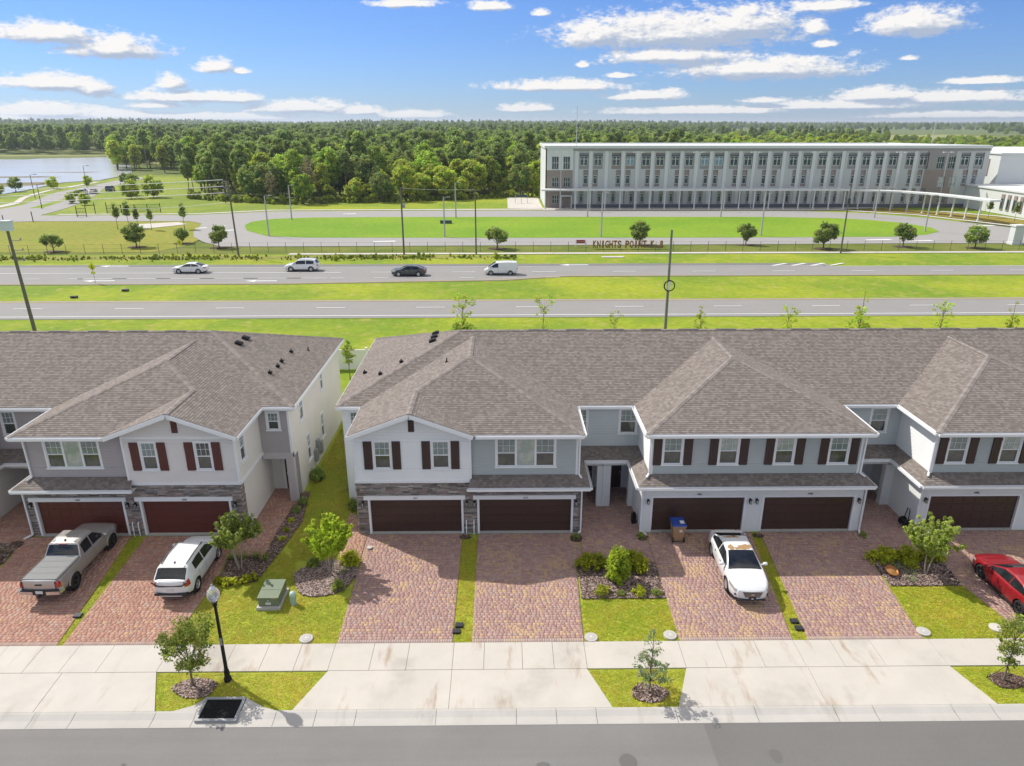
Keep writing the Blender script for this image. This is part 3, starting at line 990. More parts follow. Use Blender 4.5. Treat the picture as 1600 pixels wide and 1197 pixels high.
# school loop road, oval, entry
LOOP = [(-111, 172.6), (-74, 173.4), (-57, 180.6), (-30, 181.6), (2, 181.8), (74, 179.8), (88, 175.4), (97, 166.6), (103, 156), (107.5, 147.4), (116, 138.4), (150, 128), (150, 118.9), (116, 123.5), (104.3, 126.9), (94.8, 129.2), (81.3, 129.6), (24.5, 128.4), (-41.8, 127.2), (-50.3, 127.3), (-55.4, 132.4), (-59.7, 138.7), (-62.6, 145.6), (-64.4, 153.2), (-66, 158.3), (-70.3, 162.2), (-105, 162.3), (-113, 163)]
sheet('loop_road', LOOP, -0.02, ASPH_L)
OVAL = [(-52.5, 147.3), (-55.5, 155), (-56, 161), (-52.6, 166), (-45, 168.2), (-28, 169), (20, 168.9), (61.6, 168.2), (75, 166.2), (82, 163), (87.5, 157.6), (89.6, 150), (88.1, 144.4), (83.1, 140), (75.5, 137.4), (50, 136.8), (1.5, 136.8), (-38, 137.5), (-46, 139.5)]
sheet('oval_lawn', OVAL, 0.0, G_OVAL)
sheet('loop_sidewalk', [[(-107, 174.2), (-74, 175.2), (-58, 182.4), (-30, 183.2), (2, 183.4), (10, 183.4), (10, 186.6), (2, 185.6), (-30, 184.8), (-59, 184), (-75, 176.6), (-107, 175.8)], [(10, 182.3), (84, 181.2), (98, 171.4), (108, 152), (117, 140.5), (150, 131), (150, 132.5), (118, 142), (109.5, 153), (99.5, 172.5), (85.5, 183), (100, 187.9), (10, 187.9)], [(107.5, 178), (116, 168.5), (118.8, 154), (120.5, 154), (117.8, 169.3), (109, 179.5)]], -0.01, CONC_B)
sheet('school_lawn', [(88, 183), (101, 172), (110, 154), (117.5, 153), (115, 168), (106, 178), (100, 186.5)], 0.01, grass_mat('grass_dry', (0.24, 0.20, 0.04), (0.29, 0.22, 0.05), (0.2, 0.19, 0.03), 0.05, 1.0))
mk = []
for x, y, dx, dy in ((-60.5, 151, 1.2, 3), (-58, 146, 3, 1.5), (-64, 150, 2, .8), (-38.5, 174.5, 3, .4), (-24, 132, 4, .4), (68, 133, 5, .4), (75, 131.5, 5, .4), (100, 152, 5, .5)):
    mk.append([(x, y), (x + dx, y + dy), (x + dx - .3, y + dy + 1.0), (x - .3, y + .7)])
sheet('loop_markings', mk, 0.012, PAINT_W)
sheet('drain_pad', [(-80.8, 156.5), (-72, 160.5), (-68.5, 157), (-72.3, 152.4), (-75, 149.5)], 0.0, CONC_B)
sheet('school_pad', [(1, 186), (10, 186), (10, 214), (1, 214)], 0.015, CONC_B)
sheet('side_road', [(-126, 160), (-128, 182), (-128.5, 196), (-136.6, 219), (-141, 232), (-142.6, 248), (-150, 300), (-143, 300), (-135, 250), (-123.7, 223), (-115.7, 201), (-113, 190), (-111.5, 183), (-110, 173), (-104, 172), (-104, 162.5), (-112, 160)], -0.005, ASPH_L)
sheet('side_walkway', [(-133, 186), (-134, 196), (-135, 202), (-141.5, 215), (-145, 225), (-149, 242), (-152, 275), (-149.5, 275), (-147, 240), (-142.5, 223), (-138.8, 213.5), (-132, 200), (-131.2, 196), (-130, 186)], 0.0, CONC_B)
sheet('roadside_grass', [(-260, 158), (-60, 172), (-48, 204), (-84, 218), (-102, 262), (-112, 312), (-150, 312), (-155.5, 300), (-153, 284), (-161, 273), (-158, 258), (-154, 241), (-153, 227), (-180, 217), (-260, 211)], -0.065, grass_mat('grass_roadside', (0.17, 0.235, 0.03), (0.25, 0.29, 0.04), (0.14, 0.19, 0.04), 0.05, 1.0))
sheet('road_island', [(-122, 188), (-119, 189), (-126, 215), (-128.5, 222), (-131, 222), (-127, 212)], 0.01, G_VERGE)
sheet('lake', [(-900, 470), (-406, 462), (-287, 450), (-285, 462), (-253, 480), (-200, 400), (-165, 330), (-158, 306), (-155, 284), (-163, 274), (-160, 258), (-156, 241), (-155, 229), (-180, 219), (-260, 213), (-900, 300)], -0.05, WATER)
sheet('mudflat', [[(-420, 330), (-290, 345), (-260, 335), (-300, 318), (-420, 316)], [(-300, 252), (-190, 268), (-168, 276), (-163, 262), (-175, 252), (-230, 240)], [(-240, 300), (-190, 306), (-178, 300), (-220, 294)], [(-330, 390), (-270, 396), (-262, 390), (-300, 385)], [(-215, 330), (-180, 334), (-184, 328)], [(-290, 285), (-205, 289), (-198, 283), (-260, 279)]], -0.03, MUD)
sheet('meadow', [[(-1200, 478), (-250, 490), (-190, 380), (-170, 420), (-205, 500), (-600, 530), (-1200, 540)]], -0.04, G_PALE)
sheet('pasture', [[(300, 880), (460, 840), (760, 1150), (1000, 1800), (700, 1750), (420, 1250)], [(150, 600), (330, 620), (380, 760), (190, 720)]], -0.03, G_PALE)

sheet('rough_verge', hw([(-112, 114.6), (-40, 114.9), (-14, 115.3), (2, 116.2), (2, 117.6), (-20, 118.2), (-45, 118.4), (-112, 118.2)]), -0.07, grass_mat('grass_rough', (0.17, 0.20, 0.03), (0.26, 0.25, 0.06), (0.24, 0.17, 0.08), 0.25, 1.5))

# ------------------------------------------------------------------ house parts
WIN = {}


def window_meshes(w, h, style, up, lo):
    key = (round(w, 2), round(h, 2), style, up.name, lo.name)
    if key in WIN: return WIN[key]
    f = MB(True)
    c = 0.085
    f.box(-w / 2 - c, w / 2 + c, -.035, .05, h, h + c + .03)
    f.box(-w / 2 - c, -w / 2, -.03, .05, 0, h)
    f.box(w / 2, w / 2 + c, -.03, .05, 0, h)
    f.box(-w / 2 - c - .04, w / 2 + c + .04, -.07, .05, -.075, 0)
    t = 0.035
    cells = [(-w / 2, w / 2, True)]
    if style == 'triple':
        cells = [(-w / 2, -w / 2 + w * .33, True), (-w / 2 + w * .33, w / 2 - w * .33, False), (w / 2 - w * .33, w / 2, True)]
        for xx in (-w / 2 + w * .33, w / 2 - w * .33):
            f.box(xx - .05, xx + .05, -.02, .05, 0, h)
    panes = []
    for (a, b, dbl) in cells:
        f.box(a, a + t + .02, -.004, .055, 0, h); f.box(b - t - .02, b, -.004, .055, 0, h)
        f.box(a + t, b - t, -.004, .056, h - t, h); f.box(a + t, b - t, -.004, .056, 0, t + .02)
        if dbl:
            f.box(a + t, b - t, -.012, .056, h * .48, h * .48 + .05)
            for k in (1, 2):
                xx = a + (b - a) * k / 3
                f.box(xx - .008, xx + .008, .012, .05, h * .48 + .05, h - t)
            f.box(a + t, b - t, .011, .049, h * .75 - .008, h * .75 + .008)
            p1 = MB(True); p1.box(a + .02, b - .02, .035, .07, h * .48 + .02, h - .02)
            p2 = MB(True); p2.box(a + .02, b - .02, .045, .08, .02, h * .48)
            panes += [p1.mesh('pane', up), p2.mesh('pane', lo)]
        else:
            p1 = MB(True); p1.box(a + .02, b - .02, .035, .07, .02, h - .02)
            panes += [p1.mesh('pane', GL_C)]
    WIN[key] = (f.mesh('window', WHITE), panes)
    return WIN[key]


def put_window(B, x, y, z, w, h, rz=0.0, style='double', up=None, lo=None):
    fm, panes = window_meshes(w, h, style, up or GL_B, lo or GL_D)
    o = link('window', fm, B, (x, y, z), rz)
    for p in panes:
        link('pane', p, o)
    return o


SHUTTERS = {}
def put_shutter(B, x, y, z, w, h, mat):
    key = (round(w, 2), round(h, 2), mat.name)
    if key not in SHUTTERS:
        s = MB(True)
        s.box(-w / 2, w / 2, -.05, 0, 0, h)
        bw = w / 3
        for k in range(3):
            s.box(-w / 2 + k * bw + .008, -w / 2 + (k + 1) * bw - .008, -.062, -.045, .01, h - .01)
        s.box(-w / 2, w / 2, -.075, -.06, .12 * h, .12 * h + .09); s.box(-w / 2, w / 2, -.075, -.06, .83 * h, .83 * h + .09)
        SHUTTERS[key] = s.mesh('shutter', mat)
    return link('shutter', SHUTTERS[key], B, (x, y, z))


GD = {}
def put_garage_door(B, x0, x1, y, h, mat):
    w = x1 - x0
    key = (round(w, 2), round(h, 2), mat.name)
    if key not in GD:
        base = MB(True); base.box(-w / 2, w / 2, .03, .07, 0, h)
        ph = h / 4
        p = MB(True)
        p.box(-w / 2 + .005, w / 2 - .005, 0, .035, .006, ph - .006)
        n = 8
        for k in range(n):
            a = -w / 2 + w * k / n + .07; b = -w / 2 + w * (k + 1) / n - .07
            p.box(a, b, -.012, .005, .09, ph - .09)
            p.box(a + .05, b - .05, -.02, -.01, .13, ph - .13)
        GD[key] = (base.mesh('garage_door', mat), p.mesh('panel', mat))
    bm, pm = GD[key]
    o = link('garage_door', bm, B, ((x0 + x1) / 2, y, 0.0))
    for k in range(4):
        c = link('panel', pm, o); c.location = (0, 0, h / 4 * k)
    return o


def wall(mb, p0, p1, z0, z1, holes=(), lap=0.17, m=0, ext=None, out=0.0):
    """wall seen from outside running left (p0) to right (p1), lapped boards or flat, with holes (s0,s1,z0,z1)"""
    p0 = Vector((p0[0], p0[1], 0)); p1 = Vector((p1[0], p1[1], 0)); d = p1 - p0; L = d.length; d.normalize()
    n = Vector((d.y, -d.x, 0))
    zs = {z0, z1}
    if lap:
        k = 1
        while z0 + lap * k < z1 - .02:
            zs.add(z0 + lap * k); k += 1
    for h in holes:
        zs.add(max(z0, min(z1, h[2]))); zs.add(max(z0, min(z1, h[3])))
    zs = sorted(zs)
    for za, zb in zip(zs[:-1], zs[1:]):
        if zb - za < .004: continue
        zm = (za + zb) / 2
        spans = [(0.0, L)]
        for (a, b, h0, h1) in holes:
            if h0 < zm < h1:
                ns = []
                for (s, e) in spans:
                    if b <= s or a >= e: ns.append((s, e)); continue
                    if a > s: ns.append((s, a))
                    if b < e: ns.append((b, e))
                spans = ns
        ea = ext(za) if ext else None; eb = ext(zb) if ext else None
        for (s, e) in spans:
            oa = out + (.026 if lap else 0); ob = out + (.004 if lap else 0)
            sa, ea_, sb, eb_ = s, e, s, e
            if ext:
                sa, ea_ = max(s, ea[0]), min(e, ea[1]); sb, eb_ = max(s, eb[0]), min(e, eb[1])
                if ea_ <= sa: continue
                if eb_ < sb: sb = eb_ = (sb + eb_) / 2
            A = p0 + d * sa + n * oa; Bq = p0 + d * ea_ + n * oa; Cq = p0 + d * eb_ + n * ob; D = p0 + d * sb + n * ob
            mb.add([(A.x, A.y, za), (Bq.x, Bq.y, za), (Cq.x, Cq.y, zb), (D.x, D.y, zb)], [(0, 1, 2, 3)], m)
            if lap and zb - za > .06:      # recessed shadow gap above each board
                gz = zb - .013
                mb.v[-2] = (Cq.x, Cq.y, gz); mb.v[-1] = (D.x, D.y, gz)
                g0 = p0 + d * sb + n * (out - .03); g1 = p0 + d * eb_ + n * (out - .03)
                mb.add([(D.x, D.y, gz), (Cq.x, Cq.y, gz), (g1.x, g1.y, gz), (g0.x, g0.y, gz)], [(0, 1, 2, 3)], m)
                mb.add([(g0.x, g0.y, gz), (g1.x, g1.y, gz), (g1.x, g1.y, zb), (g0.x, g0.y, zb)], [(0, 1, 2, 3)], m)
            if lap:
                E = p0 + d * sa + n * (out + .002); F_ = p0 + d * ea_ + n * (out + .002)
                mb.add([(E.x, E.y, za), (F_.x, F_.y, za), (Bq.x, Bq.y, za), (A.x, A.y, za)], [(0, 1, 2, 3)], m)


SCOL = [(0.25, 0.225, 0.205), (0.31, 0.275, 0.25), (0.19, 0.165, 0.15), (0.34, 0.29, 0.255), (0.27, 0.205, 0.175), (0.15, 0.13, 0.12), (0.37, 0.34, 0.315), (0.29, 0.235, 0.20), (0.23, 0.215, 0.205)]


def stone_veneer(B, rects, y, seed, side=None):
    """ledge stones on the facade plane y (facing -Y) and optionally on side faces x (x, +-1, y0, y1, z0, z1)"""
    r = random.Random(seed)
    vs = []; fs = []; tone = []
    off = ORIGIN[B]
    def stone(a0, a1, z0, z1, d, mk):
        b = len(vs)
        i_ = .008
        for dd, q_ in ((0, 0), (d - .008, 0), (d, i_)):
            for (a, z) in ((a0 + q_, z0 + q_), (a1 - q_, z0 + q_), (a1 - q_, z1 - q_), (a0 + q_, z1 - q_)):
                p = mk(a, z, dd); vs.append((p[0] - off.x, p[1] - off.y, p[2] - off.z))
        for f in ((8, 9, 10, 11), (0, 1, 5, 4), (1, 2, 6, 5), (2, 3, 7, 6), (3, 0, 4, 7), (4, 5, 9, 8), (5, 6, 10, 9), (6, 7, 11, 10), (7, 4, 8, 11)):
            fs.append([b + k for k in f])
        c = r.choice(SCOL); k = r.uniform(.75, 1.25)
        tone.extend([(c[0] * k, c[1] * k, c[2] * k)] * 9)
    def fill(a0, a1, z0, z1, mk):
        z = z0
        while z < z1 - .01:
            h = min(r.choice((.05, .06, .08, .08, .11)), z1 - z)
            if z1 - z - h < .04: h = z1 - z
            a = a0
            while a < a1 - .005:
                l = min(r.uniform(.16, .55), a1 - a)
                if a1 - a - l < .07: l = a1 - a
                if h > .12 and r.random() < .45:
                    stone(a + .004, a + l - .004, z + .004, z + h / 2 - .003, r.uniform(.02, .055), mk)
                    stone(a + .004, a + l - .004, z + h / 2 + .003, z + h - .004, r.uniform(.02, .055), mk)
                else:
                    stone(a + .004, a + l - .004, z + .004, z + h - .004, r.uniform(.02, .06), mk)
                a += l
            z += h
    for (a0, a1, z0, z1) in rects:
        fill(a0, a1, z0, z1, lambda a, z, d: (a, y - d, z))
    for s in side or ():
        x, sg, y0, y1, z0, z1 = s
        fill(y0, y1, z0, z1, (lambda a, z, d: (x + sg * d, a, z)) if sg > 0 else (lambda a, z, d: (x - d, y0 + y1 - a, z)))
    o = link('stone_veneer', np_mesh('stone_veneer', vs, fs, STONE, np.array(tone)), B)
    o['kind'] = 'stuff'
    return o


S = 0.375
YE, YM, ZE = 32.3, 36.2, 6.0


def eave(B, p, q, name='gutter', drop=0.2, w=0.12):
    """white gutter with fascia along an eave from p to q (roof edge), roof on the left when walking p->q seen from above"""
    p = Vector(p); q = Vector(q); d = (q - p).normalized(); n = Vector((d.y, -d.x, 0))   # outward (to the right)
    mb = MB()
    a = p + n * .01; b = q + n * .01
    mb.bar(a - Vector((0, 0, drop / 2 + .035)), b - Vector((0, 0, drop / 2 + .035)), .03, drop)
    c = n * (.02 + w)
    mb.bar(p + c - Vector((0, 0, .085)), q + c - Vector((0, 0, .085)), .012, .12)
    mb.bar(p + c * .55 - Vector((0, 0, .142)), q + c * .55 - Vector((0, 0, .142)), w * .9, .012)
    for e, s_ in ((p, 1), (q, -1)):
        ee = e + d * s_ * .008
        mb.bar(ee + n * .03 - Vector((0, 0, .085)), ee + c - Vector((0, 0, .085)), .012, .11)
    return mb.build(name, WHITE, B)


def downspout(B, pts):
    mb = MB()
    for a, b in zip(pts[:-1], pts[1:]):
        mb.bar(a, b, .075, .095, up=(0, 1, 0))
    return mb.build('downspout', WHITE, B)


def board(B, x0, x1, y0, y1, z0, z1, name='corner_board', mat=None):
    mb = MB(); mb.box(x0, x1, y0, y1, z0, z1)
    return mb.build(name, mat or WHITE, B)


def lantern(B, x, y, z):
    mb = MB()
    mb.box(x - .05, x + .05, y - .03, y, z - .1, z + .12)
    mb.bar((x, y - .02, z + .14), (x, y - .13, z + .14), .03, .03)
    mb.lathe([(.02, z + .16), (.075, z + .11), (.085, z + .1), (.07, z + .09)], (x, y - .13, 0), 8, smooth=False)
    mb.lathe([(.055, z - .12), (.03, z - .15)], (x, y - .13, 0), 8, smooth=False)
    for k in range(4):
        a = math.pi / 4 + k * math.pi / 2
        mb.bar((x + .062 * math.cos(a), y - .13 + .062 * math.sin(a), z - .12), (x + .07 * math.cos(a), y - .13 + .07 * math.sin(a), z + .1), .012, .012)
    o = mb.build('lantern', BLACK, B)
    g = MB(); g.lathe([(.045, z - .11), (.055, z + .08)], (x, y - .13, 0), 8)
    g.build('lamp_glass', GL_C, o)
    return o


def house_number(B, x, y, z, txt):
    cu = bpy.data.curves.new('house_number', 'FONT')
    cu.body = txt; cu.size = .15; cu.extrude = .006; cu.align_x = 'CENTER'
    tmp = bpy.data.objects.new('tmp_text', cu); col.objects.link(tmp)
    dg = bpy.context.evaluated_depsgraph_get()
    me = bpy.data.meshes.new_from_object(tmp.evaluated_get(dg))
    bpy.data.objects.remove(tmp)
    me.materials.clear(); me.materials.append(BLACK)
    o = link('house_number', me, B, (x, y, z)); o.rotation_euler = (R(90), 0, 0)
    return o


def roof_poly(mb, pts, e):
    """roof slope: a thin white-edged deck carrying overlapping shingle courses, each with its own butt edge"""
    n = len(pts); P = [Vector(p) for p in pts]
    nn = Vector((0, 0, 0))
    for i in range(n): nn += (P[i] - P[0]).cross(P[(i + 1) % n] - P[0])
    if nn.z < 0: P.reverse(); nn = -nn
    nn.normalize()
    mb.slab([p - Vector((0, 0, .012)) for p in P], .04, 1)
    eu = Vector(e).normalized(); up = nn.cross(eu)
    if up.z < 0: up = -up; eu = -eu
    uv = [(p.dot(eu), p.dot(up)) for p in P]
    k0 = P[0].dot(nn)
    v0 = min(v for _, v in uv); v1 = max(v for _, v in uv); c = .143
    base = math.floor(v0 / c) * c
    def to3(u, v, o): return eu * u + up * v + nn * (k0 + o)
    v = base
    while v < v1 - 1e-4:
        q = clip_y(uv, v, v + c)
        if len(q) > 2 and abs(area2(q)) > 1e-5:
            if area2(q) < 0: q = q[::-1]
            w = [to3(a, b, .018 - .013 * (b - v) / c) for a, b in q]
            mb.poly(w, 0, uvs=[(a, b + .001) for a, b in q])
            lo = [a for a, b in q if abs(b - v) < 1e-4]
            if len(lo) > 1:
                a0, a1 = min(lo), max(lo)
                mb.add([to3(a0, v, .002), to3(a1, v, .002), to3(a1, v, .018), to3(a0, v, .018)], [(0, 1, 2, 3)], 0, uvs=[(a0, v + .01), (a1, v + .01), (a1, v + .01), (a0, v + .01)])
        v += c


def caps(mb, segs):
    for p, q in segs:
        p = Vector(p); q = Vector(q); d = q - p; L = d.length; d.normalize()
        n = max(2, int(L / .30)); st = L / n
        u = Vector((0, 0, 1)); r = d.cross(u).normalized()
        for k in range(n):
            a = p + d * (k * st); b = p + d * ((k + 1) * st + .03)
            h0, h1 = .040, .030
            dn = Vector((0, 0, .052))
            mb.add([a - r * .15 - dn + u * h1, a + u * h1, a + r * .15 - dn + u * h1, b - r * .15 - dn + u * (h0 + .005), b + u * (h0 + .005), b + r * .15 - dn + u * (h0 + .005)],
                   [(0, 1, 4, 3), (1, 2, 5, 4), (0, 3, 5, 2)], 0, uvs=[(0, k * .3 + v) for v in (0, 0, 0, .13, .13, .13)])


def front_roof(B, eg, eo, apex=None):
    """hipped front roof with an optional gable on the eg side"""
    xc = (eg + eo) / 2; hwid = abs(eo - eg) / 2; zr = ZE + S * hwid
    sg = 1 if eo > eg else -1
    mb = MB(); cp = MB()
    ex = (0, 1, 0)
    pk = (xc, YE + hwid, zr); jn = (xc, YM + hwid, zr)
    if apex is not None:
        h = abs(apex - eg); za = ZE + S * h; Yf = YE - .08; end = apex + (apex - eg)
        ab = (apex, YE + h, za); af = (apex, Yf, za)
        roof_poly(mb, [(eg, Yf, ZE), af, ab, pk, jn, (eg, YM, ZE)], (0, -sg, 0))
        roof_poly(mb, [ab, (end, YE, ZE), (eo, YE, ZE), pk], (1, 0, 0))
        roof_poly(mb, [af, (end, Yf, ZE), (end, YE, ZE), ab], (0, sg, 0))
        caps(cp, [(af, ab), (ab, pk)])
        rk = MB()
        for e in (eg, end):
            rk.bar((e, Yf - .02, ZE - .13), (apex, Yf - .02, za - .13), .035, .2, up=(0, 0, 1))
        rk.build('rake_board', WHITE, B)
    else:
        roof_poly(mb, [(eg, YE, ZE), pk, jn, (eg, YM, ZE)], (0, -sg, 0))
        roof_poly(mb, [(eg, YE, ZE), (eo, YE, ZE), pk], (1, 0, 0))
        caps(cp, [((eg, YE, ZE), pk)])
    roof_poly(mb, [(eo, YE, ZE), pk, jn, (eo, YM, ZE)], (0, sg, 0))
    caps(cp, [((eo, YE, ZE), pk), (pk, jn)])
    rf = mb.build('front_roof', [ROOF, WHITE], B)
    cp.build('ridge_cap', CAP, rf)
    return rf


def vent_box(B, x, y, z, tilt):
    mb = MB(True)
    mb.box(-.18, .18, -.18, .18, 0, .05); mb.box(-.21, .21, -.21, .21, .05, .15); mb.box(-.14, .14, -.14, .14, .15, .18)
    o = mb.build('roof_vent', BLACK, B); o.location = Vector((x, y, z)) - ORIGIN[B]; o.rotation_euler = tilt
    return o


def vent_pipe(B, x, y, z, hood=True):
    mb = MB()
    mb.lathe([(.11, z - .06), (.10, z + .02), (.04, z + .07), (.036, z + .26), (0, z + .26)], (x, y, 0), 8)
    if hood:
        mb.box(x - .10, x + .12, y - .08, y + .08, z + .04, z + .15)
    return mb.build('vent_pipe', BLACK, B)


def soffit(B, rects):
    for (x0, x1, y0, y1, z) in rects:
        mb = MB(); mb.box(x0, x1, y0, y1, z - .02, z)
        mb.build('soffit', WHITE, B)


def garage_front(B, l, r, doors, y, mat, stone, ztop, door_mat, nums, side_depth):
    """ground floor facade: wall with door openings, trims, doors"""
    holes = [(a - l - .02, b - l + .02, -1, 2.05) for a, b in doors]
    mb = MB()
    wall(mb, (l, y), (r, y), -.05, ztop, holes, None)
    for a, b in doors:      # reveals
        mb.quad((a - .02, y, 0), (a - .02, y, 2.05), (a - .02, y + .2, 2.05), (a - .02, y + .2, 0))
        mb.quad((b + .02, y, 2.05), (b + .02, y, 0), (b + .02, y + .2, 0), (b + .02, y + .2, 2.05))
        mb.quad((a, y, 2.05), (b, y, 2.05), (b, y + .2, 2.05), (a, y + .2, 2.05))
    mb.build('garage_wall', mat, B)
    for (a, b), t in zip(doors, nums):
        put_garage_door(B, a, b, y + .12, 2.05, door_mat)
        tr = MB()
        w = .11; pr = .075 if stone else .02
        tr.box(a - w, a, y - pr, y + .1, 0, 2.05); tr.box(b, b + w, y - pr, y + .1, 0, 2.05)
        if stone: tr.box(a - .32, b + .22, y - pr - .02, y + .1, 2.05, 2.28)
        else: tr.box(a - w, b + w, y - pr, y + .1, 2.05, 2.14)
        tr.build('door_trim', WHITE, B)
        ap = MB(); ap.box(a - .05, b + .05, y - .05, y + .14, -.1, .035)
        ap.build('door_sill', CONC_G, B)
        house_number(B, (a + b) / 2, y - pr - (.021 if stone else .001), 2.1 if stone else 2.2, t)
    if stone:
        rects = []; zc = ztop
        xs = [l] + [v for ab in doors for v in ab] + [r]
        for k in range(0, len(xs), 2):
            a = xs[k] + (.11 if k else 0); b = xs[k + 1] - (.11 if k + 1 < len(xs) - 1 else 0)
            rects.append((a, b, 0.0, 2.28 if False else 2.05))
        rects.append((l, r, 2.28, zc))
        x = l
        for a, b in doors:
            rects.append((x, a - .32, 2.05, 2.28)); x = b + .22
        rects.append((x, r, 2.05, 2.28))
        stone_veneer(B, rects, y, int(abs(l * 10)) + 3, [(l, -1, y, y + .5, 0, ztop), (r, 1, y, y + .5, 0, ztop)])


# ------------------------------------------------------------------ the blue grey row (right)
B = thing('townhouse_row', (10, 38, 0), 'grey blue townhouse row with pale gable and dark brown garage doors', 'townhouses')

VENTM = flat('ridge_vent_grey', (0.13, 0.115, 0.105), 0.8)
# main roof
RX = 52.0
mr = MB(); cp = MB()
roof_poly(mr, [(-9.25, 36.2, 6), (RX, 36.2, 6), (RX, 42.75, 8.456), (-2.7, 42.75, 8.456)], (1, 0, 0))
roof_poly(mr, [(-9.25, 36.2, 6), (-2.7, 42.75, 8.456), (-9.25, 49.3, 6)], (0, -1, 0))
roof_poly(mr, [(-9.25, 49.3, 6), (-2.7, 42.75, 8.456), (RX, 42.75, 8.456), (RX, 49.3, 6)], (-1, 0, 0))
caps(cp, [((-9.25, 36.2, 6), (-2.7, 42.75, 8.456)), ((-9.25, 49.3, 6), (-2.7, 42.75, 8.456)), ((-2.7, 42.75, 8.456), (RX, 42.75, 8.456))])
mro = mr.build('main_roof', [ROOF, WHITE], B)
cp.build('ridge_cap', CAP, mro)
for x in np.arange(1.5, 34, 2.35):
    rv = MB(); rv.box(x, x + 1.25, 42.65, 42.85, 8.455, 8.495); rv.build('ridge_vent', VENTM, mro)

front_roof(B, -7.86, 3.97, -4.72)
front_roof(B, 7.14, 18.65)
front_roof(B, 21.76, 33.3)
eave(B, (-1.45, YE, ZE), (3.97, YE, ZE)); eave(B, (7.14, YE, ZE), (18.65, YE, ZE)); eave(B, (21.76, YE, ZE), (33.3, YE, ZE))
eave(B, (3.97, YE, ZE), (3.97, YM, ZE)); eave(B, (7.14, YM, ZE), (7.14, YE, ZE)); eave(B, (18.65, YE, ZE), (18.65, YM, ZE)); eave(B, (21.76, YM, ZE), (21.76, YE, ZE))
eave(B, (3.97, YM, ZE), (7.14, YM, ZE)); eave(B, (18.65, YM, ZE), (21.76, YM, ZE)); eave(B, (-9.25, YM, ZE), (-7.8, YM, ZE))
eave(B, (-7.86, YM, ZE), (-7.86, YE, ZE), 'fascia', .2, .03); eave(B, (-9.25, 49.3, ZE), (-9.25, YM, ZE), 'fascia', .2, .03)
soffit(B, [(-1.5, 3.95, YE + .02, 33.1, 5.76), (7.16, 18.63, YE + .02, 33.1, 5.76), (21.78, 33.3, YE + .02, 33.1, 5.76), (3.72, 3.95, 33.1, 36.5, 5.765), (7.16, 7.62, 33.1, 36.5, 5.765),
           (18.5, 18.63, 33.1, 36.5, 5.765), (21.78, 22.3, 33.1, 36.5, 5.765), (3.95, 7.16, 36.22, 36.6, 5.76), (18.63, 21.78, 36.22, 36.6, 5.76), (-9.2, -7.8, 36.22, 36.6, 5.76), (-9.23, -8.95, 36.6, 49, 5.765)])

# unit with the gable -----------------------
gl, gr, gy_ = -7.72, -1.74, 32.9
def gable_wall(B, gl, gr, gy_, apex, h_half, mat, zb, wins, sill=3.88, wh=1.5, shut=None, wallz=5.62):
    mb = MB()
    holes = [(a - gl, b - gl, sill, sill + wh) for a, b in wins]
    wall(mb, (gl, gy_), (gr, gy_), zb + .13, wallz, holes, .17)
    def ext(z):
        k = (ZE + S * h_half - .05 - z) / S
        return (apex - k - gl, apex + k - gl)
    wall(mb, (gl, gy_), (gr, gy_), wallz + .12, ZE + S * h_half - .08, (), .17, ext=ext)
    mb.build('gable_wall', mat, B)
    board(B, gl, gr, gy_ - .035, gy_ + .02, wallz, wallz + .12, 'trim_board')
    board(B, gl - .03, gr + .03, gy_ - .05, gy_ + .12, zb, zb + .13, 'trim_board')
    board(B, gl - .025, gl + .09, gy_ - .03, gy_ + .09, zb + .13, wallz); board(B, gr - .09, gr + .025, gy_ - .03, gy_ + .09, zb + .13, wallz)
    for k, (a, b) in enumerate(wins):
        put_window(B, (a + b) / 2, gy_, sill, b - a, wh, 0, 'double', (GL_B, GL_D)[k % 2] if shut is SHUT_R else (GL_B, GL_B)[k % 2], GL_D)
        for xx in (a - .085 - .23, b + .085 + .23):
            put_shutter(B, xx, gy_ - .02, sill - .03, .43, wh + .07, shut)
    vb = MB(); vb.box(apex - .15, apex + .15, gy_ - .05, gy_ + .02, 5.94, 6.58)
    for k in range(7): vb.bar((apex - .14, gy_ - .055, 5.98 + k * .085), (apex + .14, gy_ - .055, 5.98 + k * .085), .02, .05)
    vb.build('gable_vent', shut, B)
    un = MB(); un.box(gl, gr, gy_, gy_ + .6, zb - .03, zb); un.build('soffit', WHITE, B)

gable_wall(B, gl, gr, gy_, -4.72, 3.14, SID_PALE, 3.05, [(-6.68, -5.85), (-3.71, -2.85)], shut=SHUT_D)
mb = MB()
wall(mb, (-1.76, 33.1), (3.78, 33.1), 3.3, 5.76, [(-.41 + 1.76, 2.57 + 1.76, 3.86, 5.42)], .17)
mb.build('front_wall', SID_BLUE, B)
put_window(B, 1.08, 33.1, 3.86, 2.98, 1.56, 0, 'triple')
mb = MB()
wall(mb, (3.78, 33.1), (3.78, 36.55), 3.3, 5.8, (), .17)
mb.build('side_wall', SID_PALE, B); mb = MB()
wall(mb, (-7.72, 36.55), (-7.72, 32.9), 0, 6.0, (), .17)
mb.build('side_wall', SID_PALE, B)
board(B, 3.68, 3.805, 33.07, 33.19, 3.3, 5.76)
mb = MB()
wall(mb, (-9.0, 36.55), (-7.72, 36.55), 0, 5.8, [(-8.62 + 9, -8.02 + 9, 4.45, 5.5)], .17)
mb.build('rear_block_wall', SID_PALE, B); mb = MB()
wall(mb, (-9.0, 49.0), (-9.0, 36.55), 0, 5.8, (), None)
mb.build('rear_block_wall', SID_PALE, B)
put_window(B, -8.32, 36.55, 4.45, .6, 1.05, 0, 'double', GL_B, GL_D)
board(B, -9.03, -8.9, 36.52, 36.64, 0, 5.76)
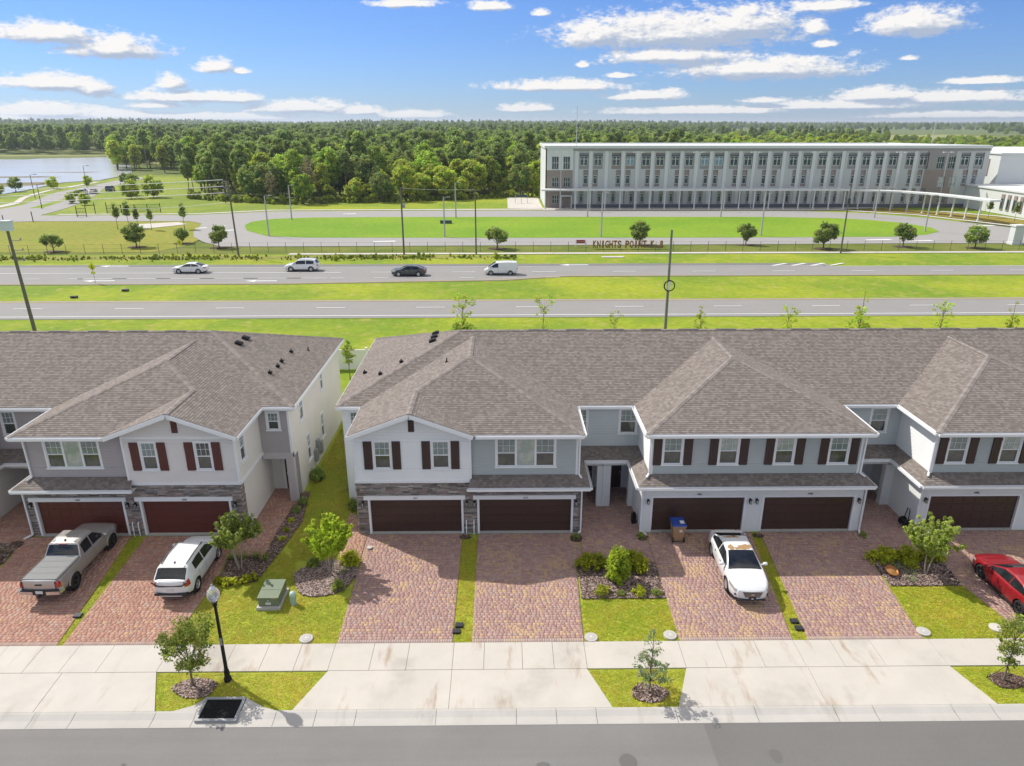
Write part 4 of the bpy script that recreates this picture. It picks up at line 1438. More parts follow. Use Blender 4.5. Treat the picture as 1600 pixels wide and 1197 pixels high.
garage_front(B, -7.75, 3.98, [(-7.08, -2.30), (-1.35, 3.50)], 32.95, STUC_BLUE, True, 3.03, DOOR_D, ('1891', '1893'), 3.0)
mb = MB(); wall(mb, (3.98, 32.95), (3.98, 37.9), -.05, 3.0, (), None); mb.build('garage_side_wall', STUC_BLUE, B)


def pent(B, polys, gutters):
    mb = MB()
    for pts, e in polys: roof_poly(mb, pts, e)
    o = mb.build('pent_roof', [ROOF, WHITE], B)
    for p, q in gutters: eave(B, p, q, 'gutter', .16, .1)
    return o


def recess(B, xa, xb, la, lb, wins, door_mat, stuc, sid, doors, cols, zt=3.38):
    """entry recess between two units: xa..xb upper walls, la..lb lower walls"""
    pent(B, [([(xa, 33.1, 3.38), (xa + .62, 32.35, 3.0), (xa + .62, 35.5, 3.0), (xa, 36.55, zt)], (0, 1, 0)),
             ([(xb, 33.1, 3.38), (xb - .72, 32.35, 3.0), (xb - .72, 35.5, 3.0), (xb, 36.55, zt)], (0, -1, 0)),
             ([(xa + .62, 35.5, 3.0), (xb - .72, 35.5, 3.0), (xb, 36.55, zt), (xa, 36.55, zt)], (1, 0, 0))],
         [((xa + .62, 32.35, 3.0), (xa + .62, 35.5, 3.0)), ((xb - .72, 35.5, 3.0), (xb - .72, 32.35, 3.0)), ((xa + .62, 35.5, 3.0), (xb - .72, 35.5, 3.0))])
    mb = MB()
    wall(mb, (xa, 36.55), (xb, 36.55), zt - .1, 5.8, [(a - xa, b - xa, 4.18, 5.6) for a, b in wins], .17)
    mb.build('recess_wall', sid, B)
    for a, b in wins: put_window(B, (a + b) / 2, 36.55, 4.18, b - a, 1.42, 0, 'double', GL_B, GL_D)
    pw = MB()
    wall(pw, (la, 37.9), (lb, 37.9), -.05, 2.9, [(a - la, b - la, -1, 2.1) for a, b in doors], None)
    pw.box(la, lb, 35.75, 35.95, 2.55, 2.95)
    for a, b in cols: pw.box(a, b, 35.68, 36.05, -.05, 2.55)
    pw.box(la, lb, 36.0, 37.9, 2.78, 2.82)
    pw.build('porch', stuc, B)
    for a, b in doors:
        d = MB(); d.box(a, b, 37.95, 38.0, 0, 2.1)
        for k in range(2):
            for j in range(2):
                x0 = a + .1 + k * (b - a - .1) / 2; x1 = x0 + (b - a) / 2 - .15
                d.box(x0, x1, 37.93, 37.955, .15 + j * 1.0, .95 + j * 1.0)
        do = d.build('front_door', door_mat, B)
        h = MB(); h.box(b - .1, b - .06, 37.88, 37.95, .95, 1.1); h.build('door_handle', GALV, do)
        fr = MB(); fr.box(a - .1, a, 37.86, 37.95, 0, 2.1); fr.box(b, b + .1, 37.86, 37.95, 0, 2.1); fr.box(a - .1, b + .1, 37.86, 37.95, 2.1, 2.2)
        fr.build('door_frame', WHITE, B)


recess(B, 3.78, 7.6, 3.98, 7.27, [(3.9, 4.6), (6.47, 7.38)], DOOR_D, STUC_BLUE, SID_BACK, [(4.35, 5.2), (6.05, 6.95)], [(5.2, 5.56), (5.60, 5.97), (7.0, 7.27)])
recess(B, 18.5, 22.3, 18.95, 22.0, [(20.6, 21.5)], DOOR_D, STUC_BLUE, SID_BACK, [(20.2, 21.1)], [(18.95, 19.3), (21.5, 22.0)])
pent(B, [([(-1.9, 32.35, 3.0), (4.4, 32.35, 3.0), (3.78, 33.1, 3.38), (-1.72, 33.1, 3.38)], (1, 0, 0))], [((-1.95, 32.35, 3.0), (4.4, 32.35, 3.0))])
soffit(B, [(-1.9, 4.36, 32.37, 32.95, 2.83), (6.92, 19.1, 32.37, 32.95, 2.83), (21.6, 34, 32.37, 32.95, 2.83)])


def hip_unit(B, x0, x1, l, r, wins, doors, nums, pl, pr):
    mb = MB()
    wall(mb, (x0, 33.1), (x1, 33.1), 3.3, 5.76, [(a - x0, b - x0, 3.94, 5.46) for a, b in wins], .17)
    mb.build('front_wall', SID_BLUE, B)
    mb = MB()
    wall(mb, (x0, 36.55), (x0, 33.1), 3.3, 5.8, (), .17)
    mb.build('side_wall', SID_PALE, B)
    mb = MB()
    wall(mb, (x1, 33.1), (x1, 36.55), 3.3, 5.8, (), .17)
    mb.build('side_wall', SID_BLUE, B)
    board(B, x0 - .025, x0 + .1, 33.07, 33.19, 3.3, 5.76); board(B, x1 - .1, x1 + .025, 33.07, 33.19, 3.3, 5.76)
    for k, (a, b) in enumerate(wins):
        put_window(B, (a + b) / 2, 33.1, 3.94, b - a, 1.52, 0, 'double', (GL_B, GL_C, GL_C, GL_B)[k % 4], GL_D)
        for xx in (a - .085 - .23, b + .085 + .23): put_shutter(B, xx, 33.08, 3.91, .43, 1.6, SHUT_D)
    garage_front(B, l, r, doors, 32.95, STUC_BLUE, False, 2.98, DOOR_D, nums, 3)
    mb = MB()
    wall(mb, (l, 37.9), (l, 32.95), -.05, 3.0, (), None); mb.build('garage_side_wall', STUC_BLUE, B); mb = MB(); wall(mb, (r, 32.95), (r, 37.9), -.05, 3.0, (), None)
    mb.build('garage_side_wall', STUC_BLUE, B)
    pent(B, [([(pl, 32.35, 3.0), (pr, 32.35, 3.0), (x1, 33.1, 3.38), (x0, 33.1, 3.38)], (1, 0, 0))], [((pl, 32.35, 3.0), (pr, 32.35, 3.0))])


hip_unit(B, 7.6, 18.5, 7.27, 18.95, [(8.2, 9.15), (11.1, 12.05), (14.0, 14.95), (16.82, 17.77)], [(7.82, 12.66), (13.72, 18.48)], ('1901', '1903'), 6.88, 19.12)
hip_unit(B, 22.3, 33.0, 22.0, 33.3, [(22.98, 23.93), (25.75, 26.7), (28.6, 29.55), (31.4, 32.3)], [(22.55, 27.3), (28.3, 33.0)], ('1905', '1907'), 21.58, 33.6)
mb = MB(); wall(mb, (33.0, 36.55), (RX - .5, 36.55), 0, 5.8, (), .17); mb.build('rear_wall', STUC_BLUE, B); mb = MB(); wall(mb, (RX - .5, 49), (-9.0, 49), 0, 5.8, (), None); mb.build('rear_wall', STUC_BLUE, B)

for x in (-7.45, -2.0, -1.6, 3.74): lantern(B, x, 32.9, 1.85)
for x in (7.55, 12.95, 13.3, 18.72, 22.27): lantern(B, x, 32.95, 1.85)
downspout(B, [(3.86, 32.5, 5.86), (3.86, 33.0, 5.6), (3.86, 33.03, 3.42), (3.98, 32.8, 3.32)])
downspout(B, [(4.04, 32.42, 2.88), (4.03, 32.88, 2.7), (4.03, 32.88, .1), (3.75, 32.55, .04), (3.6, 32.5, .03)])
downspout(B, [(7.3, 32.6, 5.86), (7.5, 33.05, 5.6), (7.52, 33.05, 3.42), (7.35, 32.8, 3.32)])
downspout(B, [(7.2, 32.5, 2.88), (7.22, 32.88, 2.7), (7.22, 32.88, .12), (7.5, 32.55, .05)])
downspout(B, [(18.58, 32.5, 5.86), (18.58, 33.0, 5.6), (18.58, 33.03, 3.42), (18.75, 32.8, 3.32)])
downspout(B, [(19.0, 32.5, 2.88), (19.0, 32.88, 2.7), (19.0, 32.88, .1), (18.9, 32.5, .04)])
downspout(B, [(22.0, 32.6, 5.86), (22.2, 33.05, 5.6), (22.22, 33.05, 3.42), (22.05, 32.8, 3.32)])
downspout(B, [(21.95, 32.5, 2.88), (21.95, 32.88, 2.7), (21.95, 32.88, .1)])
downspout(B, [(5.58, 35.6, 2.9), (5.58, 35.64, 2.7), (5.58, 35.64, .05)])
for x in (-2.05, -1.65):
    mb = MB(); mb.tube([(x, 32.8, -.02), (x, 32.8, .75), (x, 32.9, .8)], .025); mb.tube([(x, 32.8, .35), (x, 32.8, .45)], .04); mb.build('pipe', WHITE, B)
for y, x, z in ((44.11, -4.41, 7.81), (43.3, -4.42, 7.81), (42.5, -4.45, 7.8)): vent_box(B, x, y, z, (0, -.36, 0))
for x, y, z in ((-8.48, 40.78, 6.29), (-7.27, 39.26, 6.74), (-6.15, 40.22, 7.16), (-3.31, 38.68, 7.71)): vent_pipe(B, x, y, z, x < -4)

# ------------------------------------------------------------------ the beige row (left)
A = thing('townhouse_row', (-22, 38, 0), 'beige townhouse row with reddish brown shutters and garage doors', 'townhouses')
LX = -52.0
mr = MB(); cp = MB()
roof_poly(mr, [(LX, 36.2, 6), (-11.6, 36.2, 6), (-18.15, 42.75, 8.456), (LX, 42.75, 8.456)], (1, 0, 0))
roof_poly(mr, [(-11.6, 36.2, 6), (-11.6, 49.3, 6), (-18.15, 42.75, 8.456)], (0, 1, 0))
roof_poly(mr, [(LX, 49.3, 6), (LX, 42.75, 8.456), (-18.15, 42.75, 8.456), (-11.6, 49.3, 6)], (-1, 0, 0))
caps(cp, [((-11.6, 36.2, 6), (-18.15, 42.75, 8.456)), ((-11.6, 49.3, 6), (-18.15, 42.75, 8.456)), ((-18.15, 42.75, 8.456), (LX, 42.75, 8.456))])
mro = mr.build('main_roof', [ROOF, WHITE], A); cp.build('ridge_cap', CAP, mro)
for x in np.arange(-33, -19, 2.4):
    rv = MB(); rv.box(x, x + 1.25, 42.65, 42.85, 8.455, 8.495); rv.build('ridge_vent', VENTM, mro)
front_roof(A, -13.3, -24.6, -16.6)
front_roof(A, -40.0, -28.0)
eave(A, (-24.6, YE, ZE), (-19.95, YE, ZE)); eave(A, (-24.6, YM, ZE), (-24.6, YE, ZE)); eave(A, (-28.0, YM, ZE), (-24.6, YM, ZE)); eave(A, (-28.0, YE, ZE), (-28.0, YM, ZE)); eave(A, (-40, YE, ZE), (-28, YE, ZE))
eave(A, (-13.3, YM, ZE), (-11.6, YM, ZE)); eave(A, (-13.3, YE - .05, ZE), (-13.3, YM, ZE), 'fascia', .2, .03); eave(A, (-11.6, YM, ZE), (-11.6, 49.3, ZE), 'fascia', .2, .03)
soffit(A, [(-24.58, -19.9, YE + .02, 33.1, 5.76), (-24.58, -24.3, 33.1, 36.5, 5.765), (-28.3, -24.6, 36.22, 36.6, 5.76), (-13.7, -13.32, 32.3, 36.5, 5.765), (-13.6, -11.62, 36.22, 36.5, 5.76), (-12.0, -11.62, 36.5, 49, 5.765), (-40, -28, YE + .02, 33.1, 5.76)])
gable_wall(A, -19.42, -13.7, 32.9, -16.6, 3.3, SID_CREAM, 3.0, [(-18.5, -17.75), (-15.73, -14.98)], shut=SHUT_R)
mb = MB()
wall(mb, (-24.5, 33.1), (-19.4, 33.1), 3.3, 5.76, [(-23.45 + 24.5, -20.75 + 24.5, 3.92, 5.44)], .17)
mb.build('front_wall', SID_TAUPE, A); mb = MB()
wall(mb, (-24.5, 36.55), (-24.5, 33.1), 3.3, 5.8, (), .17)
mb.build('front_wall', SID_TAUPE, A); mb = MB()
wall(mb, (-28.3, 36.55), (-24.5, 36.55), 3.3, 5.8, [(.42, 1.12, 4.25, 5.6)], .17)
mb.build('front_wall', SID_TAUPE, A); mb = MB()
wall(mb, (-28.3, 33.1), (-28.3, 36.55), 3.3, 5.8, (), .17)
mb.build('front_wall', SID_TAUPE, A); mb = MB()
wall(mb, (-40, 33.1), (-28.3, 33.1), 3.3, 5.76, (), .17)
mb.build('front_wall', SID_TAUPE, A); mb = MB()
wall(mb, (-13.7, 36.5), (-12.0, 36.5), 3.05, 5.8, [(.5, 1.12, 4.5, 5.5)], .17)
mb.build('front_wall', SID_TAUPE, A)
put_window(A, -22.1, 33.1, 3.92, 2.7, 1.52, 0, 'triple')
put_window(A, -27.53, 36.55, 4.25, .7, 1.35, 0, 'double', GL_B, GL_D)
put_window(A, -12.89, 36.5, 4.5, .62, 1.0, 0, 'double', GL_B, GL_D)
mb = MB()
wall(mb, (-13.7, 32.9), (-13.7, 36.5), 3.13, 6.0, [(.55, 1.2, 4.0, 5.5)], None)
mb.build('side_wall', STUC_CREAM, A)
put_window(A, -13.7, 33.78, 4.0, .65, 1.5, R(90), 'double', GL_B, GL_D)
board(A, -13.72, -13.64, 32.95, 36.5, 2.98, 3.13, 'trim_board')
mb = MB()
wall(mb, (-13.78, 32.95), (-13.78, 38.0), -.05, 2.98, (), None)
mb.build('side_wall', STUC_CREAM, A); mb = MB()
wall(mb, (-12.0, 36.5), (-12.0, 49), -.05, 5.8, [(-.01, .95, -1, 2.75), (2.0, 2.75, 4.15, 5.65), (7.0, 7.6, 4.2, 5.5), (2.9, 3.55, 1.1, 2.75), (6.3, 6.95, 1.1, 2.7)], None)
mb.build('side_wall', STUC_CREAM, A); mb = MB()
wall(mb, (-13.78, 38.0), (-12.0, 38.0), -.05, 2.75, [(.75, 1.6, -1, 2.1)], None)
mb.build('side_wall', STUC_CREAM, A)
for yy, z, w, h in ((38.87, 4.15, .75, 1.5), (43.8, 4.2, .6, 1.3), (39.72, 1.1, .65, 1.65), (43.12, 1.1, .65, 1.6)):
    put_window(A, -12.0, yy, z, w, h, R(90), 'double', GL_B, GL_D)
pw = MB(); pw.box(-13.7, -12.0, 36.46, 36.75, 2.7, 3.06); pw.box(-12.42, -12.0, 36.48, 36.85, -.05, 2.7); pw.box(-13.7, -12.02, 36.75, 38.0, 2.72, 2.76); pw.box(-12.2, -12.02, 37.43, 38.0, -.05, 2.72)
pw.build('porch', wall_mat('stucco_porch', (0.50, 0.46, 0.46), 0.85, 0.4, 80), A)
d = MB(); d.box(-13.05, -12.2, 38.03, 38.08, 0, 2.1)
for j in range(2): d.box(-12.95, -12.3, 38.01, 38.035, .15 + j, .95 + j)
do = d.build('front_door', DOOR_R, A)
fr = MB(); fr.box(-13.15, -13.05, 37.95, 38.04, 0, 2.1); fr.box(-13.15, -12.1, 37.95, 38.04, 2.1, 2.2); fr.build('door_frame', WHITE, A)
h = MB(); h.box(-12.95, -12.9, 37.96, 38.03, .95, 1.1); h.build('door_handle', GALV, do)
board(A, -12.1, -11.975, 36.47, 36.6, 3.05, 5.76)
board(A, -24.525, -24.4, 33.07, 33.19, 3.3, 5.76)
for yy, z in ((40.5, .5), (41.1, .9), (41.7, .5)):
    mb = MB(); mb.box(-12.0, -11.8, yy, yy + .4, z, z + .8); mb.build('meter_box', GREY, A)
mb = MB(); mb.box(-11.7, -10.9, 45.5, 46.3, -.05, .85)
for k in range(9): mb.box(-10.9, -10.885, 45.55 + k * .08, 45.59 + k * .08, .05, .8)
garage_front(A, -25.0, -13.78, [(-24.5, -20.0), (-19.0, -14.45)], 32.95, STUC_CREAM, True, 2.98, DOOR_R, ('1887', '1889'), 3)
mb = MB(); wall(mb, (-25.0, 38), (-25.0, 32.95), -.05, 3.0, (), None); mb.build('garage_side_wall', STUC_CREAM, A); mb = MB(); wall(mb, (-28.05, 32.95), (-28.05, 38), -.05, 3.0, (), None); mb.build('garage_side_wall', STUC_CREAM, A); mb = MB(); wall(mb, (-40, 32.95), (-28.05, 32.95), -.05, 3.0, (), None)
mb.build('garage_side_wall', STUC_CREAM, A); mb = MB()
wall(mb, (-28.05, 37.9), (-25.0, 37.9), -.05, 2.9, [(1.7, 2.6, -1, 2.1)], None)
mb.box(-28.05, -25.0, 35.75, 35.95, 2.55, 2.95)
mb.build('garage_side_wall', STUC_CREAM, A)
d = MB(); d.box(-26.4, -25.4, 37.95, 38.0, 0, 2.1); d.build('front_door', DOOR_R, A)
pent(A, [([(-25.2, 32.35, 3.0), (-19.1, 32.35, 3.0), (-19.3, 33.1, 3.38), (-24.5, 33.1, 3.38)], (1, 0, 0)),
         ([(-25.2, 35.5, 3.0), (-25.2, 32.35, 3.0), (-24.5, 33.1, 3.38), (-24.5, 36.55, 3.38)], (0, -1, 0)),
         ([(-27.6, 35.5, 3.0), (-25.2, 35.5, 3.0), (-24.5, 36.55, 3.38), (-28.3, 36.55, 3.38)], (1, 0, 0)),
         ([(-27.6, 32.35, 3.0), (-27.6, 35.5, 3.0), (-28.3, 36.55, 3.38), (-28.3, 33.1, 3.38)], (0, 1, 0)),
         ([(-40, 32.35, 3.0), (-27.6, 32.35, 3.0), (-28.3, 33.1, 3.38), (-40, 33.1, 3.38)], (1, 0, 0))],
     [((-25.2, 32.35, 3.0), (-19.05, 32.35, 3.0)), ((-25.2, 35.5, 3.0), (-25.2, 32.35, 3.0)), ((-27.6, 35.5, 3.0), (-25.2, 35.5, 3.0)), ((-27.6, 32.35, 3.0), (-27.6, 35.5, 3.0)), ((-40, 32.35, 3.0), (-27.6, 32.35, 3.0))])
soffit(A, [(-25.18, -19.1, 32.37, 32.95, 2.83)])
mb = MB(); wall(mb, (-12.0, 49), (LX + .5, 49), 0, 5.8, (), None); wall(mb, (LX + .5, 49), (LX + .5, 36.5), 0, 5.8, (), None); wall(mb, (LX + .5, 36.55), (-40, 36.55), 0, 5.8, (), .17); mb.build('rear_wall', STUC_CREAM, A)
for x in (-24.75, -19.7, -19.3, -14.1): lantern(A, x, 32.9, 1.85)
downspout(A, [(-24.45, 32.5, 5.86), (-24.42, 33.0, 5.6), (-24.42, 33.03, 3.42), (-24.6, 32.8, 3.32)])
downspout(A, [(-25.05, 32.45, 2.88), (-25.04, 32.88, 2.7), (-25.04, 32.88, .1), (-25.3, 32.5, .05)])
for x in (-19.65, -19.35):
    mb = MB(); mb.tube([(x, 32.8, -.02), (x, 32.8, .75), (x, 32.9, .8)], .025); mb.tube([(x, 32.8, .35), (x, 32.8, .45)], .04); mb.build('pipe', WHITE, A)
for x, y, z in ((-16.38, 42.11, 7.79), (-16.35, 43.25, 7.78)): vent_box(A, x, y, z, (0, .36, 0))
for x, y, z in ((-13.66, 43.54, 6.77), (-13.69, 41.56, 6.79), (-13.65, 40.63, 6.77), (-13.73, 39.39, 6.8), (-12.94, 44.86, 6.5)): vent_pipe(A, x, y, z, x < -13)

# white vinyl fence closing the gap behind the two rows
F_ = thing('vinyl_fence', (-12, 60, 0), 'white vinyl privacy fence behind the gap between the two rows', 'fence')
for k in range(-22, 22):
    x0 = -12.2 + k * 1.83
    p = MB(); p.box(x0 + 1.77, x0 + 1.9, 59.93, 60.07, -.05, 1.95); p.box(x0 + 1.745, x0 + 1.925, 59.9, 60.1, 1.95, 1.99); p.build('fence_post', WHITE, F_)
    p = MB(); p.box(x0 + .07, x0 + 1.77, 59.97, 60.03, .15, 1.62); p.box(x0 + .07, x0 + 1.77, 59.955, 60.045, 1.62, 1.8); p.box(x0 + .07, x0 + 1.77, 59.955, 60.045, .0, .15)
    for j in range(1, 9): p.box(x0 + .07 + j * .19 - .004, x0 + .07 + j * .19 + .004, 59.962, 60.038, .16, 1.61)
    p.build('fence_panel', WHITE, F_)

# ------------------------------------------------------------------ vehicles
def paint(name, c, metal=0.0, rough=0.35):
    m, q, b, o = base_mat(name, rough, metal, 0.5)
    t = q.n('ShaderNodeTexCoord')
    n = q.noise(t.outputs['Object'], 2.5, 4)
    q.l(q.mix(n, tuple(x * .93 for x in c), tuple(min(1, x * 1.05) for x in c)), b.inputs['Base Color'])
    b.inputs['Coat Weight'].default_value = 0.8
    b.inputs['Coat Roughness'].default_value = 0.06
    return m


P_WHITE = paint('paint_white', (0.72, 0.73, 0.73))
P_SILV = paint('paint_silver', (0.45, 0.43, 0.405), 0.5, 0.32)
P_RED = paint('paint_red', (0.29, 0.007, 0.014), 0.15)
P_DARK = paint('paint_dark', (0.045, 0.05, 0.055), 0.3)
P_BLUE = paint('paint_blue', (0.05, 0.12, 0.22), 0.3)
TYRE = flat('tyre', (0.016, 0.016, 0.017), 0.85)
RIM = flat('rim_alloy', (0.55, 0.56, 0.57), 0.3, 0.7)
RIM_B = flat('rim_black', (0.02, 0.02, 0.022), 0.35, 0.3)
TRIM = flat('black_plastic', (0.018, 0.018, 0.02), 0.55)
LAMP_R = flat('tail_lamp', (0.42, 0.015, 0.012), 0.15, coat=0.6)
LAMP_W = flat('head_lamp', (0.42, 0.44, 0.46), 0.12, 0.3, coat=0.8)
PLATE = flat('plate', (0.62, 0.63, 0.62), 0.5)
CHROME = flat('chrome', (0.6, 0.61, 0.62), 0.15, 0.9)
PEEL = flat('bare_roof_primer', (0.36, 0.22, 0.10), 0.7, var=0.2, scale=9)


def interp(tab, x):
    if x <= tab[0][0]: return tab[0][1]
    for (a, va), (b, vb) in zip(tab[:-1], tab[1:]):
        if x <= b:
            t = (x - a) / (b - a); t2 = t * t * (3 - 2 * t) * .5 + t * .5
            return va + (vb - va) * t2
    return tab[-1][1]


def wheel_meshes(r, w, rimr, rim, nsp):
    t = MB(True)
    t.lathe([(rimr, -w / 2 + .01), (r - .05, -w / 2), (r - .012, -w / 2 + .03), (r, -w * .2), (r, w * .2), (r - .012, w / 2 - .03), (r - .05, w / 2), (rimr, w / 2 - .01)], (0, 0, 0), 26, axis='y')
    rm = MB(True)
    rm.lathe([(rimr, -w / 2 + .005), (rimr - .03, -w / 2 + .01), (rimr - .04, -w / 2 + .06), (rimr - .05, w / 2 - .06), (rimr - .03, w / 2 - .01), (rimr, w / 2 - .005)], (0, 0, 0), 26, axis='y')
    for s in (-1, 1):
        rm.lathe([(.0, s * (w / 2 - .02)), (.055, s * (w / 2 - .02)), (.065, s * (w / 2 - .05))], (0, 0, 0), 12, axis='y')
        for k in range(nsp):
            a = 2 * math.pi * k / nsp
            for da in (-.09, .09):
                rm.bar((.05 * math.cos(a), s * (w / 2 - .04), .05 * math.sin(a)), ((rimr - .02) * math.cos(a + da), s * (w / 2 - .03), (rimr - .02) * math.sin(a + da)), .035, .03, up=(0, 1, 0))
    bd = MB(True)
    bd.lathe([(0, -.02), (rimr - .05, -.02), (rimr - .05, .02), (0, .02)], (0, 0, 0), 18, axis='y', smooth=False)
    return t.mesh('tyre', TYRE), rm.mesh('rim', rim), bd.mesh('brake_disc', DKGREY)


def make_car(name, loc, rz, label, cat, spec, group=None):
    """spec: L length, W width, top profile tables along x (front = +L/2), wheels, glasshouse"""
    c = thing(name, loc, label, cat, group, rz)
    L, W = spec['L'], spec['W']
    wx = spec['wx']; wr = spec['wr']; ar = wr + spec.get('gap', .06)
    top = spec['top']; sill = spec.get('sill', .26)
    pl = spec.get('plan') or [(-L / 2, .80), (-L / 2 + .12, .90), (-L / 2 + .5, .985), (-L / 2 + 1.1, 1), (L / 2 - 1.1, 1), (L / 2 - .55, .965), (L / 2 - .2, .86), (L / 2, .70)]
    bot = [(-L / 2, sill + .14), (-L / 2 + .35, sill + .02), (-L / 2 + .7, sill), (L / 2 - .7, sill), (L / 2 - .3, sill - .02), (L / 2, sill + .06)]
    def hw_(x): return interp(pl, x) * W / 2
    def prof(f):      # half-width factor by height fraction
        return interp([(0, .93), (.12, .97), (.35, 1.0), (.62, 1.0), (.8, .985), (.92, .955), (1, .90)], f)
    def zb_(x):
        z = interp(bot, x)
        for cx in wx:
            d = abs(x - cx)
            if d < ar: z = max(z, wr + math.sqrt(ar * ar - d * d))
        return z
    def zt_(x): return interp(top, x)
    n = spec.get('n', 64)
    xs = sorted(set([-L / 2 + L * k / n for k in range(n + 1)] + [cx + s * ar * q_ for cx in wx for s in (-1, 1) for q_ in (.999, .97, .9, .75)]))
    FR = (0, .1, .22, .36, .5, .64, .78, .9, 1.0)
    body = MB(True); rows = []
    cr = spec.get('crown', .035)
    for x in xs:
        zb, zt = zb_(x), zt_(x); h = hw_(x)
        zref0 = interp(bot, x)
        pts = []
        for f in FR:
            z = zb + (zt - zb) * f
            ff = max(0, min(1, (z - zref0) / max(.05, zt - zref0)))
            pts.append((h * prof(ff), z))
        pts += [(h * .84, zt + cr * .45), (h * .6, zt + cr * .8), (h * .3, zt + cr), (0, zt + cr)]
        rows.append(pts)
    m = len(rows[0]); full = 2 * m - 1
    vs = []
    for x, pts in zip(xs, rows):
        bulge = 0
        for (y, z) in pts: vs.append((x, y, z))
        for (y, z) in pts[-2::-1]: vs.append((x, -y, z))
    fs = []; mi = []
    for i in range(len(xs) - 1):
        for j in range(full - 1):
            fs.append((i * full + j, i * full + j + 1, (i + 1) * full + j + 1, (i + 1) * full + j))
    body.add(vs, fs, 0, True)
    # rounded end caps
    for i, sg in ((0, -1), (len(xs) - 1, 1)):
        pts = rows[i]; NC = 10
        cv = []; cf = []
        for j in range(m):
            y, z = pts[j]
            for k in range(NC + 1):
                t = 1 - 2 * k / NC
                f = j / (m - 1)
                bl = (1 - t * t) * spec.get('bulge', .10) * (1 - .35 * abs(2 * f - .8)) if j < m - 1 else 0
                cv.append((xs[i] + sg * bl * (1 if j < 9 else .25 * (m - 1 - j) / 4), y * t, z))
        for j in range(m - 1):
            for k in range(NC):
                f = (j * (NC + 1) + k, j * (NC + 1) + k + 1, (j + 1) * (NC + 1) + k + 1, (j + 1) * (NC + 1) + k)
                cf.append(f if sg > 0 else f[::-1])
        body.add(cv, cf, 0, True)
    # glasshouse
    gh = spec['gh']       # xr base rear, xrr roof rear, xrf roof front, xf base front, zr roof height table
    b0, r0, r1, b1 = gh['b0'], gh['r0'], gh['r1'], gh['b1']
    rt = gh['roof']; wb = gh.get('wb', .90) * W / 2; wtp = gh.get('wt', .70) * W / 2
    gx = sorted(set([b0 + (r0 - b0) * k / 8 for k in range(9)] + [r0 + (r1 - r0) * k / 24 for k in range(25)] + [r1 + (b1 - r1) * k / 10 for k in range(11)] + list(gh.get('cuts', ()))))
    def rz_(x):
        base = zt_(x) - .01
        if x < r0: t = max(0.0, (x - b0) / (r0 - b0)); return base + (interp(rt, r0) - base) * (t ** .92)
        if x > r1: t = max(0.0, (b1 - x) / (b1 - r1)); return base + (interp(rt, r1) - base) * (t ** .9)
        return interp(rt, x)
    zmax = max(v for _, v in rt)
    classes = {}
    def put(cls, vs_, f_):
        classes.setdefault(cls, MB(True)).add(vs_, f_, 0, cls in ('roof', 'windscreen', 'rear_window'))
    SF = (0, .07, .86, .97)
    def gsec(x):
        zb = zt_(x) - .012; z1 = rz_(x); hgt = max(.001, z1 - zb)
        k = hgt / (zmax - .9) if zmax > 1 else 1
        wlow = min(wb, hw_(x) * .955)
        wtop = wlow - (wb - wtp) * min(1.05, hgt / (zmax - zt_(0)))
        p = [(wlow + (wtop - wlow) * f, zb + (hgt - min(.05, hgt * .2)) * f) for f in SF]
        p += [(wtop * .93, z1 - min(.022, hgt * .1)), (wtop * .72, z1 - min(.006, .05 * hgt)), (wtop * .36, z1), (0, z1)]
        return p
    pill = gh.get('pillars', ())
    for xa, xb in zip(gx[:-1], gx[1:]):
        A, Bq = gsec(xa), gsec(xb); xm = (xa + xb) / 2
        for sd in (1, -1):
            for j in range(len(A) - 1):
                q4 = [(xa, sd * A[j][0], A[j][1]), (xa, sd * A[j + 1][0], A[j + 1][1]), (xb, sd * Bq[j + 1][0], Bq[j + 1][1]), (xb, sd * Bq[j][0], Bq[j][1])]
                if sd < 0: q4 = q4[::-1]
                hgt = rz_(xm) - zt_(xm)
                if j >= 3:
                    if xm > r1 + .03 and j >= 4: cls = 'windscreen'
                    elif xm < r0 - .03 and j >= 4: cls = 'rear_window' if xm > b0 + gh.get('rw', .06) else 'roof'
                    else: cls = 'roof'
                elif j == 1 and gh['s0'] < xm < gh['s1'] and hgt > .16 and not any(a < xm < b for a, b in pill):
                    cls = 'side_window_l' if sd > 0 else 'side_window_r'
                    if len(pill): cls += str(sum(1 for a, b in pill if xm > b))
                else: cls = 'roof'
                put(cls, q4, [(0, 1, 2, 3)])
    body_o = body.build('body', spec['paint'], c)
    for k_ in list(classes):
        nm = 'side_window' if k_.startswith('side_window') else ('cab_roof' if k_ == 'roof' else k_)
        mt = spec['paint'] if k_ == 'roof' else (spec.get('rearglass', GL_CAR) if k_ == 'rear_window' else GL_CAR)
        # weld for smooth shading
        me = classes[k_].mesh(nm, mt)
        bm = bmesh.new(); bm.from_mesh(me); bmesh.ops.remove_doubles(bm, verts=bm.verts, dist=.0008); bm.to_mesh(me); bm.free()
        link(nm, me, c)
    # dark floor pan and wheel housings
    fl = MB(True); fl.box(-L / 2 + .2, L / 2 - .2, -W / 2 + .27, W / 2 - .27, sill - .06, min(zt_(x) for x in (-L / 4, 0, L / 4)) - .15)
    fl.box(-L / 2 + .25, L / 2 - .25, -W / 2 + .1, W / 2 - .1, sill - .02, sill + .05)
    for cx in wx:
        for s in (-1, 1):
            fl.lathe([(ar - .005, s * (W / 2 - .27)), (ar - .005, s * (W / 2 - .03))], (cx, 0, wr), 20, axis='y')
    fl.build('underbody', TRIM, c)
    tm, rmm, bd = spec['wheel']
    for cx in wx:
        for s in (-1, 1):
            t = link('wheel', tm, c); t.location = (cx, s * (W / 2 - .125), wr)
            link('rim', rmm, t); link('brake_disc', bd, t)
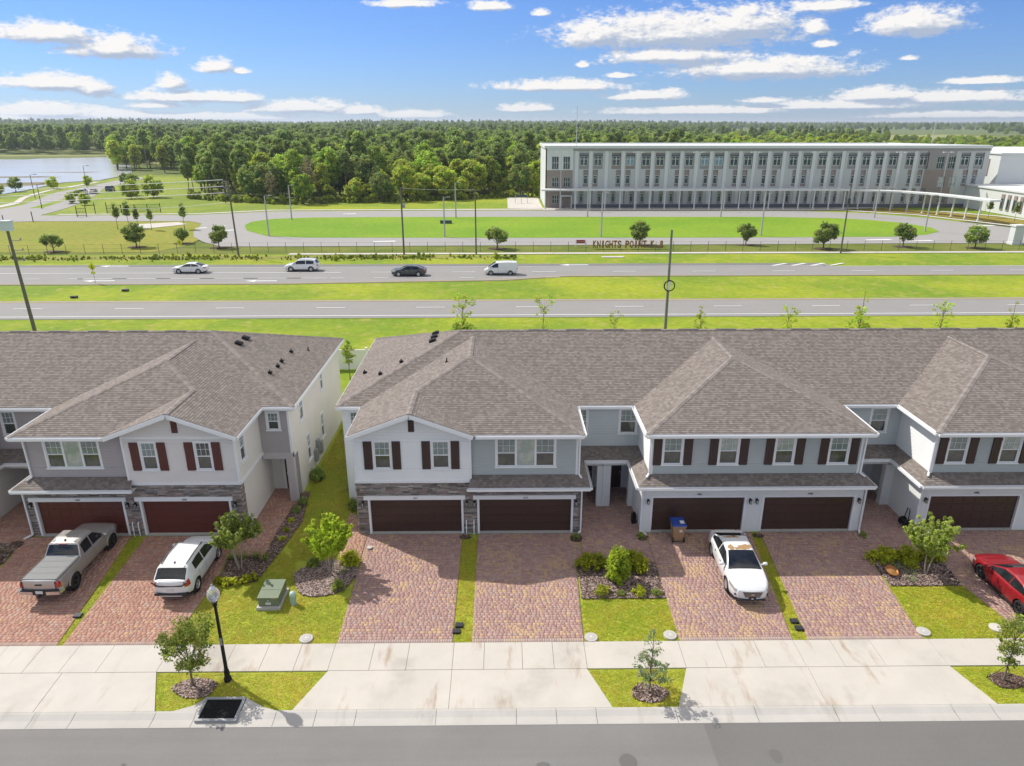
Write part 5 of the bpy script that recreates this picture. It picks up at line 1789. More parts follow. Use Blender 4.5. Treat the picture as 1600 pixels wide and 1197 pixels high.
    def side_y(x, z):
        zr0 = interp(bot, x); return hw_(x) * prof(max(0, min(1, (z - zr0) / max(.05, zt_(x) - zr0))))
    # door shut lines and handles
    seams = MB(True)
    for sx in spec.get('seams', ()):
        for s in (-1, 1):
            zz = [sill + .12 + (zt_(sx) - .03 - sill - .12) * k / 6 for k in range(7)]
            for za, zb2 in zip(zz[:-1], zz[1:]):
                a, b = side_y(sx, za) + .003, side_y(sx, zb2) + .003
                seams.add([(sx - .006, s * a, za), (sx + .006, s * a, za), (sx + .006, s * b, zb2), (sx - .006, s * b, zb2)], [(0, 1, 2, 3)])
    if spec.get('seams'): seams.build('door_seam', TRIM, c)
    for hx in spec.get('handles', ()):
        for s in (-1, 1):
            z = zt_(hx) - .13; y = side_y(hx, z)
            h = MB(True); h.box(hx - .09, hx + .09, min(s * y, s * (y + .03)), max(s * y, s * (y + .03)), z - .015, z + .02); h.build('door_handle', spec.get('handle_mat', spec['paint']), c)
    mx = gh['b1'] - spec.get('mir', .55)
    for s in (-1, 1):
        zt = zt_(mx); y = hw_(mx) * .93
        mm = MB(True); mm.bar((mx, s * (y - .02), zt + .05), (mx, s * (y + .1), zt + .08), .05, .04)
        mm.lathe([(.0, -.11), (.06, -.1), (.085, -.03), (.085, .05), (.06, .1), (0, .11)], (mx, s * (y + .17), zt + .1), 10, axis='y')
        mm.build('mirror', spec['paint'], c)
    for (nm, mt, bx) in spec.get('extra', ()):
        e = MB(True)
        for b in bx:
            if b[0] == 'box': e.box(*b[1:])
            elif b[0] == 'bar': e.bar(*b[1:])
            elif b[0] == 'poly': e.poly(b[1])
            elif b[0] == 'lathe': e.lathe(*b[1:])
        e.build(nm, mt, c)
    # lamps: curved patches hugging the body corners
    for (nm, mt, x0, x1, z0, z1) in spec.get('lamps', ()):
        for s in (-1, 1):
            e = MB(True); N = 6
            pts = []
            for k in range(N + 1):
                x = x0 + (x1 - x0) * k / N
                ta = k / N
                za, zb2 = z0[0] + (z0[1] - z0[0]) * ta, z1[0] + (z1[1] - z1[0]) * ta
                pts.append([(x, s * (side_y(x, za) + .008), za), (x, s * (side_y(x, (za + zb2) / 2) + .014), (za + zb2) / 2), (x, s * (side_y(x, zb2) + .008), zb2)])
            # wrap on to the end face
            sg = 1 if x1 > 0 else -1
            xe = x1 if abs(x1) > abs(x0) else x0
            endp = pts[-1] if xe == x1 else pts[0]
            wrapw = spec.get('wrap', .3)
            vs_ = [p for col_ in pts for p in col_]
            for k in range(N):
                for j in range(2):
                    e.add([vs_[k * 3 + j], vs_[(k + 1) * 3 + j], vs_[(k + 1) * 3 + j + 1], vs_[k * 3 + j + 1]], [(0, 1, 2, 3)], 0, True)
            for j in range(2):
                a, b = endp[j], endp[j + 1]
                yb = spec.get('bulge', .10)
                prev = (a, b)
                for q_ in (1, 2, 3):
                    f = q_ / 3 * wrapw
                    y0 = a[1] * (1 - f); y1 = b[1] * (1 - f)
                    bl = (1 - (1 - f) ** 2) * yb
                    na, nb = (a[0] + sg * (bl + .012), y0, a[2]), (b[0] + sg * (bl + .012), y1, b[2])
                    e.add([prev[0], na, nb, prev[1]], [(0, 1, 2, 3)], 0, True)
                    prev = (na, nb)
            e.build(nm, mt, c)
    return c


def fin(x, z): return ('shark_fin', TRIM, [('poly', [(x - .1, .015, z), (x + .09, .015, z), (x - .07, .004, z + .09)]), ('poly', [(x - .1, -.015, z), (x + .09, -.015, z), (x - .07, -.004, z + .09)]), ('poly', [(x - .1, .015, z), (x - .1, -.015, z), (x - .07, -.004, z + .09), (x - .07, .004, z + .09)])])


W_SED = wheel_meshes(.335, .22, .225, RIM, 10)
W_TRK = wheel_meshes(.395, .26, .225, RIM_B, 6)
W_BLK = wheel_meshes(.335, .23, .25, RIM_B, 5)
W_SM = wheel_meshes(.33, .21, .215, RIM, 5)

# silver pickup, tail towards the street ----------------------
L = 5.4
pick = dict(L=L, W=1.9, wx=(-1.62, 1.72), wr=.395, gap=.09, sill=.42, paint=P_SILV, wheel=W_TRK, bulge=.05, crown=.03,
    plan=[(-L / 2, .93), (-L / 2 + .25, .965), (-1.0, .97), (1.6, 1), (2.2, .96), (2.55, .86), (2.7, .72)],
    top=[(-2.7, 1.12), (-.66, 1.12), (-.55, 1.10), (1.15, 1.11), (1.7, 1.12), (2.3, 1.06), (2.6, .96), (2.7, .82)],
    gh=dict(b0=-.80, r0=-.50, r1=.62, b1=1.38, roof=[(-.50, 1.74), (0, 1.79), (.62, 1.75)], s0=-.46, s1=1.12, wb=.93, wt=.735, pillars=((.18, .29),), rw=.02),
    seams=(-.52, .24, 1.22), handles=(-.02, .8), mir=.28, wrap=.12,
    lamps=[('tail_light', LAMP_R, -2.55, -2.695, (.78, .78), (1.08, 1.08)), ('head_light', LAMP_W, 2.3, 2.68, (.8, .72), (.97, .86))],
    extra=[('rear_bumper', CHROME, [('bar', (-2.78, -.9, .56), (-2.78, -.3, .54), .1, .17), ('bar', (-2.78, .3, .54), (-2.78, .9, .56), .1, .17), ('bar', (-2.5, .93, .58), (-2.78, .9, .56), .1, .16), ('bar', (-2.5, -.93, .58), (-2.78, -.9, .56), .1, .16)]),
           ('bumper_step', TRIM, [('box', -2.8, -2.62, -.86, .86, .55, .70), ('box', -2.76, -2.6, -.5, .5, .40, .56)]),
           ('licence_plate', PLATE, [('box', -2.83, -2.80, -.16, .16, .52, .66)]),
           ('tow_hitch', TRIM, [('box', -2.95, -2.75, -.05, .05, .38, .46), ('lathe', [(.02, .44), (.03, .5), (0, .54)], (-2.92, 0, 0), 8)]),
           ('tailgate_badge', TRIM, [('box', -2.775, -2.74, -.15, .15, .92, .98)]),
           ('tailgate_seam', TRIM, [('box', -2.755, -2.7, .745, .757, .72, 1.12), ('box', -2.755, -2.7, -.757, -.745, .72, 1.12)]),
           ('third_brake_light', LAMP_R, [('box', -.56, -.52, -.18, .18, 1.69, 1.72)]),
           ('bed_rail', TRIM, [('box', -2.66, -.72, .76, .84, 1.13, 1.165), ('box', -2.66, -.72, -.84, -.76, 1.13, 1.165)]),
           fin(-.3, 1.77)] + [('tonneau_panel', flat('tonneau_%d' % k, (.15, .155, .158), .5), [('box', -2.62 + k * .475, -2.62 + k * .475 + .46, -.755, .755, 1.13, 1.178)]) for k in range(4)] +
          [('roof_rib', P_SILV, [('box', -.45, .6, s * .5 - .03, s * .5 + .03, 1.735, 1.765) for s in (-1, 1)]),
           ('fender_flare', P_SILV, [('bar', (cx + .47 * math.cos(a), s * .955, .395 + .47 * math.sin(a)), (cx + .47 * math.cos(a + .33), s * .955, .395 + .47 * math.sin(a + .33)), .07, .05, 0, (0, 1, 0)) for cx in (-1.62, 1.72) for s in (-1, 1) for a in [.1 + .33 * k for k in range(9)]])])
make_car('pickup_truck', (-21.25, 30.15, yz(30.15) + .02), R(90), 'silver crew cab pickup truck with folding bed cover', 'pickup truck', pick)

# white boxy crossover, tail towards the street ---------------
L = 4.2
box_ = dict(L=L, W=1.8, wx=(-1.28, 1.3), wr=.33, sill=.27, paint=P_WHITE, wheel=W_SM, bulge=.09,
    top=[(-2.1, 1.04), (-1.9, 1.09), (-1.2, 1.07), (0, 1.0), (1.0, .985), (1.45, .98), (1.9, .90), (2.1, .74)],
    gh=dict(b0=-2.04, r0=-1.58, r1=.36, b1=1.26, roof=[(-1.58, 1.52), (-.7, 1.60), (.36, 1.555)], s0=-1.2, s1=1.08, wb=.94, wt=.72, pillars=((-.28, -.2),), rw=-.1, cuts=(-1.2, 1.08)),
    seams=(-.98, -.24, .98), handles=(-.75, .2), mir=.42, wrap=.10,
    lamps=[('tail_light', LAMP_R, -1.86, -2.09, (.76, .76), (1.06, 1.02)), ('head_light', LAMP_W, 1.75, 2.07, (.72, .68), (.84, .76))],
    extra=[('bumper_trim', TRIM, [('box', -2.2, -1.95, -.74, .74, .34, .47)]), ('skid_plate', GALV, [('box', -2.21, -2.0, -.5, .5, .30, .36)]),
           ('licence_plate', PLATE, [('box', -2.215, -2.17, -.16, .16, .6, .72)]),
           ('hatch_trim', TRIM, [('bar', (-2.13, s * .82, 1.02), (-2.17, s * .55, .84), .03, .05) for s in (-1, 1)] + [('bar', (-2.17, -.55, .84), (-2.19, .55, .84), .03, .05)]),
           ('roof_spoiler', P_WHITE, [('box', -1.72, -1.5, -.56, .56, 1.515, 1.545)]),
           ('roof_rail', TRIM, [('bar', (-1.45, s * .58, 1.565), (-.6, s * .595, 1.625), .04, .03) for s in (-1, 1)] + [('bar', (-.6, s * .595, 1.625), (.34, s * .585, 1.585), .04, .03) for s in (-1, 1)]),
           fin(-1.32, 1.555)])
make_car('crossover_car', (-15.35, 29.6, yz(29.6) + .02), R(90), 'white boxy crossover with wraparound black rear glass', 'car', box_)

# white saloon, nose towards the street -----------------------
L = 4.85
sed = dict(L=L, W=1.86, wx=(-1.42, 1.42), wr=.335, sill=.23, paint=P_WHITE, wheel=W_SED, bulge=.12,
    top=[(-2.425, .86), (-2.2, .99), (-1.7, 1.02), (-.6, .97), (.8, .96), (1.3, .955), (1.9, .885), (2.25, .80), (2.425, .70)],
    gh=dict(b0=-2.02, r0=-1.05, r1=.25, b1=1.22, roof=[(-1.05, 1.41), (-.4, 1.475), (.25, 1.44)], s0=-1.5, s1=1.0, wb=.93, wt=.68, pillars=((-.46, -.38),)),
    seams=(-1.12, -.4, .9), handles=(-.62, .28), mir=.38, wrap=.30, handle_mat=CHROME,
    lamps=[('head_light', LAMP_W, 1.8, 2.36, (.70, .58), (.82, .70)), ('tail_light', LAMP_R, -2.2, -2.41, (.74, .74), (.94, .9))],
    extra=[('grille', TRIM, [('poly', [(2.535, -.46, .68), (2.535, .46, .68), (2.565, .33, .42), (2.565, -.33, .42)][::-1])]),
           ('grille_bar', CHROME, [('bar', (2.54 + .008 * k, -.44 + .03 * k, .655 - .06 * k), (2.54 + .008 * k, .44 - .03 * k, .655 - .06 * k), .012, .014) for k in range(4)] + [('bar', (2.565, -.08, .57), (2.565, .08, .57), .03, .06)]),
           ('front_lip', TRIM, [('box', 2.36, 2.555, -.6, .6, .25, .29)]),
           ('licence_plate', TRIM, [('box', 2.55, 2.575, -.16, .16, .30, .40)]), ('plate_emblem', PLATE, [('box', 2.57, 2.585, -.05, .05, .325, .375)]),
           ('fog_lamp', TRIM, [('bar', (2.43, s * .55, .42), (2.3, s * .76, .45), .05, .08) for s in (-1, 1)]),
           ('wiper', TRIM, [('bar', (1.14, .1, .965), (1.0, .62, 1.03), .02, .02), ('bar', (1.14, -.5, .965), (1.02, .02, 1.03), .02, .02)]),
           fin(-.95, 1.42)])
sd = make_car('saloon_car', (11.35, 29.45, yz(29.45) + .02), R(-90) - .03, 'white saloon with bare peeling patches on its roof', 'car', sed)
pm = MB(True)
r_ = random.Random(4)
def peel(cx, cy, rx, ry, n=22):
    pts = []
    for k in range(n):
        a = 2 * math.pi * k / n; f = 1 + r_.uniform(-.35, .25)
        pts.append((cx + rx * f * math.cos(a), cy + ry * f * math.sin(a)))
    return pts
GHZ = [(-1.05, 1.41), (-.4, 1.475), (.25, 1.44)]
for pts in (peel(.02, .28, .24, .30), peel(.06, -.40, .20, .15), peel(.13, .0, .11, .3), peel(-.92, -.1, .09, .45)):
    pm.poly([(x, y, interp(GHZ, x) + .004) for x, y in pts])
pm.build('peeled_patch', PEEL, sd)
stn = MB(True)
for cx in (-1.42, 1.42): pass

# red saloon with its nose to the garage ----------------------
L = 4.7
red = dict(L=L, W=1.83, wx=(-1.36, 1.40), wr=.34, sill=.21, paint=P_RED, wheel=W_BLK, bulge=.12,
    top=[(-2.35, .86), (-2.1, 1.0), (-1.6, 1.02), (-.6, .95), (.8, .94), (1.3, .925), (1.9, .85), (2.2, .76), (2.35, .64)],
    gh=dict(b0=-1.95, r0=-1.0, r1=.2, b1=1.18, roof=[(-1.0, 1.36), (-.4, 1.42), (.2, 1.39)], s0=-1.45, s1=1.0, wb=.93, wt=.68, pillars=((-.46, -.38),)),
    seams=(-1.1, -.42, .88), handles=(-.62, .25), mir=.4, wrap=.25,
    lamps=[('head_light', LAMP_W, 1.85, 2.3, (.64, .56), (.75, .65)), ('tail_light', LAMP_R, -2.1, -2.33, (.76, .76), (.94, .92))],
    extra=[('side_skirt', TRIM, [('box', -.95, 1.0, s * .86 - .04, s * .86 + .04, .16, .22) for s in (-1, 1)]),
           ('wiper', TRIM, [('bar', (1.1, .1, .955), (.95, .6, 1.02), .02, .02), ('bar', (1.1, -.5, .955), (.97, .0, 1.02), .02, .02)]), fin(-.9, 1.375)])
make_car('saloon_car', (23.98, 27.62, yz(27.6) + .02), R(90), 'glossy red saloon with black wheels on the right hand driveway', 'car', red)

# traffic on the highway --------------------------------------
def hwy(x, y): return (x, y + .006 * x, -.0)
s1 = dict(sed, seams=(-.4,), extra=[], n=36)
make_car('saloon_car', hwy(-45.9, 104.2), R(180), 'white saloon driving at the left end of the highway traffic', 'car', s1)
suv = dict(L=5.0, W=1.95, wx=(-1.45, 1.5), wr=.37, sill=.32, paint=P_WHITE, wheel=W_SED, bulge=.1, n=36,
    top=[(-2.5, 1.0), (-2.2, 1.08), (0, 1.06), (1.3, 1.06), (2.0, .98), (2.4, .84), (2.5, .72)],
    gh=dict(b0=-2.4, r0=-2.0, r1=.45, b1=1.3, roof=[(-2.0, 1.68), (-.8, 1.75), (.45, 1.69)], s0=-1.9, s1=1.1, wb=.93, wt=.74, pillars=((-.8, -.7), (.2, .28))),
    lamps=[('tail_light', LAMP_R, -2.3, -2.49, (.85, .85), (1.05, 1.02))], wrap=.2,
    extra=[('roof_rail', GALV, [('bar', (-1.8, s * .64, 1.74), (.3, s * .64, 1.74), .04, .04) for s in (-1, 1)])])
make_car('sport_utility_car', hwy(-29.9, 105.4), R(180), 'white sport utility vehicle on the highway behind the white saloon', 'car', suv)
s2 = dict(s1, paint=P_DARK)
s2['gh'] = dict(sed['gh'], b0=-2.25, r0=-1.2)
make_car('hatchback_car', hwy(-13.65, 101.6), R(180), 'dark grey car in the near lane of the far carriageway', 'car', s2)
van = dict(L=4.75, W=1.75, wx=(-1.35, 1.45), wr=.32, sill=.3, paint=P_WHITE, wheel=W_SM, bulge=.06, n=36,
    top=[(-2.375, 1.05), (-2.2, 1.07), (1.0, 1.05), (1.6, 1.02), (2.1, .88), (2.375, .68)],
    gh=dict(b0=-2.36, r0=-2.3, r1=.75, b1=1.85, roof=[(-2.3, 1.82), (-.8, 1.87), (.75, 1.80)], s0=.35, s1=1.55, wb=.97, wt=.82, rw=2),
    lamps=[('tail_light', LAMP_R, -2.3, -2.37, (.8, .8), (1.1, 1.1))], wrap=.08, seams=(.35, -.7),
    extra=[])
make_car('cargo_van', hwy(-.45, 102.2), R(180), 'small white panel van on the highway', 'van', van)
for (x, y, rz, sp, lb) in ((-129, 226, 1.9, dict(suv, paint=P_WHITE), 'white car parked nearest along the distant side road'), (-127.5, 229, 1.9, dict(s1, paint=P_SILV), 'silver car parked along the distant side road'),
                           (-127, 238, 1.8, dict(suv, paint=P_BLUE), 'blue car parked farthest along the distant side road')):
    make_car('parked_car', (x, y, 0), rz, lb, 'car', sp, 'cars parked along the distant side road')

# ------------------------------------------------------------------ trees and plants
def leaf_quads(cen, rad, per, size, r, tones, squash=0.8, up=0.35):
    """leaf quads scattered in clumps; cen (n,3), rad (n,) -> verts, faces, tones"""
    n = len(cen); N = n * per
    d = r.normal(size=(N, 3)); d /= np.linalg.norm(d, axis=1)[:, None]
    rr = r.random(N) ** 0.45
    c = np.repeat(cen, per, 0); R_ = np.repeat(rad, per)
    off = d * (rr * R_)[:, None]; off[:, 2] *= squash
    p = c + off
    nm = d * 0.6 + r.normal(size=(N, 3)) * 0.7; nm[:, 2] += up; nm /= np.linalg.norm(nm, axis=1)[:, None]
    t = np.cross(nm, r.normal(size=(N, 3))); t /= np.linalg.norm(t, axis=1)[:, None]
    b = np.cross(nm, t)
    s = (size * (0.6 + 0.8 * r.random(N)))[:, None]
    v = np.empty((N, 4, 3))
    v[:, 0] = p - t * s; v[:, 1] = p - b * s * .5; v[:, 2] = p + t * s; v[:, 3] = p + b * s * .5
    v[:, 0] -= nm * s * .15; v[:, 2] -= nm * s * .15
    return v.reshape(-1, 3), np.arange(N * 4).reshape(-1, 4), np.repeat(tones, per, 0)


def crown_points(kind, n, r, h0, h1, rad):
    """clump centres of a crown between heights h0 and h1"""
    out = []
    while len(out) < n:
        x, y, t = r.uniform(-1, 1), r.uniform(-1, 1), r.random()
        if kind == 'round': w = math.sqrt(max(0, 1 - (2 * t - .9) ** 2 / 1.25))
        elif kind == 'oval': w = math.sin(math.pi * min(1, .08 + t * .9)) ** .6 * .9
        elif kind == 'cone': w = (1 - t) ** .8
        elif kind == 'pine': w = .45 + .55 * math.sin(math.pi * (.2 + .75 * t))
        elif kind == 'vase': w = .35 + .65 * min(1, t * 1.4) if t < .8 else 1 - (t - .8) * 2.2
        else: w = 1
        q_ = math.hypot(x, y)
        if q_ > w: continue
        if q_ < w * .35 and r.random() < .6 and t < .85: continue
        out.append((x * rad, y * rad, h0 + t * (h1 - h0)))
    return np.array(out)


def tree_meshes(kind, h, rad, trunk_h, n, per, clump, leaf, lmat, bmat, seed, trunk_r=.12, stems=1, limb=.35, lobes=0, sparse=0):
    r = np.random.default_rng(seed)
    cen = crown_points(kind, n, r, trunk_h, h - clump * .6, rad - clump * .5)
    if lobes:    # irregular outline: pull clumps towards a few lobes and drop some sectors
        lc = cen[r.choice(len(cen), lobes, replace=False)]
        idx = np.argmin(((cen[:, None] - lc[None]) ** 2).sum(-1), 1)
        cen = cen * .72 + lc[idx] * .28
    rd = clump * (.65 + .7 * r.random(n))
    tones = (.78 + .44 * r.random((n, 1))) * np.array([[1, 1, 1]]) * (1 + .10 * r.normal(size=(n, 3)) * np.array([[1, .4, .8]]))
    v, f, t = leaf_quads(cen, rd, per, leaf, r, np.clip(tones, .4, 1.6), .8, .85)
    crown = np_mesh('crown', v, f, lmat, t)
    tb = MB(True)
    top = h * (.93 if kind in ('cone', 'pine') else .72)
    for s in range(stems):
        a = 2 * math.pi * s / max(1, stems) + r.random()
        sp = 0 if stems == 1 else .1
        lean = .0 if stems == 1 else rad * .35
        pts = [(sp * math.cos(a) + lean * math.cos(a) * (k / 6) ** 1.3 + r.normal() * .012 * h * .3 * (k > 0), sp * math.sin(a) + lean * math.sin(a) * (k / 6) ** 1.3 + r.normal() * .012 * h * .3 * (k > 0), top * k / 6 - .05) for k in range(7)]
        tr = trunk_r / math.sqrt(stems)
        tb.tube(pts, [tr * (1 - .8 * k / 6) * (1.35 if k == 0 else 1) for k in range(7)], 7, caps=False)
    sel = r.choice(n, max(1, int(n * limb)), replace=False)
    for i in sel:
        c = cen[i]
        z0 = max(trunk_h * .75, c[2] - math.hypot(c[0], c[1]) * .7 - .1 * h * r.random())
        z0 = min(z0, top * .95)
        k = z0 / top
        s0 = np.array([0, 0, z0])
        if stems > 1:
            a = math.atan2(c[1], c[0]); s0[:2] = (np.array([math.cos(a), math.sin(a)]) * rad * .3 * k ** 1.3)
        mid = (s0 + c) / 2 + np.array([0, 0, .05 * h * r.random()])
        w = trunk_r * .38 * (1 - .6 * k)
        tb.tube([s0, mid, c], [w, w * .6, w * .2], 5, caps=False)
    return tb.mesh('trunk', bmat), crown


def make_tree(name, loc, ms, label, cat='tree', group=None, rz=0, s=1.0):
    t = thing(name, loc, label, cat, group, rz)
    link('trunk', ms[0], t); link('crown', ms[1], t)
    if s != 1: t.scale = (s, s, s) if not isinstance(s, (tuple, list)) else s
    return t


def G(x, y, dz=-.04): return (x, y, yz(y) + dz)


def shoot_tree(h, trunk_h, rad, shoots, lmat, seed, stems=3, leaf=.075, per=34):
    """crape myrtle: several bare stems, then upright shoots set with leaves"""
    r = np.random.default_rng(seed)
    tb = MB(True); cen = []; rd = []
    for s in range(stems):
        a = 2 * math.pi * s / stems + r.random()
        base = np.array([.06 * math.cos(a), .06 * math.sin(a), -.03])
        top = np.array([.28 * rad * math.cos(a), .28 * rad * math.sin(a), trunk_h])
        mid = (base + top) / 2 + r.normal(size=3) * .03
        tb.tube([base, mid, top], [.04, .032, .026], 7, caps=False)
        for k in range(shoots // stems):
            b = a + r.normal() * .95; rr = rad * math.sqrt(r.random()) * 1.0
            fork = top + np.array([math.cos(b), math.sin(b), .8]) * rad * .25 * r.random()
            zt = trunk_h + (h - trunk_h) * (1 - .45 * (rr / rad) ** 2) * (.55 + .45 * r.random())
            e = np.array([rr * math.cos(b) * 1.05, rr * math.sin(b) * 1.05, zt])
            m_ = fork * .45 + e * .55 + np.array([math.cos(b), math.sin(b), 0]) * .06
            tb.tube([top, fork, m_, e], [.02, .014, .009, .004], 5, caps=False)
            for t in np.linspace(.15, 1.0, 7):
                p = fork * (1 - t) ** 2 + 2 * m_ * t * (1 - t) + e * t * t
                cen.append(p + r.normal(size=3) * .03); rd.append(.17 - .08 * t)
    cen = np.array(cen); rd = np.array(rd)
    tones = (.75 + .5 * r.random((len(cen), 1))) * np.ones((1, 3))
    v, f, t = leaf_quads(cen, rd, per, leaf, r, tones, 1.1, .8)
    return tb.mesh('trunk', BARK_P), np_mesh('crown', v, f, lmat, t)


make_tree('crape_myrtle', G(-8.55, 29.65), shoot_tree(3.3, 1.15, 1.2, 54, L_LIME, 3, per=38, leaf=.062), 'bright lime green multi stem crape myrtle by the middle driveway')
make_tree('crape_myrtle', G(-13.1, 29.95), shoot_tree(3.35, 1.5, 1.2, 42, L_MYRT, 5, per=30, leaf=.062), 'crape myrtle with pale flower tips beside the white boxy crossover')
make_tree('crape_myrtle', G(20.65, 29.3), shoot_tree(3.3, 1.25, 1.3, 48, L_MYRT, 8, 2, per=30, leaf=.062), 'leaning crape myrtle above the mulch bed near the red saloon')
make_tree('street_tree', G(-12.45, 22.55), tree_meshes('round', 3.6, 1.2, 1.2, 95, 48, .27, .058, L_STREET, BARK, 11, .05, limb=.6, lobes=8), 'round headed young street tree beside the lamp post')
make_tree('street_tree', G(5.63, 21.95), tree_meshes('cone', 3.2, .85, .8, 52, 26, .16, .05, L_GREY, BARK, 12, .04, limb=1.0), 'thin open young street tree in the middle verge', rz=.4)
make_tree('street_tree', G(20.0, 22.45), tree_meshes('vase', 2.9, .85, .9, 60, 36, .19, .05, L_STREET, BARK, 13, .045, limb=.9), 'grey green young street tree at the right verge')
make_tree('street_tree', G(21.1, 22.8), tree_meshes('vase', 3.0, .85, .9, 60, 36, .19, .05, L_STREET, BARK, 14, .045, limb=.9), 'rightmost young street tree, partly cut by the picture edge')
# guy straps of the young trees
for (x, y) in ((5.63, 21.95), (20.0, 22.45)):
    mb = MB()
    for a in (.6, 2.7, 4.8):
        e = (x + .6 * math.cos(a), y + .4 * math.sin(a), yz(y) - .03)
        mb.tube([(x, y, yz(y) + .75), e], .009, 5); mb.tube([e, (e[0], e[1], e[2] + .12)], .018, 5)
    tag(mb.build('guy_straps', BLACK), 'black guy straps staking the %s' % ('thin middle street tree' if x < 10 else 'right verge street tree'), 'straps')


def shrub_mesh(rx, rz_, n, per, clump, leaf, lmat, seed, ry=None):
    r = np.random.default_rng(seed)
    d = r.normal(size=(n, 3)); d /= np.linalg.norm(d, axis=1)[:, None]; d[:, 2] = np.abs(d[:, 2])
    rr = (.55 + .45 * r.random(n))[:, None]
    cen = d * rr * np.array([[rx, ry or rx, rz_]]); cen[:, 2] += clump * .4
    tones = (.72 + .5 * r.random((n, 1))) * np.ones((1, 3))
    v, f, t = leaf_quads(cen, clump * (.7 + .6 * r.random(n)), per, leaf, r, tones, .9, .9)
    return np_mesh('foliage', v, f, lmat, t)


def stems_mesh(h, seed):
    r = random.Random(seed); mb = MB(True)
    for k in range(6):
        a = r.uniform(0, 6.28); mb.tube([(.02 * math.cos(a), .02 * math.sin(a), -.03), (.12 * h * math.cos(a), .12 * h * math.sin(a), h * .6)], [.012, .005], 5, caps=False)
    return mb.mesh('stems', BARK)


def shrub(name, x, y, me, label, cat='shrub', group=None, s=1.0, rz=0):
    t = thing(name, (x, y, yz(y)), label, cat, group, rz)
    link('foliage', me, t); link('stems', stems_mesh(.5, int(abs(x * 10))), t)
    t.scale = (s, s, s)
    return t


hb = shrub_mesh(.78, .72, 70, 34, .19, .06, L_HEDGE, 31, .48)
shrub('hedge_bush', 4.3, 29.95, hb, 'yellow green hedge bush left of the tall lime shrub', 'bush')
shrub('hedge_bush', 6.5, 30.0, hb, 'yellow green hedge bush right of the tall lime shrub', 'bush', rz=2)
shrub('tall_shrub', 5.42, 29.0, shrub_mesh(.52, 1.7, 130, 36, .2, .075, L_LIME, 32), 'tall lime green shrub in the middle mulch bed', 'bush')
for (x, y, s, lb, sd_) in ((4.55, 27.95, .62, 'largest low shrub at the left front of the middle mulch bed', 41), (5.45, 27.85, .36, 'small round shrub second from left at the front of the middle bed', 42), (6.3, 27.95, .55, 'loose light shrub third from left at the front of the middle bed', 43), (7.1, 27.85, .42, 'dark small shrub at the right front of the middle mulch bed', 44)):
    shrub('low_shrub', x, y, shrub_mesh(.62, .6, 34, 30, .2, .06, L_HEDGE if sd_ % 2 else L_STREET, sd_), lb, 'bush', s=s)
hb2 = shrub_mesh(.82, .62, 64, 32, .19, .06, L_HEDGE, 33, .42)
shrub('hedge_bush', 19.05, 30.35, hb2, 'yellow hedge bush at the left end of the right mulch bed', 'bush')
shrub('hedge_bush', 20.25, 30.3, hb2, 'yellow hedge bush in the middle of the right mulch bed', 'bush', rz=1.4)
shrub('hedge_bush', 21.35, 30.35, hb2, 'yellow hedge bush at the right end of the right mulch bed', 'bush', rz=3, s=.9)
shrub('hedge_bush', -7.75, 30.35, shrub_mesh(.5, .6, 50, 40, .17, .055, L_HEDGE, 34), 'yellow green bush behind the lime crape myrtle', 'bush')
shrub('low_shrub', -9.55, 30.2, shrub_mesh(.3, .35, 26, 30, .12, .05, L_STREET, 35), 'small dull shrub left of the lime crape myrtle', 'bush')
shrub('low_shrub', -7.9, 28.35, shrub_mesh(.28, .5, 26, 30, .13, .05, L_STREET, 36), 'dark shrub at the street end of the round mulch bed', 'bush')


def blade_plant(n, h, seed, mat, spread=.6):
    r = random.Random(seed); vs = []; fs = []; tn = []
    for k in range(n):
        a = r.uniform(0, 6.28); L_ = h * r.uniform(.6, 1.1); w = .012; o_ = r.uniform(0, .08)
        pts = []
        for t in (0, .4, .75, 1):
            d_ = o_ + spread * L_ * t ** 1.6; z = L_ * (t - .35 * t * t)
            pts.append((d_ * math.cos(a), d_ * math.sin(a), z, w * (1 - .8 * t)))
        for p, q_ in zip(pts[:-1], pts[1:]):
            b = len(vs); sx, sy = -math.sin(a), math.cos(a)
            vs += [(p[0] - sx * p[3], p[1] - sy * p[3], p[2]), (p[0] + sx * p[3], p[1] + sy * p[3], p[2]), (q_[0] + sx * q_[3], q_[1] + sy * q_[3], q_[2]), (q_[0] - sx * q_[3], q_[1] - sy * q_[3], q_[2])]
            fs.append([b, b + 1, b + 2, b + 3]); tn.append([1, 1, 1])
    return np_mesh('tuft', vs, fs, mat, np.array(tn, dtype=float))


gt = blade_plant(90, .75, 5, L_HEDGE)
gt2 = blade_plant(70, .6, 6, L_STREET)
ORD = ['first', 'second', 'third', 'fourth', 'fifth', 'sixth', 'seventh', 'eighth', 'ninth', 'tenth', 'eleventh', 'twelfth', 'thirteenth', 'fourteenth', 'fifteenth', 'sixteenth', 'seventeenth', 'eighteenth', 'nineteenth', 'twentieth', 'next', 'later', 'last']
for k, (x, y) in enumerate(((-13.75, 30.7), (-13.2, 30.75), (-12.6, 30.8), (-12.1, 30.6))):
    tag(link('grass_tuft', gt2, None, G(x, y, 0), k), '%s arching grass tuft from left edging the top of the left mulch bed' % ORD[k], 'ornamental grass', 'grass tufts edging the top of the left mulch bed')
for k, (x, y) in enumerate(((-13.75, 29.0), (-13.35, 28.85), (-12.95, 28.85), (-12.5, 29.0), (-12.2, 29.15))):
    tag(link('low_plant', shrub_mesh(.22, .3, 16, 22, .11, .06, L_HEDGE, 50 + k), None, G(x, y, 0), k), '%s light green plant from left along the front of the left mulch bed' % ORD[k], 'plant', 'low plants along the front of the left mulch bed')
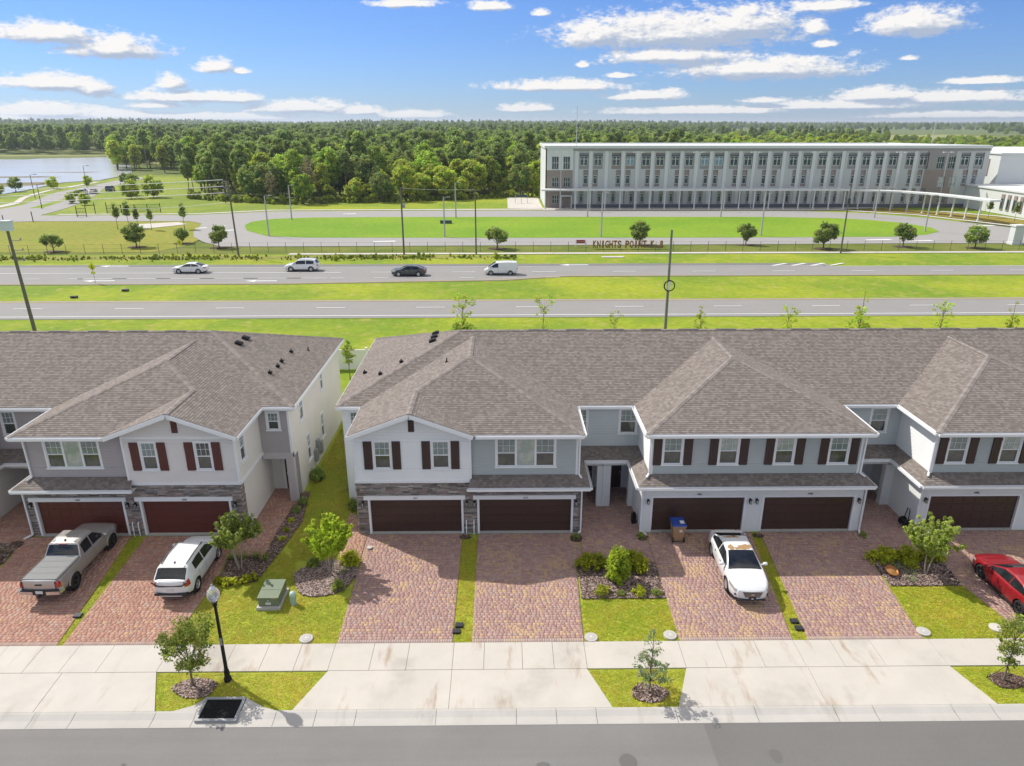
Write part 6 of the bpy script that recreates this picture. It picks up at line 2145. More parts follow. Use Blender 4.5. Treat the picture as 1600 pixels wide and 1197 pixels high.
for k, (x, y) in enumerate(((-11.75, 33.2), (-11.72, 32.4), (-11.8, 34.2))):
    tag(link('young_plant', shrub_mesh(.16, .18, 10, 20, .09, .05, L_HEDGE, 60 + k), None, G(x, y, 0), k), 'tiny yellow green plant in the walkway mulch strip, %s' % ('middle one', 'nearest the street', 'nearest the house')[k], 'plant', 'tiny plants in the mulch strip beside the walkway')
for k, (x, y, s) in enumerate(((-11.55, 36.0, .7), (-11.5, 39.2, 1.3), (-11.7, 35.2, .6), (-8.75, 37.6, 1.5), (-8.6, 35.6, .9))):
    shrub('side_shrub', x, y, shrub_mesh(.35, .6, 30, 34, .17, .06, L_OAK, 70 + k), ('dark shrub against the beige side wall, nearest the porch column', 'larger dark shrub farther along the beige side wall', 'small shrub at the foot of the porch column', 'tall dark shrub against the blue row facing the side lawn', 'lower dark shrub at the blue row corner')[k], 'bush', s=s)
tag(link('spiky_plant', blade_plant(40, .5, 8, L_GREY, .8), None, G(-7.95, 29.6, 0)), 'pale spiky plant at the right of the round mulch bed', 'plant')
for k, (x, y) in enumerate(((18.9, 29.9), (19.4, 29.6), (19.75, 29.9), (19.9, 29.2), (19.6, 28.7))):
    tag(link('pale_tuft', blade_plant(36, .38, 20 + k, L_GREY, .9), None, G(x, y, 0), k), 'pale grassy tuft in the right mulch bed, %s' % ('behind the copper bowl', 'at its middle', 'right of the middle, at the back', 'rightmost', 'nearest the lawn')[k], 'plant', 'pale tufts in the right mulch bed')
for k, (x, y) in enumerate(((3.72, 32.3), (7.2, 32.35), (18.95, 32.35), (19.6, 35.3))):
    tag(link('corner_plant', shrub_mesh(.16, .3, 12, 22, .1, .05, (L_OAK, L_STREET, L_OAK, L_HEDGE)[k], 80 + k), None, G(x, y, 0), k), ('small plant under the downspout at the stone pilaster', 'small plant at the white pier of the recessed entry', 'small plant at the right pier of the four window unit', 'yellow plant at the right hand porch door')[k], 'plant')
for k in range(9):
    x, y = -26.2 + .35 * math.cos(k * 2.4) * math.sqrt(k), 31.0 + .3 * math.sin(k * 2.4) * math.sqrt(k)
    tag(link('twig_shrub', blade_plant(40, .5, 90 + k, L_DRY, .5), None, G(x, y, 0), k), 'dry twiggy shrub in the left edge bed, %s' % ('at the centre', 'left of centre', 'just above centre', 'at the right', 'lower left', 'upper left', 'lower right', 'at the far left', 'upper right')[k], 'shrub', 'dry shrubs at the left edge bed')

# young trees behind the long roof
BACK = [(-3.97, 66, 5.7, 1), (3.77, 66, 5.6, 2), (10.66, 66, 3.9, 2), (18.9, 66, 4.3, 3), (27.4, 66, 4.4, 1), (34.4, 66, 6.3, 0), (42.3, 66, 4.8, 1), (49.1, 66, 5.0, 0)]
bk = [tree_meshes('cone', 6.0, 1.25, 1.5, 60, 16, .24, .11, L_YEL, BARK, 101, .07, limb=.7), tree_meshes('vase', 5.5, 1.3, 2.0, 36, 14, .26, .11, L_YEL, BARK, 102, .07, limb=1.0),
      tree_meshes('vase', 5.5, 1.3, 2.0, 24, 12, .26, .11, L_YEL, BARK, 103, .06, limb=1.0), tree_meshes('oval', 5.0, 1.0, 1.6, 30, 13, .24, .11, L_YEL, BARK, 104, .06, limb=.9)]
bl = ['sparse sapling behind the ridge, leftmost of the row', 'sapling showing above the ridge behind the four lane road', 'low sapling top left of the black leaning pole', 'low sapling top right of the black leaning pole', 'yellow green sapling over the four window unit roof', 'tallest dense sapling behind the right hand roof', 'loose sapling second from the right above the ridge', 'sapling at the right edge above the ridge']
for (x, y, h, k), lb in zip(BACK, bl):
    make_tree('sapling', (x, y, -.06), bk[k], lb, rz=x, s=h / (6.0, 5.5, 5.5, 5.0)[k])
make_tree('sapling', (-13.2, 57.3, -.06), tree_meshes('oval', 3.6, .7, 1.2, 30, 24, .2, .1, L_STREET, BARK, 105, .05, limb=1), 'thin young tree in front of the white fence in the gap')
make_tree('bushy_tree', (-4.0, 64.5, -.06), tree_meshes('round', 3.4, 1.5, .4, 60, 36, .4, .16, L_BROAD, BARK, 106, .1), 'dense bushy tree just behind the ridge of the blue row')

# oaks along the school fence
OAKS = [(-76.8, 122.3, 3.4, 1.8), (-65, 127, 4.6, 2.2), (-58.6, 131, 3.2, 1.4), (-50.1, 126, 4.2, 1.9), (-1.2, 124.7, 4.3, 2.0), (24.5, 128.4, 4.6, 2.1), (43.6, 128.3, 4.4, 1.8), (55.8, 124, 4.8, 2.5), (70.8, 125.9, 4.6, 2.0), (82.8, 124.4, 4.3, 2.2)]
ok_ = [tree_meshes('round', 4.5, 2.1, 1.0, 80, 34, .5, .2, L_OAK, BARK, 110 + k, .12, lobes=6) for k in range(4)]
for k, (x, y, h, rd) in enumerate(OAKS):
    lb = ['pale oak at the far left of the school fence', 'large dark oak in the left field', 'small oak near the left driveway entry', 'round oak at the bend of the loop road', 'dark oak right of the middle utility pole', 'oak standing behind the letters', 'narrow oak right of the letters', 'broad oak left of the leaning street lamp', 'oak right of the leaning street lamp', 'oak at the right end of the school fence'][k]
    make_tree('oak_tree', (x, y, -.05), ok_[k % 4], lb, rz=k * 1.3, s=(rd / 2.1, rd / 2.1, h / 4.5))
    sheet('mulch_ring', blob(x, y, 1.7, 1.2, 14, k), -.03, SOIL)
YT = [(-79.7, 149.5, 5.5), (-77.9, 150.5, 5.8), (-76.5, 151.5, 4.6), (-72.3, 148.5, 4.8), (-66.0, 149.5, 5.6)]
yt = tree_meshes('oval', 5.5, .8, 2.2, 30, 26, .4, .2, L_OAK, BARK, 115, .07, limb=.8)
for k, (x, y, h) in enumerate(YT):
    make_tree('young_tree', (x, y, -.05), yt, '%s slim young tree from the left staked on the left field' % ORD[k], 'tree', 'slim young trees staked on the left field', x, h / 5.5)
RT = [(-118, 200, 3.4), (-112, 196, 3.6), (-120, 208, 3.4), (-108, 213, 6), (-103, 216, 7), (-112, 222, 5), (-150, 190, 3.4), (-158, 196, 4), (-150, 215, 4), (-152, 222, 4.4), (-156, 236, 5), (-150, 246, 4.4), (-165, 205, 4.4), (-145, 258, 4), (-160, 228, 4.8), (-147, 206, 3.2), (-154, 204, 3.6), (-161, 214, 4.2), (-134, 262, 4.4), (-128, 255, 5)]
rb_ = tree_meshes('round', 5, 2.3, .5, 70, 26, .6, .26, L_YEL, BARK, 141, .1, lobes=7)
RT.sort(key=lambda p: p[0] / p[1])
for k, (x, y, h) in enumerate(RT):
    m_k = rb_ if k % 3 else ok_[k % 4]
    make_tree('roadside_tree', (x, y, -.1), m_k, '%s from the left of the green trees along the distant side road' % ORD[k], 'tree', 'trees along the distant side road', k, h / (5 if k % 3 else 4.5))
for k, (x, y) in enumerate(((112, 166), (114, 160))):
    make_tree('young_tree', (x, y, 0), yt, ('thin tree on the dry school lawn behind the canopy columns', 'thin tree on the dry school lawn nearest the annex')[k], 'tree', rz=k, s=.8)

# ------------------------------------------------------------------ the wood behind the oval, and everything beyond
VAR = []
def forest_kind(kind, h, rad, th, n, per, clump, leaf, lm, bm, seed, **k):
    VAR.append((tree_meshes(kind, h, rad, th, n, per, clump, leaf, lm, bm, seed, **k), h))
forest_kind('round', 11.5, 4.2, 2.5, 150, 56, .9, .30, L_BROAD, BARK, 201, trunk_r=.22, lobes=11)
forest_kind('oval', 13, 3.5, 3.0, 150, 56, .85, .30, L_BROAD, BARK, 202, trunk_r=.22, lobes=10)
forest_kind('round', 10.5, 4.0, 1.8, 150, 56, .9, .30, L_YEL, BARK, 203, trunk_r=.2, lobes=11)
forest_kind('oval', 12.5, 3.2, 2.5, 140, 56, .8, .29, L_YEL, BARK, 204, trunk_r=.2, lobes=9)
forest_kind('pine', 14.5, 2.5, 7.5, 90, 60, .75, .27, L_PINE, BARK, 205, trunk_r=.2, lobes=11, limb=.6)
forest_kind('pine', 15.5, 2.2, 9, 80, 60, .7, .27, L_PINE, BARK_P, 206, trunk_r=.18, lobes=11, limb=.7)
forest_kind('round', 6.5, 2.9, .5, 110, 46, .7, .27, L_YEL, BARK, 207, trunk_r=.15, lobes=9)
forest_kind('oval', 11.5, 2.5, 3.0, 46, 26, .7, .22, L_DRY, BARK_P, 208, trunk_r=.15, limb=1.0)
forest_kind('round', 12, 4.6, 2.5, 150, 56, .95, .31, L_OAK, BARK, 209, trunk_r=.25, lobes=12)
FLAB = ['rounded mid green broadleaf tree in the wood beyond the oval', 'upright mid green broadleaf tree in the wood beyond the oval', 'rounded yellow green tree in the wood beyond the oval', 'upright yellow green tree in the wood beyond the oval',
        'tall dark pine rising in the wood beyond the oval', 'tall slender pale trunk pine in the wood beyond the oval', 'low bushy yellow green tree at the edge of the wood', 'bare looking pale tree at the edge of the wood', 'dark rounded broadleaf tree in the wood beyond the oval']
FNAME = ['broadleaf_tree', 'broadleaf_tree', 'broadleaf_tree', 'broadleaf_tree', 'pine_tree', 'pine_tree', 'bushy_tree', 'bare_tree', 'broadleaf_tree']


def wood_front(x):       # front edge of the wood
    return np.interp(x, [-160, -118, -92, -60, -30, 0, 12, 30, 120], [335, 300, 214, 199, 205, 216, 224, 262, 262])


r = np.random.default_rng(77)
pts = []
tries = 0
while len(pts) < 5200 and tries < 200000:
    tries += 1
    y = 196 + (r.random() ** 1.35) * 620
    xl = -0.66 * y + 18 if y < 330 else -200 - (y - 330) * .35
    x = r.uniform(max(xl, -0.52 * y - 0), .50 * y)
    if y < wood_front(x) + r.normal() * 1.5: continue
    if x < -150 and y < 345: continue
    if 145 < x < 385 and 590 < y < 770: continue
    d = np.inf
    near = y < 420
    k_ = .052 if near else .03
    if r.random() > (1.0 if near else .8): continue
    pts.append((x, y))
P_ = np.array(pts)
order = np.argsort(P_[:, 1] - wood_front(P_[:, 0]))
keep = []
for i in order:          # thin out overlapping neighbours near the front
    x, y = P_[i]; dist = 4.4 if y < 330 else 5.2
    ok = True
    for j in keep[-900:]:
        if (P_[j, 0] - x) ** 2 + (P_[j, 1] - y) ** 2 < dist * dist: ok = False; break
    if ok: keep.append(i)
P_ = P_[keep]
dep = P_[:, 1] - wood_front(P_[:, 0])
protos = {}
nind = 300
far = []
cnt = 0
wood_things = []
SECT = [(230, 'above the lake end'), (340, 'above the left field'), (420, 'behind the three wire pole'), (520, 'behind the left oval tip'), (640, 'left of the transformer pole'), (745, 'between two middle poles'), (850, 'just left of the school'), (9999, 'behind the school roof')]
KIND9 = ['rounded green tree', 'upright green tree', 'rounded yellow green tree', 'upright yellow green tree', 'tall dark pine', 'slender pale trunk pine', 'low yellow green tree', 'bare pale tree', 'dark rounded tree']
for i, (x, y) in enumerate(P_):
    dd = dep[i]
    if dd < 7: k = int(r.choice([0, 2, 2, 3, 6, 6, 6, 7, 4, 8]))
    else: k = int(r.choice([0, 1, 1, 2, 3, 3, 8, 8, 4, 4, 5]))
    if x < -78 and y < 320: k = int(r.choice([4, 4, 5, 8, 1]))
    if x > 100: k = int(r.choice([0, 2, 3, 8, 6]))
    s = float(r.uniform(.78, 1.2)) * (.92 if dd < 7 else 1.06)
    if cnt < nind and abs(x) < .78 * y and not (10 < x < 122 and y < 300 and y > 262 and False):
        cnt += 1
        if k not in protos:
            wt_ = protos[k] = make_tree(FNAME[k], (x, y, -.1), VAR[k][0], FLAB[k], 'tree', 'trees of the wood beyond the oval', r.uniform(0, 6.28), s)
        else:
            wt_ = copy_tree(protos[k], (x, y, -.1), r.uniform(0, 6.28), scale=s)
        px_ = 787 + 1181 * x / y
        wood_things.append((k, next(n for lim, n in SECT if px_ < lim), 'front row' if dd < 6 else ('second row' if dd < 14 else 'deeper row'), px_, wt_))
    else:
        far.append((x, y, k, s))

byk = {}
for k, se_, ro_, px_, o_ in wood_things: byk.setdefault((k, se_, ro_), []).append((px_, o_))
for (k, se_, ro_), lst in byk.items():
    lst.sort(key=lambda t: t[0])
    for i, (_, o_) in enumerate(lst):
        o_['label'] = '%s in the %s of the wood, %s' % (KIND9[k], ro_, se_) if len(lst) == 1 else '%s %s from left, %s of wood, %s' % (ORD[i], KIND9[k], ro_, se_)

# far wood, one mass: crowns instanced by geometry nodes
r = np.random.default_rng(5)
def add_far(n, y0, y1, x0, x1, pw=1.0, sc_=1.0, test=None, kinds=(0, 1, 8, 8, 4, 4, 5)):
    for _ in range(n):
        y = y0 + (r.random() ** pw) * (y1 - y0); x = r.uniform(x0, x1) * y
        if test and not test(x, y): continue
        far.append((x, y, int(r.choice(kinds)), float(r.uniform(.85, 1.25)) * sc_))
add_far(3200, 500, 1000, -.98, -.22, 1, 1.1, lambda x, y: not (x < -190 and y < 530))
add_far(3600, 800, 1500, -.9, .22, 1.0, 1.15)
add_far(2600, 1250, 2600, -.9, .95, 1.0, 1.2, lambda x, y: not (.30 * y < x < .64 * y and y < 1850))
add_far(3600, 2200, 4200, -.9, .95, 1.0, 1.2)
add_far(3600, 3600, 7500, -.9, .95, 1.0, 1.3)
add_far(1300, 300, 800, .40, .95, 1.0, .75, lambda x, y: not (x < 160) and not (145 < x < 385 and 590 < y < 770), (0, 2, 3, 6, 8))
add_far(300, 262, 300, .05, .62, 1.0, .62, lambda x, y: x < 125, (0, 2, 6, 8))
add_far(420, 640, 900, .12, .52, 1.0, 1.0, lambda x, y: not (145 < x < 385 and 590 < y < 770) and x < 420)
def hill(x, y):
    """gentle rise of the land towards the horizon"""
    t = np.clip((y - 1250) / 1300, 0, 1); t = t * t * (3 - 2 * t)
    side = np.clip(.75 - .55 * (x / np.maximum(y, 1)) / .6, .25, 1.2)
    return t * side * (11 + 5 * np.sin(x / 310 + 1.1) + 3.5 * np.sin(x / 140 + y / 600) + 2 * np.sin(x / 61 + 2))
gx_ = np.linspace(-7600, 7600, 150); gy_2 = np.linspace(1200, 8500, 60)
XX, YY = np.meshgrid(gx_, gy_2)
ZZ = hill(XX, YY) - .12
hv = np.stack([XX.ravel(), YY.ravel(), ZZ.ravel()], 1)
hf = [[j * 150 + i, j * 150 + i + 1, (j + 1) * 150 + i + 1, (j + 1) * 150 + i] for j in range(59) for i in range(149)]
h_o = link('hills', np_mesh('hills', hv, hf, G_FAR, smooth=True)); h_o['kind'] = 'structure'
FA = np.array([(x, y, float(hill(np.float64(x), np.float64(y))) - .1) for x, y, _, _ in far], dtype=np.float32)


def gn_forest(name, pts, kinds, scl, sources, label):
    me = bpy.data.meshes.new(name)
    me.vertices.add(len(pts)); me.vertices.foreach_set('co', pts.ravel())
    for nm, arr, ty in (('kind_id', kinds, 'INT'), ('scl', scl, 'FLOAT'), ('rot', r.uniform(0, 6.28, len(pts)), 'FLOAT')):
        a = me.attributes.new(nm, ty, 'POINT'); a.data.foreach_set('value', np.asarray(arr, dtype=np.int32 if ty == 'INT' else np.float32))
    o = link(name, me)
    g = bpy.data.node_groups.new(name + '_nodes', 'GeometryNodeTree')
    g.interface.new_socket('Geometry', in_out='INPUT', socket_type='NodeSocketGeometry')
    g.interface.new_socket('Geometry', in_out='OUTPUT', socket_type='NodeSocketGeometry')
    q = NT(g)
    gi = q.n('NodeGroupInput'); go = q.n('NodeGroupOutput'); jn = q.n('GeometryNodeJoinGeometry')
    def named(nm, ty):
        n = q.n('GeometryNodeInputNamedAttribute', data_type=ty); n.inputs[0].default_value = nm; return n.outputs[0]
    for k, src in sources.items():
        cmp = q.n('FunctionNodeCompare', data_type='INT', operation='EQUAL')
        q.l(named('kind_id', 'INT'), cmp.inputs[2]); cmp.inputs[3].default_value = k
        oi = q.n('GeometryNodeObjectInfo', transform_space='ORIGINAL'); oi.inputs[0].default_value = src; oi.inputs[1].default_value = True
        ip = q.n('GeometryNodeInstanceOnPoints')
        q.l(gi.outputs[0], ip.inputs['Points']); q.l(cmp.outputs[0], ip.inputs['Selection']); q.l(oi.outputs['Geometry'], ip.inputs['Instance'])
        q.l(q.comb(0.0, 0.0, named('rot', 'FLOAT')), ip.inputs['Rotation'])
        q.l(named('scl', 'FLOAT'), ip.inputs['Scale'])
        q.l(ip.outputs[0], jn.inputs[0])
    q.l(jn.outputs[0], go.inputs[0])
    md = o.modifiers.new('trees', 'NODES'); md.node_group = g
    o['kind'] = 'stuff'
    tag(o, label, 'wood')
    return o


def crown_of(t): return [c for c in t.children if c.name.startswith('crown')][0]
src = {k: crown_of(t) for k, t in protos.items()}
kk = np.array([k if k in src else list(src)[0] for _, _, k, _ in far])
gn_forest('far_wood', FA, kk, [s for *_, s in far], src, 'mass of distant woodland running to the horizon')

# undergrowth along the front of the wood and the roadside fence
ug = []
for x in np.arange(-95, 14, 1.5):
    ug.append((x, wood_front(x) - 1.5 + r.normal() * 1.2, 6, float(r.uniform(.16, .42))))
U = np.array([(a, b, -.1) for a, b, _, _ in ug], dtype=np.float32)
gn_forest('undergrowth', U, [k for _, _, k, _ in ug], [s for *_, s in ug], {6: crown_of(protos[6])} if 6 in protos else src, 'scrubby undergrowth along the front of the wood')
ug = []
for x in np.arange(-112, 2, .065):
    dn = .62 + .3 * math.sin(x * .21) + .25 * math.sin(x * .9 + 1)
    if r.random() < dn: ug.append((x, 115.9 + .006 * x + r.normal() * .9, 6 if r.random() < .6 else 8, float(r.uniform(.03, .085) * (2.0 if r.random() < .05 else 1))))
    if ug and ug[-1][2] == 8: ug[-1] = (*ug[-1][:3], ug[-1][3] * .5)
U = np.array([(a, b, -.1) for a, b, _, _ in ug], dtype=np.float32)
gn_forest('roadside_weeds', U, [k for _, _, k, _ in ug], [s for *_, s in ug], {k: crown_of(protos[k]) for k in (6, 8)}, 'rough weeds and low scrub along the far side of the highway')

# ------------------------------------------------------------------ school
SW = flat('school_panel', (0.47, 0.485, 0.47), 0.75, var=0.05, scale=.3)
SWL = flat('school_panel_light', (0.62, 0.635, 0.62), 0.75, var=0.03, scale=.3)
SBR = flat('school_brown', (0.27, 0.225, 0.195), 0.75, var=0.06, scale=.3)
SGR = flat('school_grey', (0.29, 0.28, 0.265), 0.75, var=0.05, scale=.3)
SRF = flat('school_roof_white', (0.78, 0.79, 0.80), 0.6, var=0.05, scale=.2)
SDK = flat('school_plinth', (0.10, 0.11, 0.13), 0.7)
SC = thing('school_building', (65, 200, 0), 'long three storey white school building with grey and brown window panels', 'school')
def sx(px, z=14.0): return (px - 787) * (176.5 + (20.6 - z) * .344) / 1109
SY = 188.0
mb = MB()
mb.poly([(10.65, SY, 15), (123.6, SY, 15), (123.6, 191, 15), (110.5, 214, 15), (10.65, 214, 15)])
mb.build('roof', SRF, SC)
TOPW = [912.8, 934.8, 963.4, 985.5, 1010, 1032, 1056.4, 1078, 1102.5, 1124.6, 1148.4, 1170.4, 1193.5, 1216.3, 1242, 1264, 1288, 1310, 1335, 1357, 1378, 1399, 1426, 1447.6, 1513, 1535]
MIDW = [915, 930, 966, 981, 1012, 1027, 1058, 1073, 1103, 1118, 1149, 1164, 1194.7, 1210, 1242.6, 1257, 1288, 1303, 1335, 1350, 1376.7, 1391, 1424, 1439.3, 1511, 1526]
BOTW = [907.8, 922, 936.6, 957.9, 972.2, 986.7] + [1003.5 + 45.6 * k + d for k in range(10) for d in (0, 14.6, 29.5)]
BLKW = [867.8, 885.6, 1474, 1492]
SP = {}
def school_window(px, z0, z1, w, pz0, pz1, pw, pm, style, gm):
    """panel set back in the wall with a framed window in it"""
    key = (style, round(w, 2), round(z1 - z0, 2), pm.name, gm.name)
    if key not in SP:
        f = MB(True); h = z1 - z0; a0 = z0 - pz0; H = pz1 - pz0
        f.box(-pw / 2, pw / 2, .16, .2, 0, H, 0)
        for (a, b, c, d) in ((-w / 2 - .06, -w / 2, a0, a0 + h), (w / 2, w / 2 + .06, a0, a0 + h), (-w / 2 - .06, w / 2 + .06, a0 + h, a0 + h + .07), (-w / 2 - .06, w / 2 + .06, a0 - .07, a0)):
            f.box(a, b, .08, .17, c, d, 1)
        if style == 'double':
            f.box(-.06, .06, .09, .17, a0, a0 + h, 1); f.box(-w / 2, w / 2, .09, .17, a0 + h * .72, a0 + h * .72 + .1, 1)
            f.box(-w / 2 - .2, w / 2 + .2, -.1, .17, a0 + h + .12, a0 + h + .5, 2)
        elif style == 'quad':
            for k in (1, 2): f.box(-w / 2 + w * k / 3 - .03, -w / 2 + w * k / 3 + .03, .09, .17, a0, a0 + h, 1)
            f.box(-w / 2, w / 2, .09, .17, a0 + h * .5, a0 + h * .5 + .06, 1)
        else:
            f.box(-w / 2, w / 2, .09, .17, a0 + h * .7, a0 + h * .7 + .07, 1)
        p = MB(True); p.box(-w / 2, w / 2, .12, .15, a0, a0 + h)
        SP[key] = (f.mesh('window', [pm, WHITE, SDK]), p.mesh('pane', gm))
    fm, gm_ = SP[key]
    o = link('window', fm, SC, (sx(px, (z0 + z1) / 2), SY, pz0)); link('pane', gm_, o)
holes = []
rr = random.Random(9)
for k, px in enumerate(TOPW):
    X = sx(px, 11.5) - 10.65
    holes.append((X - 1.15, X + 1.15, 9.6, 13.5))
    school_window(px, 10.5, 12.5, 1.75, 9.6, 13.5, 2.3, SGR if k % 8 < 2 or k > 5 else SBR, 'double', GL_BLUE if k in (8, 9, 3) else GL_SCH)
for px in MIDW:
    X = sx(px, 6.95) - 10.65
    holes.append((X - .62, X + .62, 5.3, 9.35)); school_window(px, 6.0, 7.9, .85, 5.3, 9.35, 1.24, SBR, 'single', GL_SCH)
for px in BOTW:
    X = sx(px, 2.45) - 10.65
    holes.append((X - .58, X + .58, 1.0, 4.7)); school_window(px, 1.4, 3.5, .75, 1.0, 4.7, 1.16, SBR, 'single', GL_SCH)
for k, px in enumerate(BLKW):
    w = 1.75; X = sx(px, 11.05) - 10.65
    holes.append((X - w / 2, X + w / 2, 9.5, 12.6)); school_window(px, 9.6, 12.5, w - .15, 9.5, 12.6, w, SGR, 'quad', GL_SCH)
    if k < 2 or True:
        X = sx(px, 6.35) - 10.65
        holes.append((X - w / 2, X + w / 2, 5.1, 7.6)); school_window(px, 5.2, 7.5, w - .15, 5.1, 7.6, w, SBR, 'quad', GL_SCH if k < 2 else GL_C)
holes.append((sx(867.8, 2.1) - 10.65 - .9, sx(867.8, 2.1) - 10.65 + .9, 1.0, 3.2)); school_window(867.8, 1.1, 3.1, 1.6, 1.0, 3.2, 1.8, SBR, 'quad', GL_SCH)
holes.append((sx(1474, 2.1) - 10.65 - .9, sx(1474, 2.1) - 10.65 + .9, 1.0, 3.2)); school_window(1474, 1.1, 3.1, 1.6, 1.0, 3.2, 1.8, SBR, 'quad', GL_SCH)
# front wall: brown blocks at both ends, panels between
def sw_wall(mat, a, b, z0, z1, out=0.0, name='wall'):
    m_ = MB(); hs = [(h[0] - a, h[1] - a, h[2], h[3]) for h in holes]
    wall(m_, (10.65 + a, SY - out), (10.65 + b, SY - out), z0, z1, hs, None)
    if out:
        for x in (a, b): m_.quad((10.65 + x, SY - out, z0), (10.65 + x, SY + .1, z0), (10.65 + x, SY + .1, z1), (10.65 + x, SY - out, z1))
    return m_.build(name, mat, SC)
E0, E1 = sx(896) - 10.65, sx(1455) - 10.65
E2 = sx(1501) - 10.65
sw_wall(SBR, .3, E0, 0, 9.3, .12); sw_wall(SWL, .3, E0, 9.3, 14.6, .12)
sw_wall(SW, E0, E1, 0, 14.6)
sw_wall(SBR, E1, E2, 0, 9.3, .12); sw_wall(SGR, E1, E2, 9.3, 14.6, .12)
sw_wall(SW, E2, 112.95, 0, 14.6)
# light piers between the window bays, each proud of the wall
edges_ = [sx(p) for p in (902, 924, 949, 975, 998, 1021, 1044, 1067, 1090.5, 1113.5, 1136.5, 1159.5, 1182, 1205, 1229, 1253, 1276, 1299, 1322.5, 1346, 1367.5, 1388.5, 1412.5, 1437)]
for k, x in enumerate(edges_):
    w = .85
    pmb = MB(); pmb.box(x - w / 2, x + w / 2, SY - .10, SY + .05, .9, 13.9); pmb.build('pier', SWL, SC)
mb = MB(); mb.box(17.6, 123.7, SY - .145, SY + .1, 13.95, 14.5); mb.build('frieze', SGR, SC)
mb = MB(); mb.box(17.7, 119.4, SY - .3, SY + .05, 0, .85); mb.build('plinth', SDK, SC)
mb = MB()
for a, b in (((10.5, SY - .15), (123.75, SY - .15)), ((123.75, SY - .15), (123.75, 191)), ((123.75, 191), (110.6, 214.2)), ((110.6, 214.2), (10.5, 214.2)), ((10.5, 214.2), (10.5, SY - .15))):
    mb.bar((a[0], a[1], 14.9), (b[0], b[1], 14.9), .35, .7)
mb.build('parapet', SWL, SC)
mb = MB(); wall(mb, (10.65, 214), (10.65, SY), 0, 14.6, (), None); wall(mb, (123.6, SY), (123.6, 191), 0, 14.6, (), None); wall(mb, (123.6, 191), (110.5, 214), 0, 14.6, (), None); wall(mb, (110.5, 214), (10.65, 214), 0, 14.6, (), None)
mb.build('end_wall', SWL, SC)
mb = MB(); mb.box(sx(877), sx(895), SY - 1.6, SY, 2.9, 3.2); mb.box(sx(877), sx(878.5), SY - 1.6, SY - 1.3, 0, 2.9); mb.box(sx(893.5), sx(895), SY - 1.6, SY - 1.3, 0, 2.9); mb.build('entrance_porch', SWL, SC)
mb = MB(); mb.box(sx(880), sx(886), SY - .2, SY - .13, 0, 2.3); mb.box(sx(886.3), sx(892), SY - .2, SY - .13, 0, 2.3); mb.build('entrance_door', SBR, SC)
for px in (903, 1460):
    y = 196 if px == 903 else 201; x = 19.07 if px == 903 else 115.6
    m_ = MB(); m_.tube([(x, y, 0), (x, y, 24.5 if px == 903 else 21)], [.11, .06], 8); m_.lathe([(0, .0), (.12, .06), (.12, .14), (0, .2)], (x, y, 24.5 if px == 903 else 21), 8)
    tag(m_.build('flag_pole', GALV), ('tall bare flagpole rising behind the left end of the school', 'tall bare flagpole rising behind the right end of the school')[px > 1000], 'flagpole')

# annex
AX = thing('school_annex', (130, 180, 0), 'white lower annex at the right edge beyond the school', 'school annex')
def block(name, x0, x1, y0, y1, z0, z1, mat, par, cap=.35):
    m_ = MB(); m_.box(x0, x1, y0, y1, z0, z1); o = m_.build(name, mat, par)
    c_ = MB(); c_.box(x0 - .3, x1 + .3, y0 - .3, y1 + .3, z1, z1 + cap); c_.build('parapet', SWL, par)
block('upper_block', 128, 175, 190, 240, 5.0, 13.0, SWL, AX)
block('lower_wing', 119.4, 165, 150, 189.5, 0, 5.4, SWL, AX)
for y, z in ((194, 7.5), (203, 8)):
    m_ = MB(); m_.box(127.85, 128.0, y, y + 3.0, z, z + 4.2); m_.build('wall_panel', SBR, AX)
for y in (153, 155.4, 157.8, 166.5, 168.7, 170.9, 173.1):
    f = MB(); f.box(119.2, 119.42, y - .5, y + .5, 1.0, 4.6); o = f.build('window', SBR, AX)
    g_m = MB(); g_m.box(119.16, 119.22, y - .35, y + .35, 1.3, 3.6); g_m.build('pane', GL_SCH, o)
m_ = MB(); m_.box(119.2, 119.42, 160.2, 162, 0, 2.4); m_.build('door', flat('door_tan', (.40, .31, .23), .6), AX)

# covered walkway
path = [(9.5, 185.7), (40, 185.4), (75, 185.2), (86, 184.6), (93, 182.6), (98.5, 179), (102.5, 173.5), (105, 166.5), (106.8, 157)]
CN = thing('covered_walkway', (60, 185, 0), 'long flat roofed covered walkway on slim white columns before the school', 'canopy')
mb = MB()
L_, R_ = [], []
for i, p in enumerate(path):
    a = Vector(path[max(0, i - 1)]); b = Vector(path[min(len(path) - 1, i + 1)]); d = (b - a).normalized(); n = Vector((d.y, -d.x))
    L_.append(Vector(p) - n * 1.5); R_.append(Vector(p) + n * 1.5)
for i in range(len(path) - 1):
    q4 = [L_[i], R_[i], R_[i + 1], L_[i + 1]]
    t4 = [(v.x, v.y, 4.85) for v in q4]; b4 = [(v.x, v.y, 4.5) for v in q4]
    mb.add(t4 + b4, [(0, 1, 2, 3), (7, 6, 5, 4), (1, 5, 6, 2), (0, 3, 7, 4)])
    if i == 0: mb.add([t4[0], t4[1], b4[1], b4[0]], [(0, 1, 2, 3)])
    if i == len(path) - 2: mb.add([t4[2], t4[3], b4[3], b4[2]], [(0, 1, 2, 3)])
mb.build('roof', SWL, CN)
cm_ = MB(True); cm_.box(-.13, .13, -.13, .13, 0, 4.5); cm_.box(-.22, .22, -.22, .22, 0, .25); cm_ = cm_.mesh('column', SWL)
seg = []
for a, b in zip(path[:-1], path[1:]): seg.append((Vector(a), Vector(b), (Vector(b) - Vector(a)).length))
tot = sum(s[2] for s in seg); d = 1.0
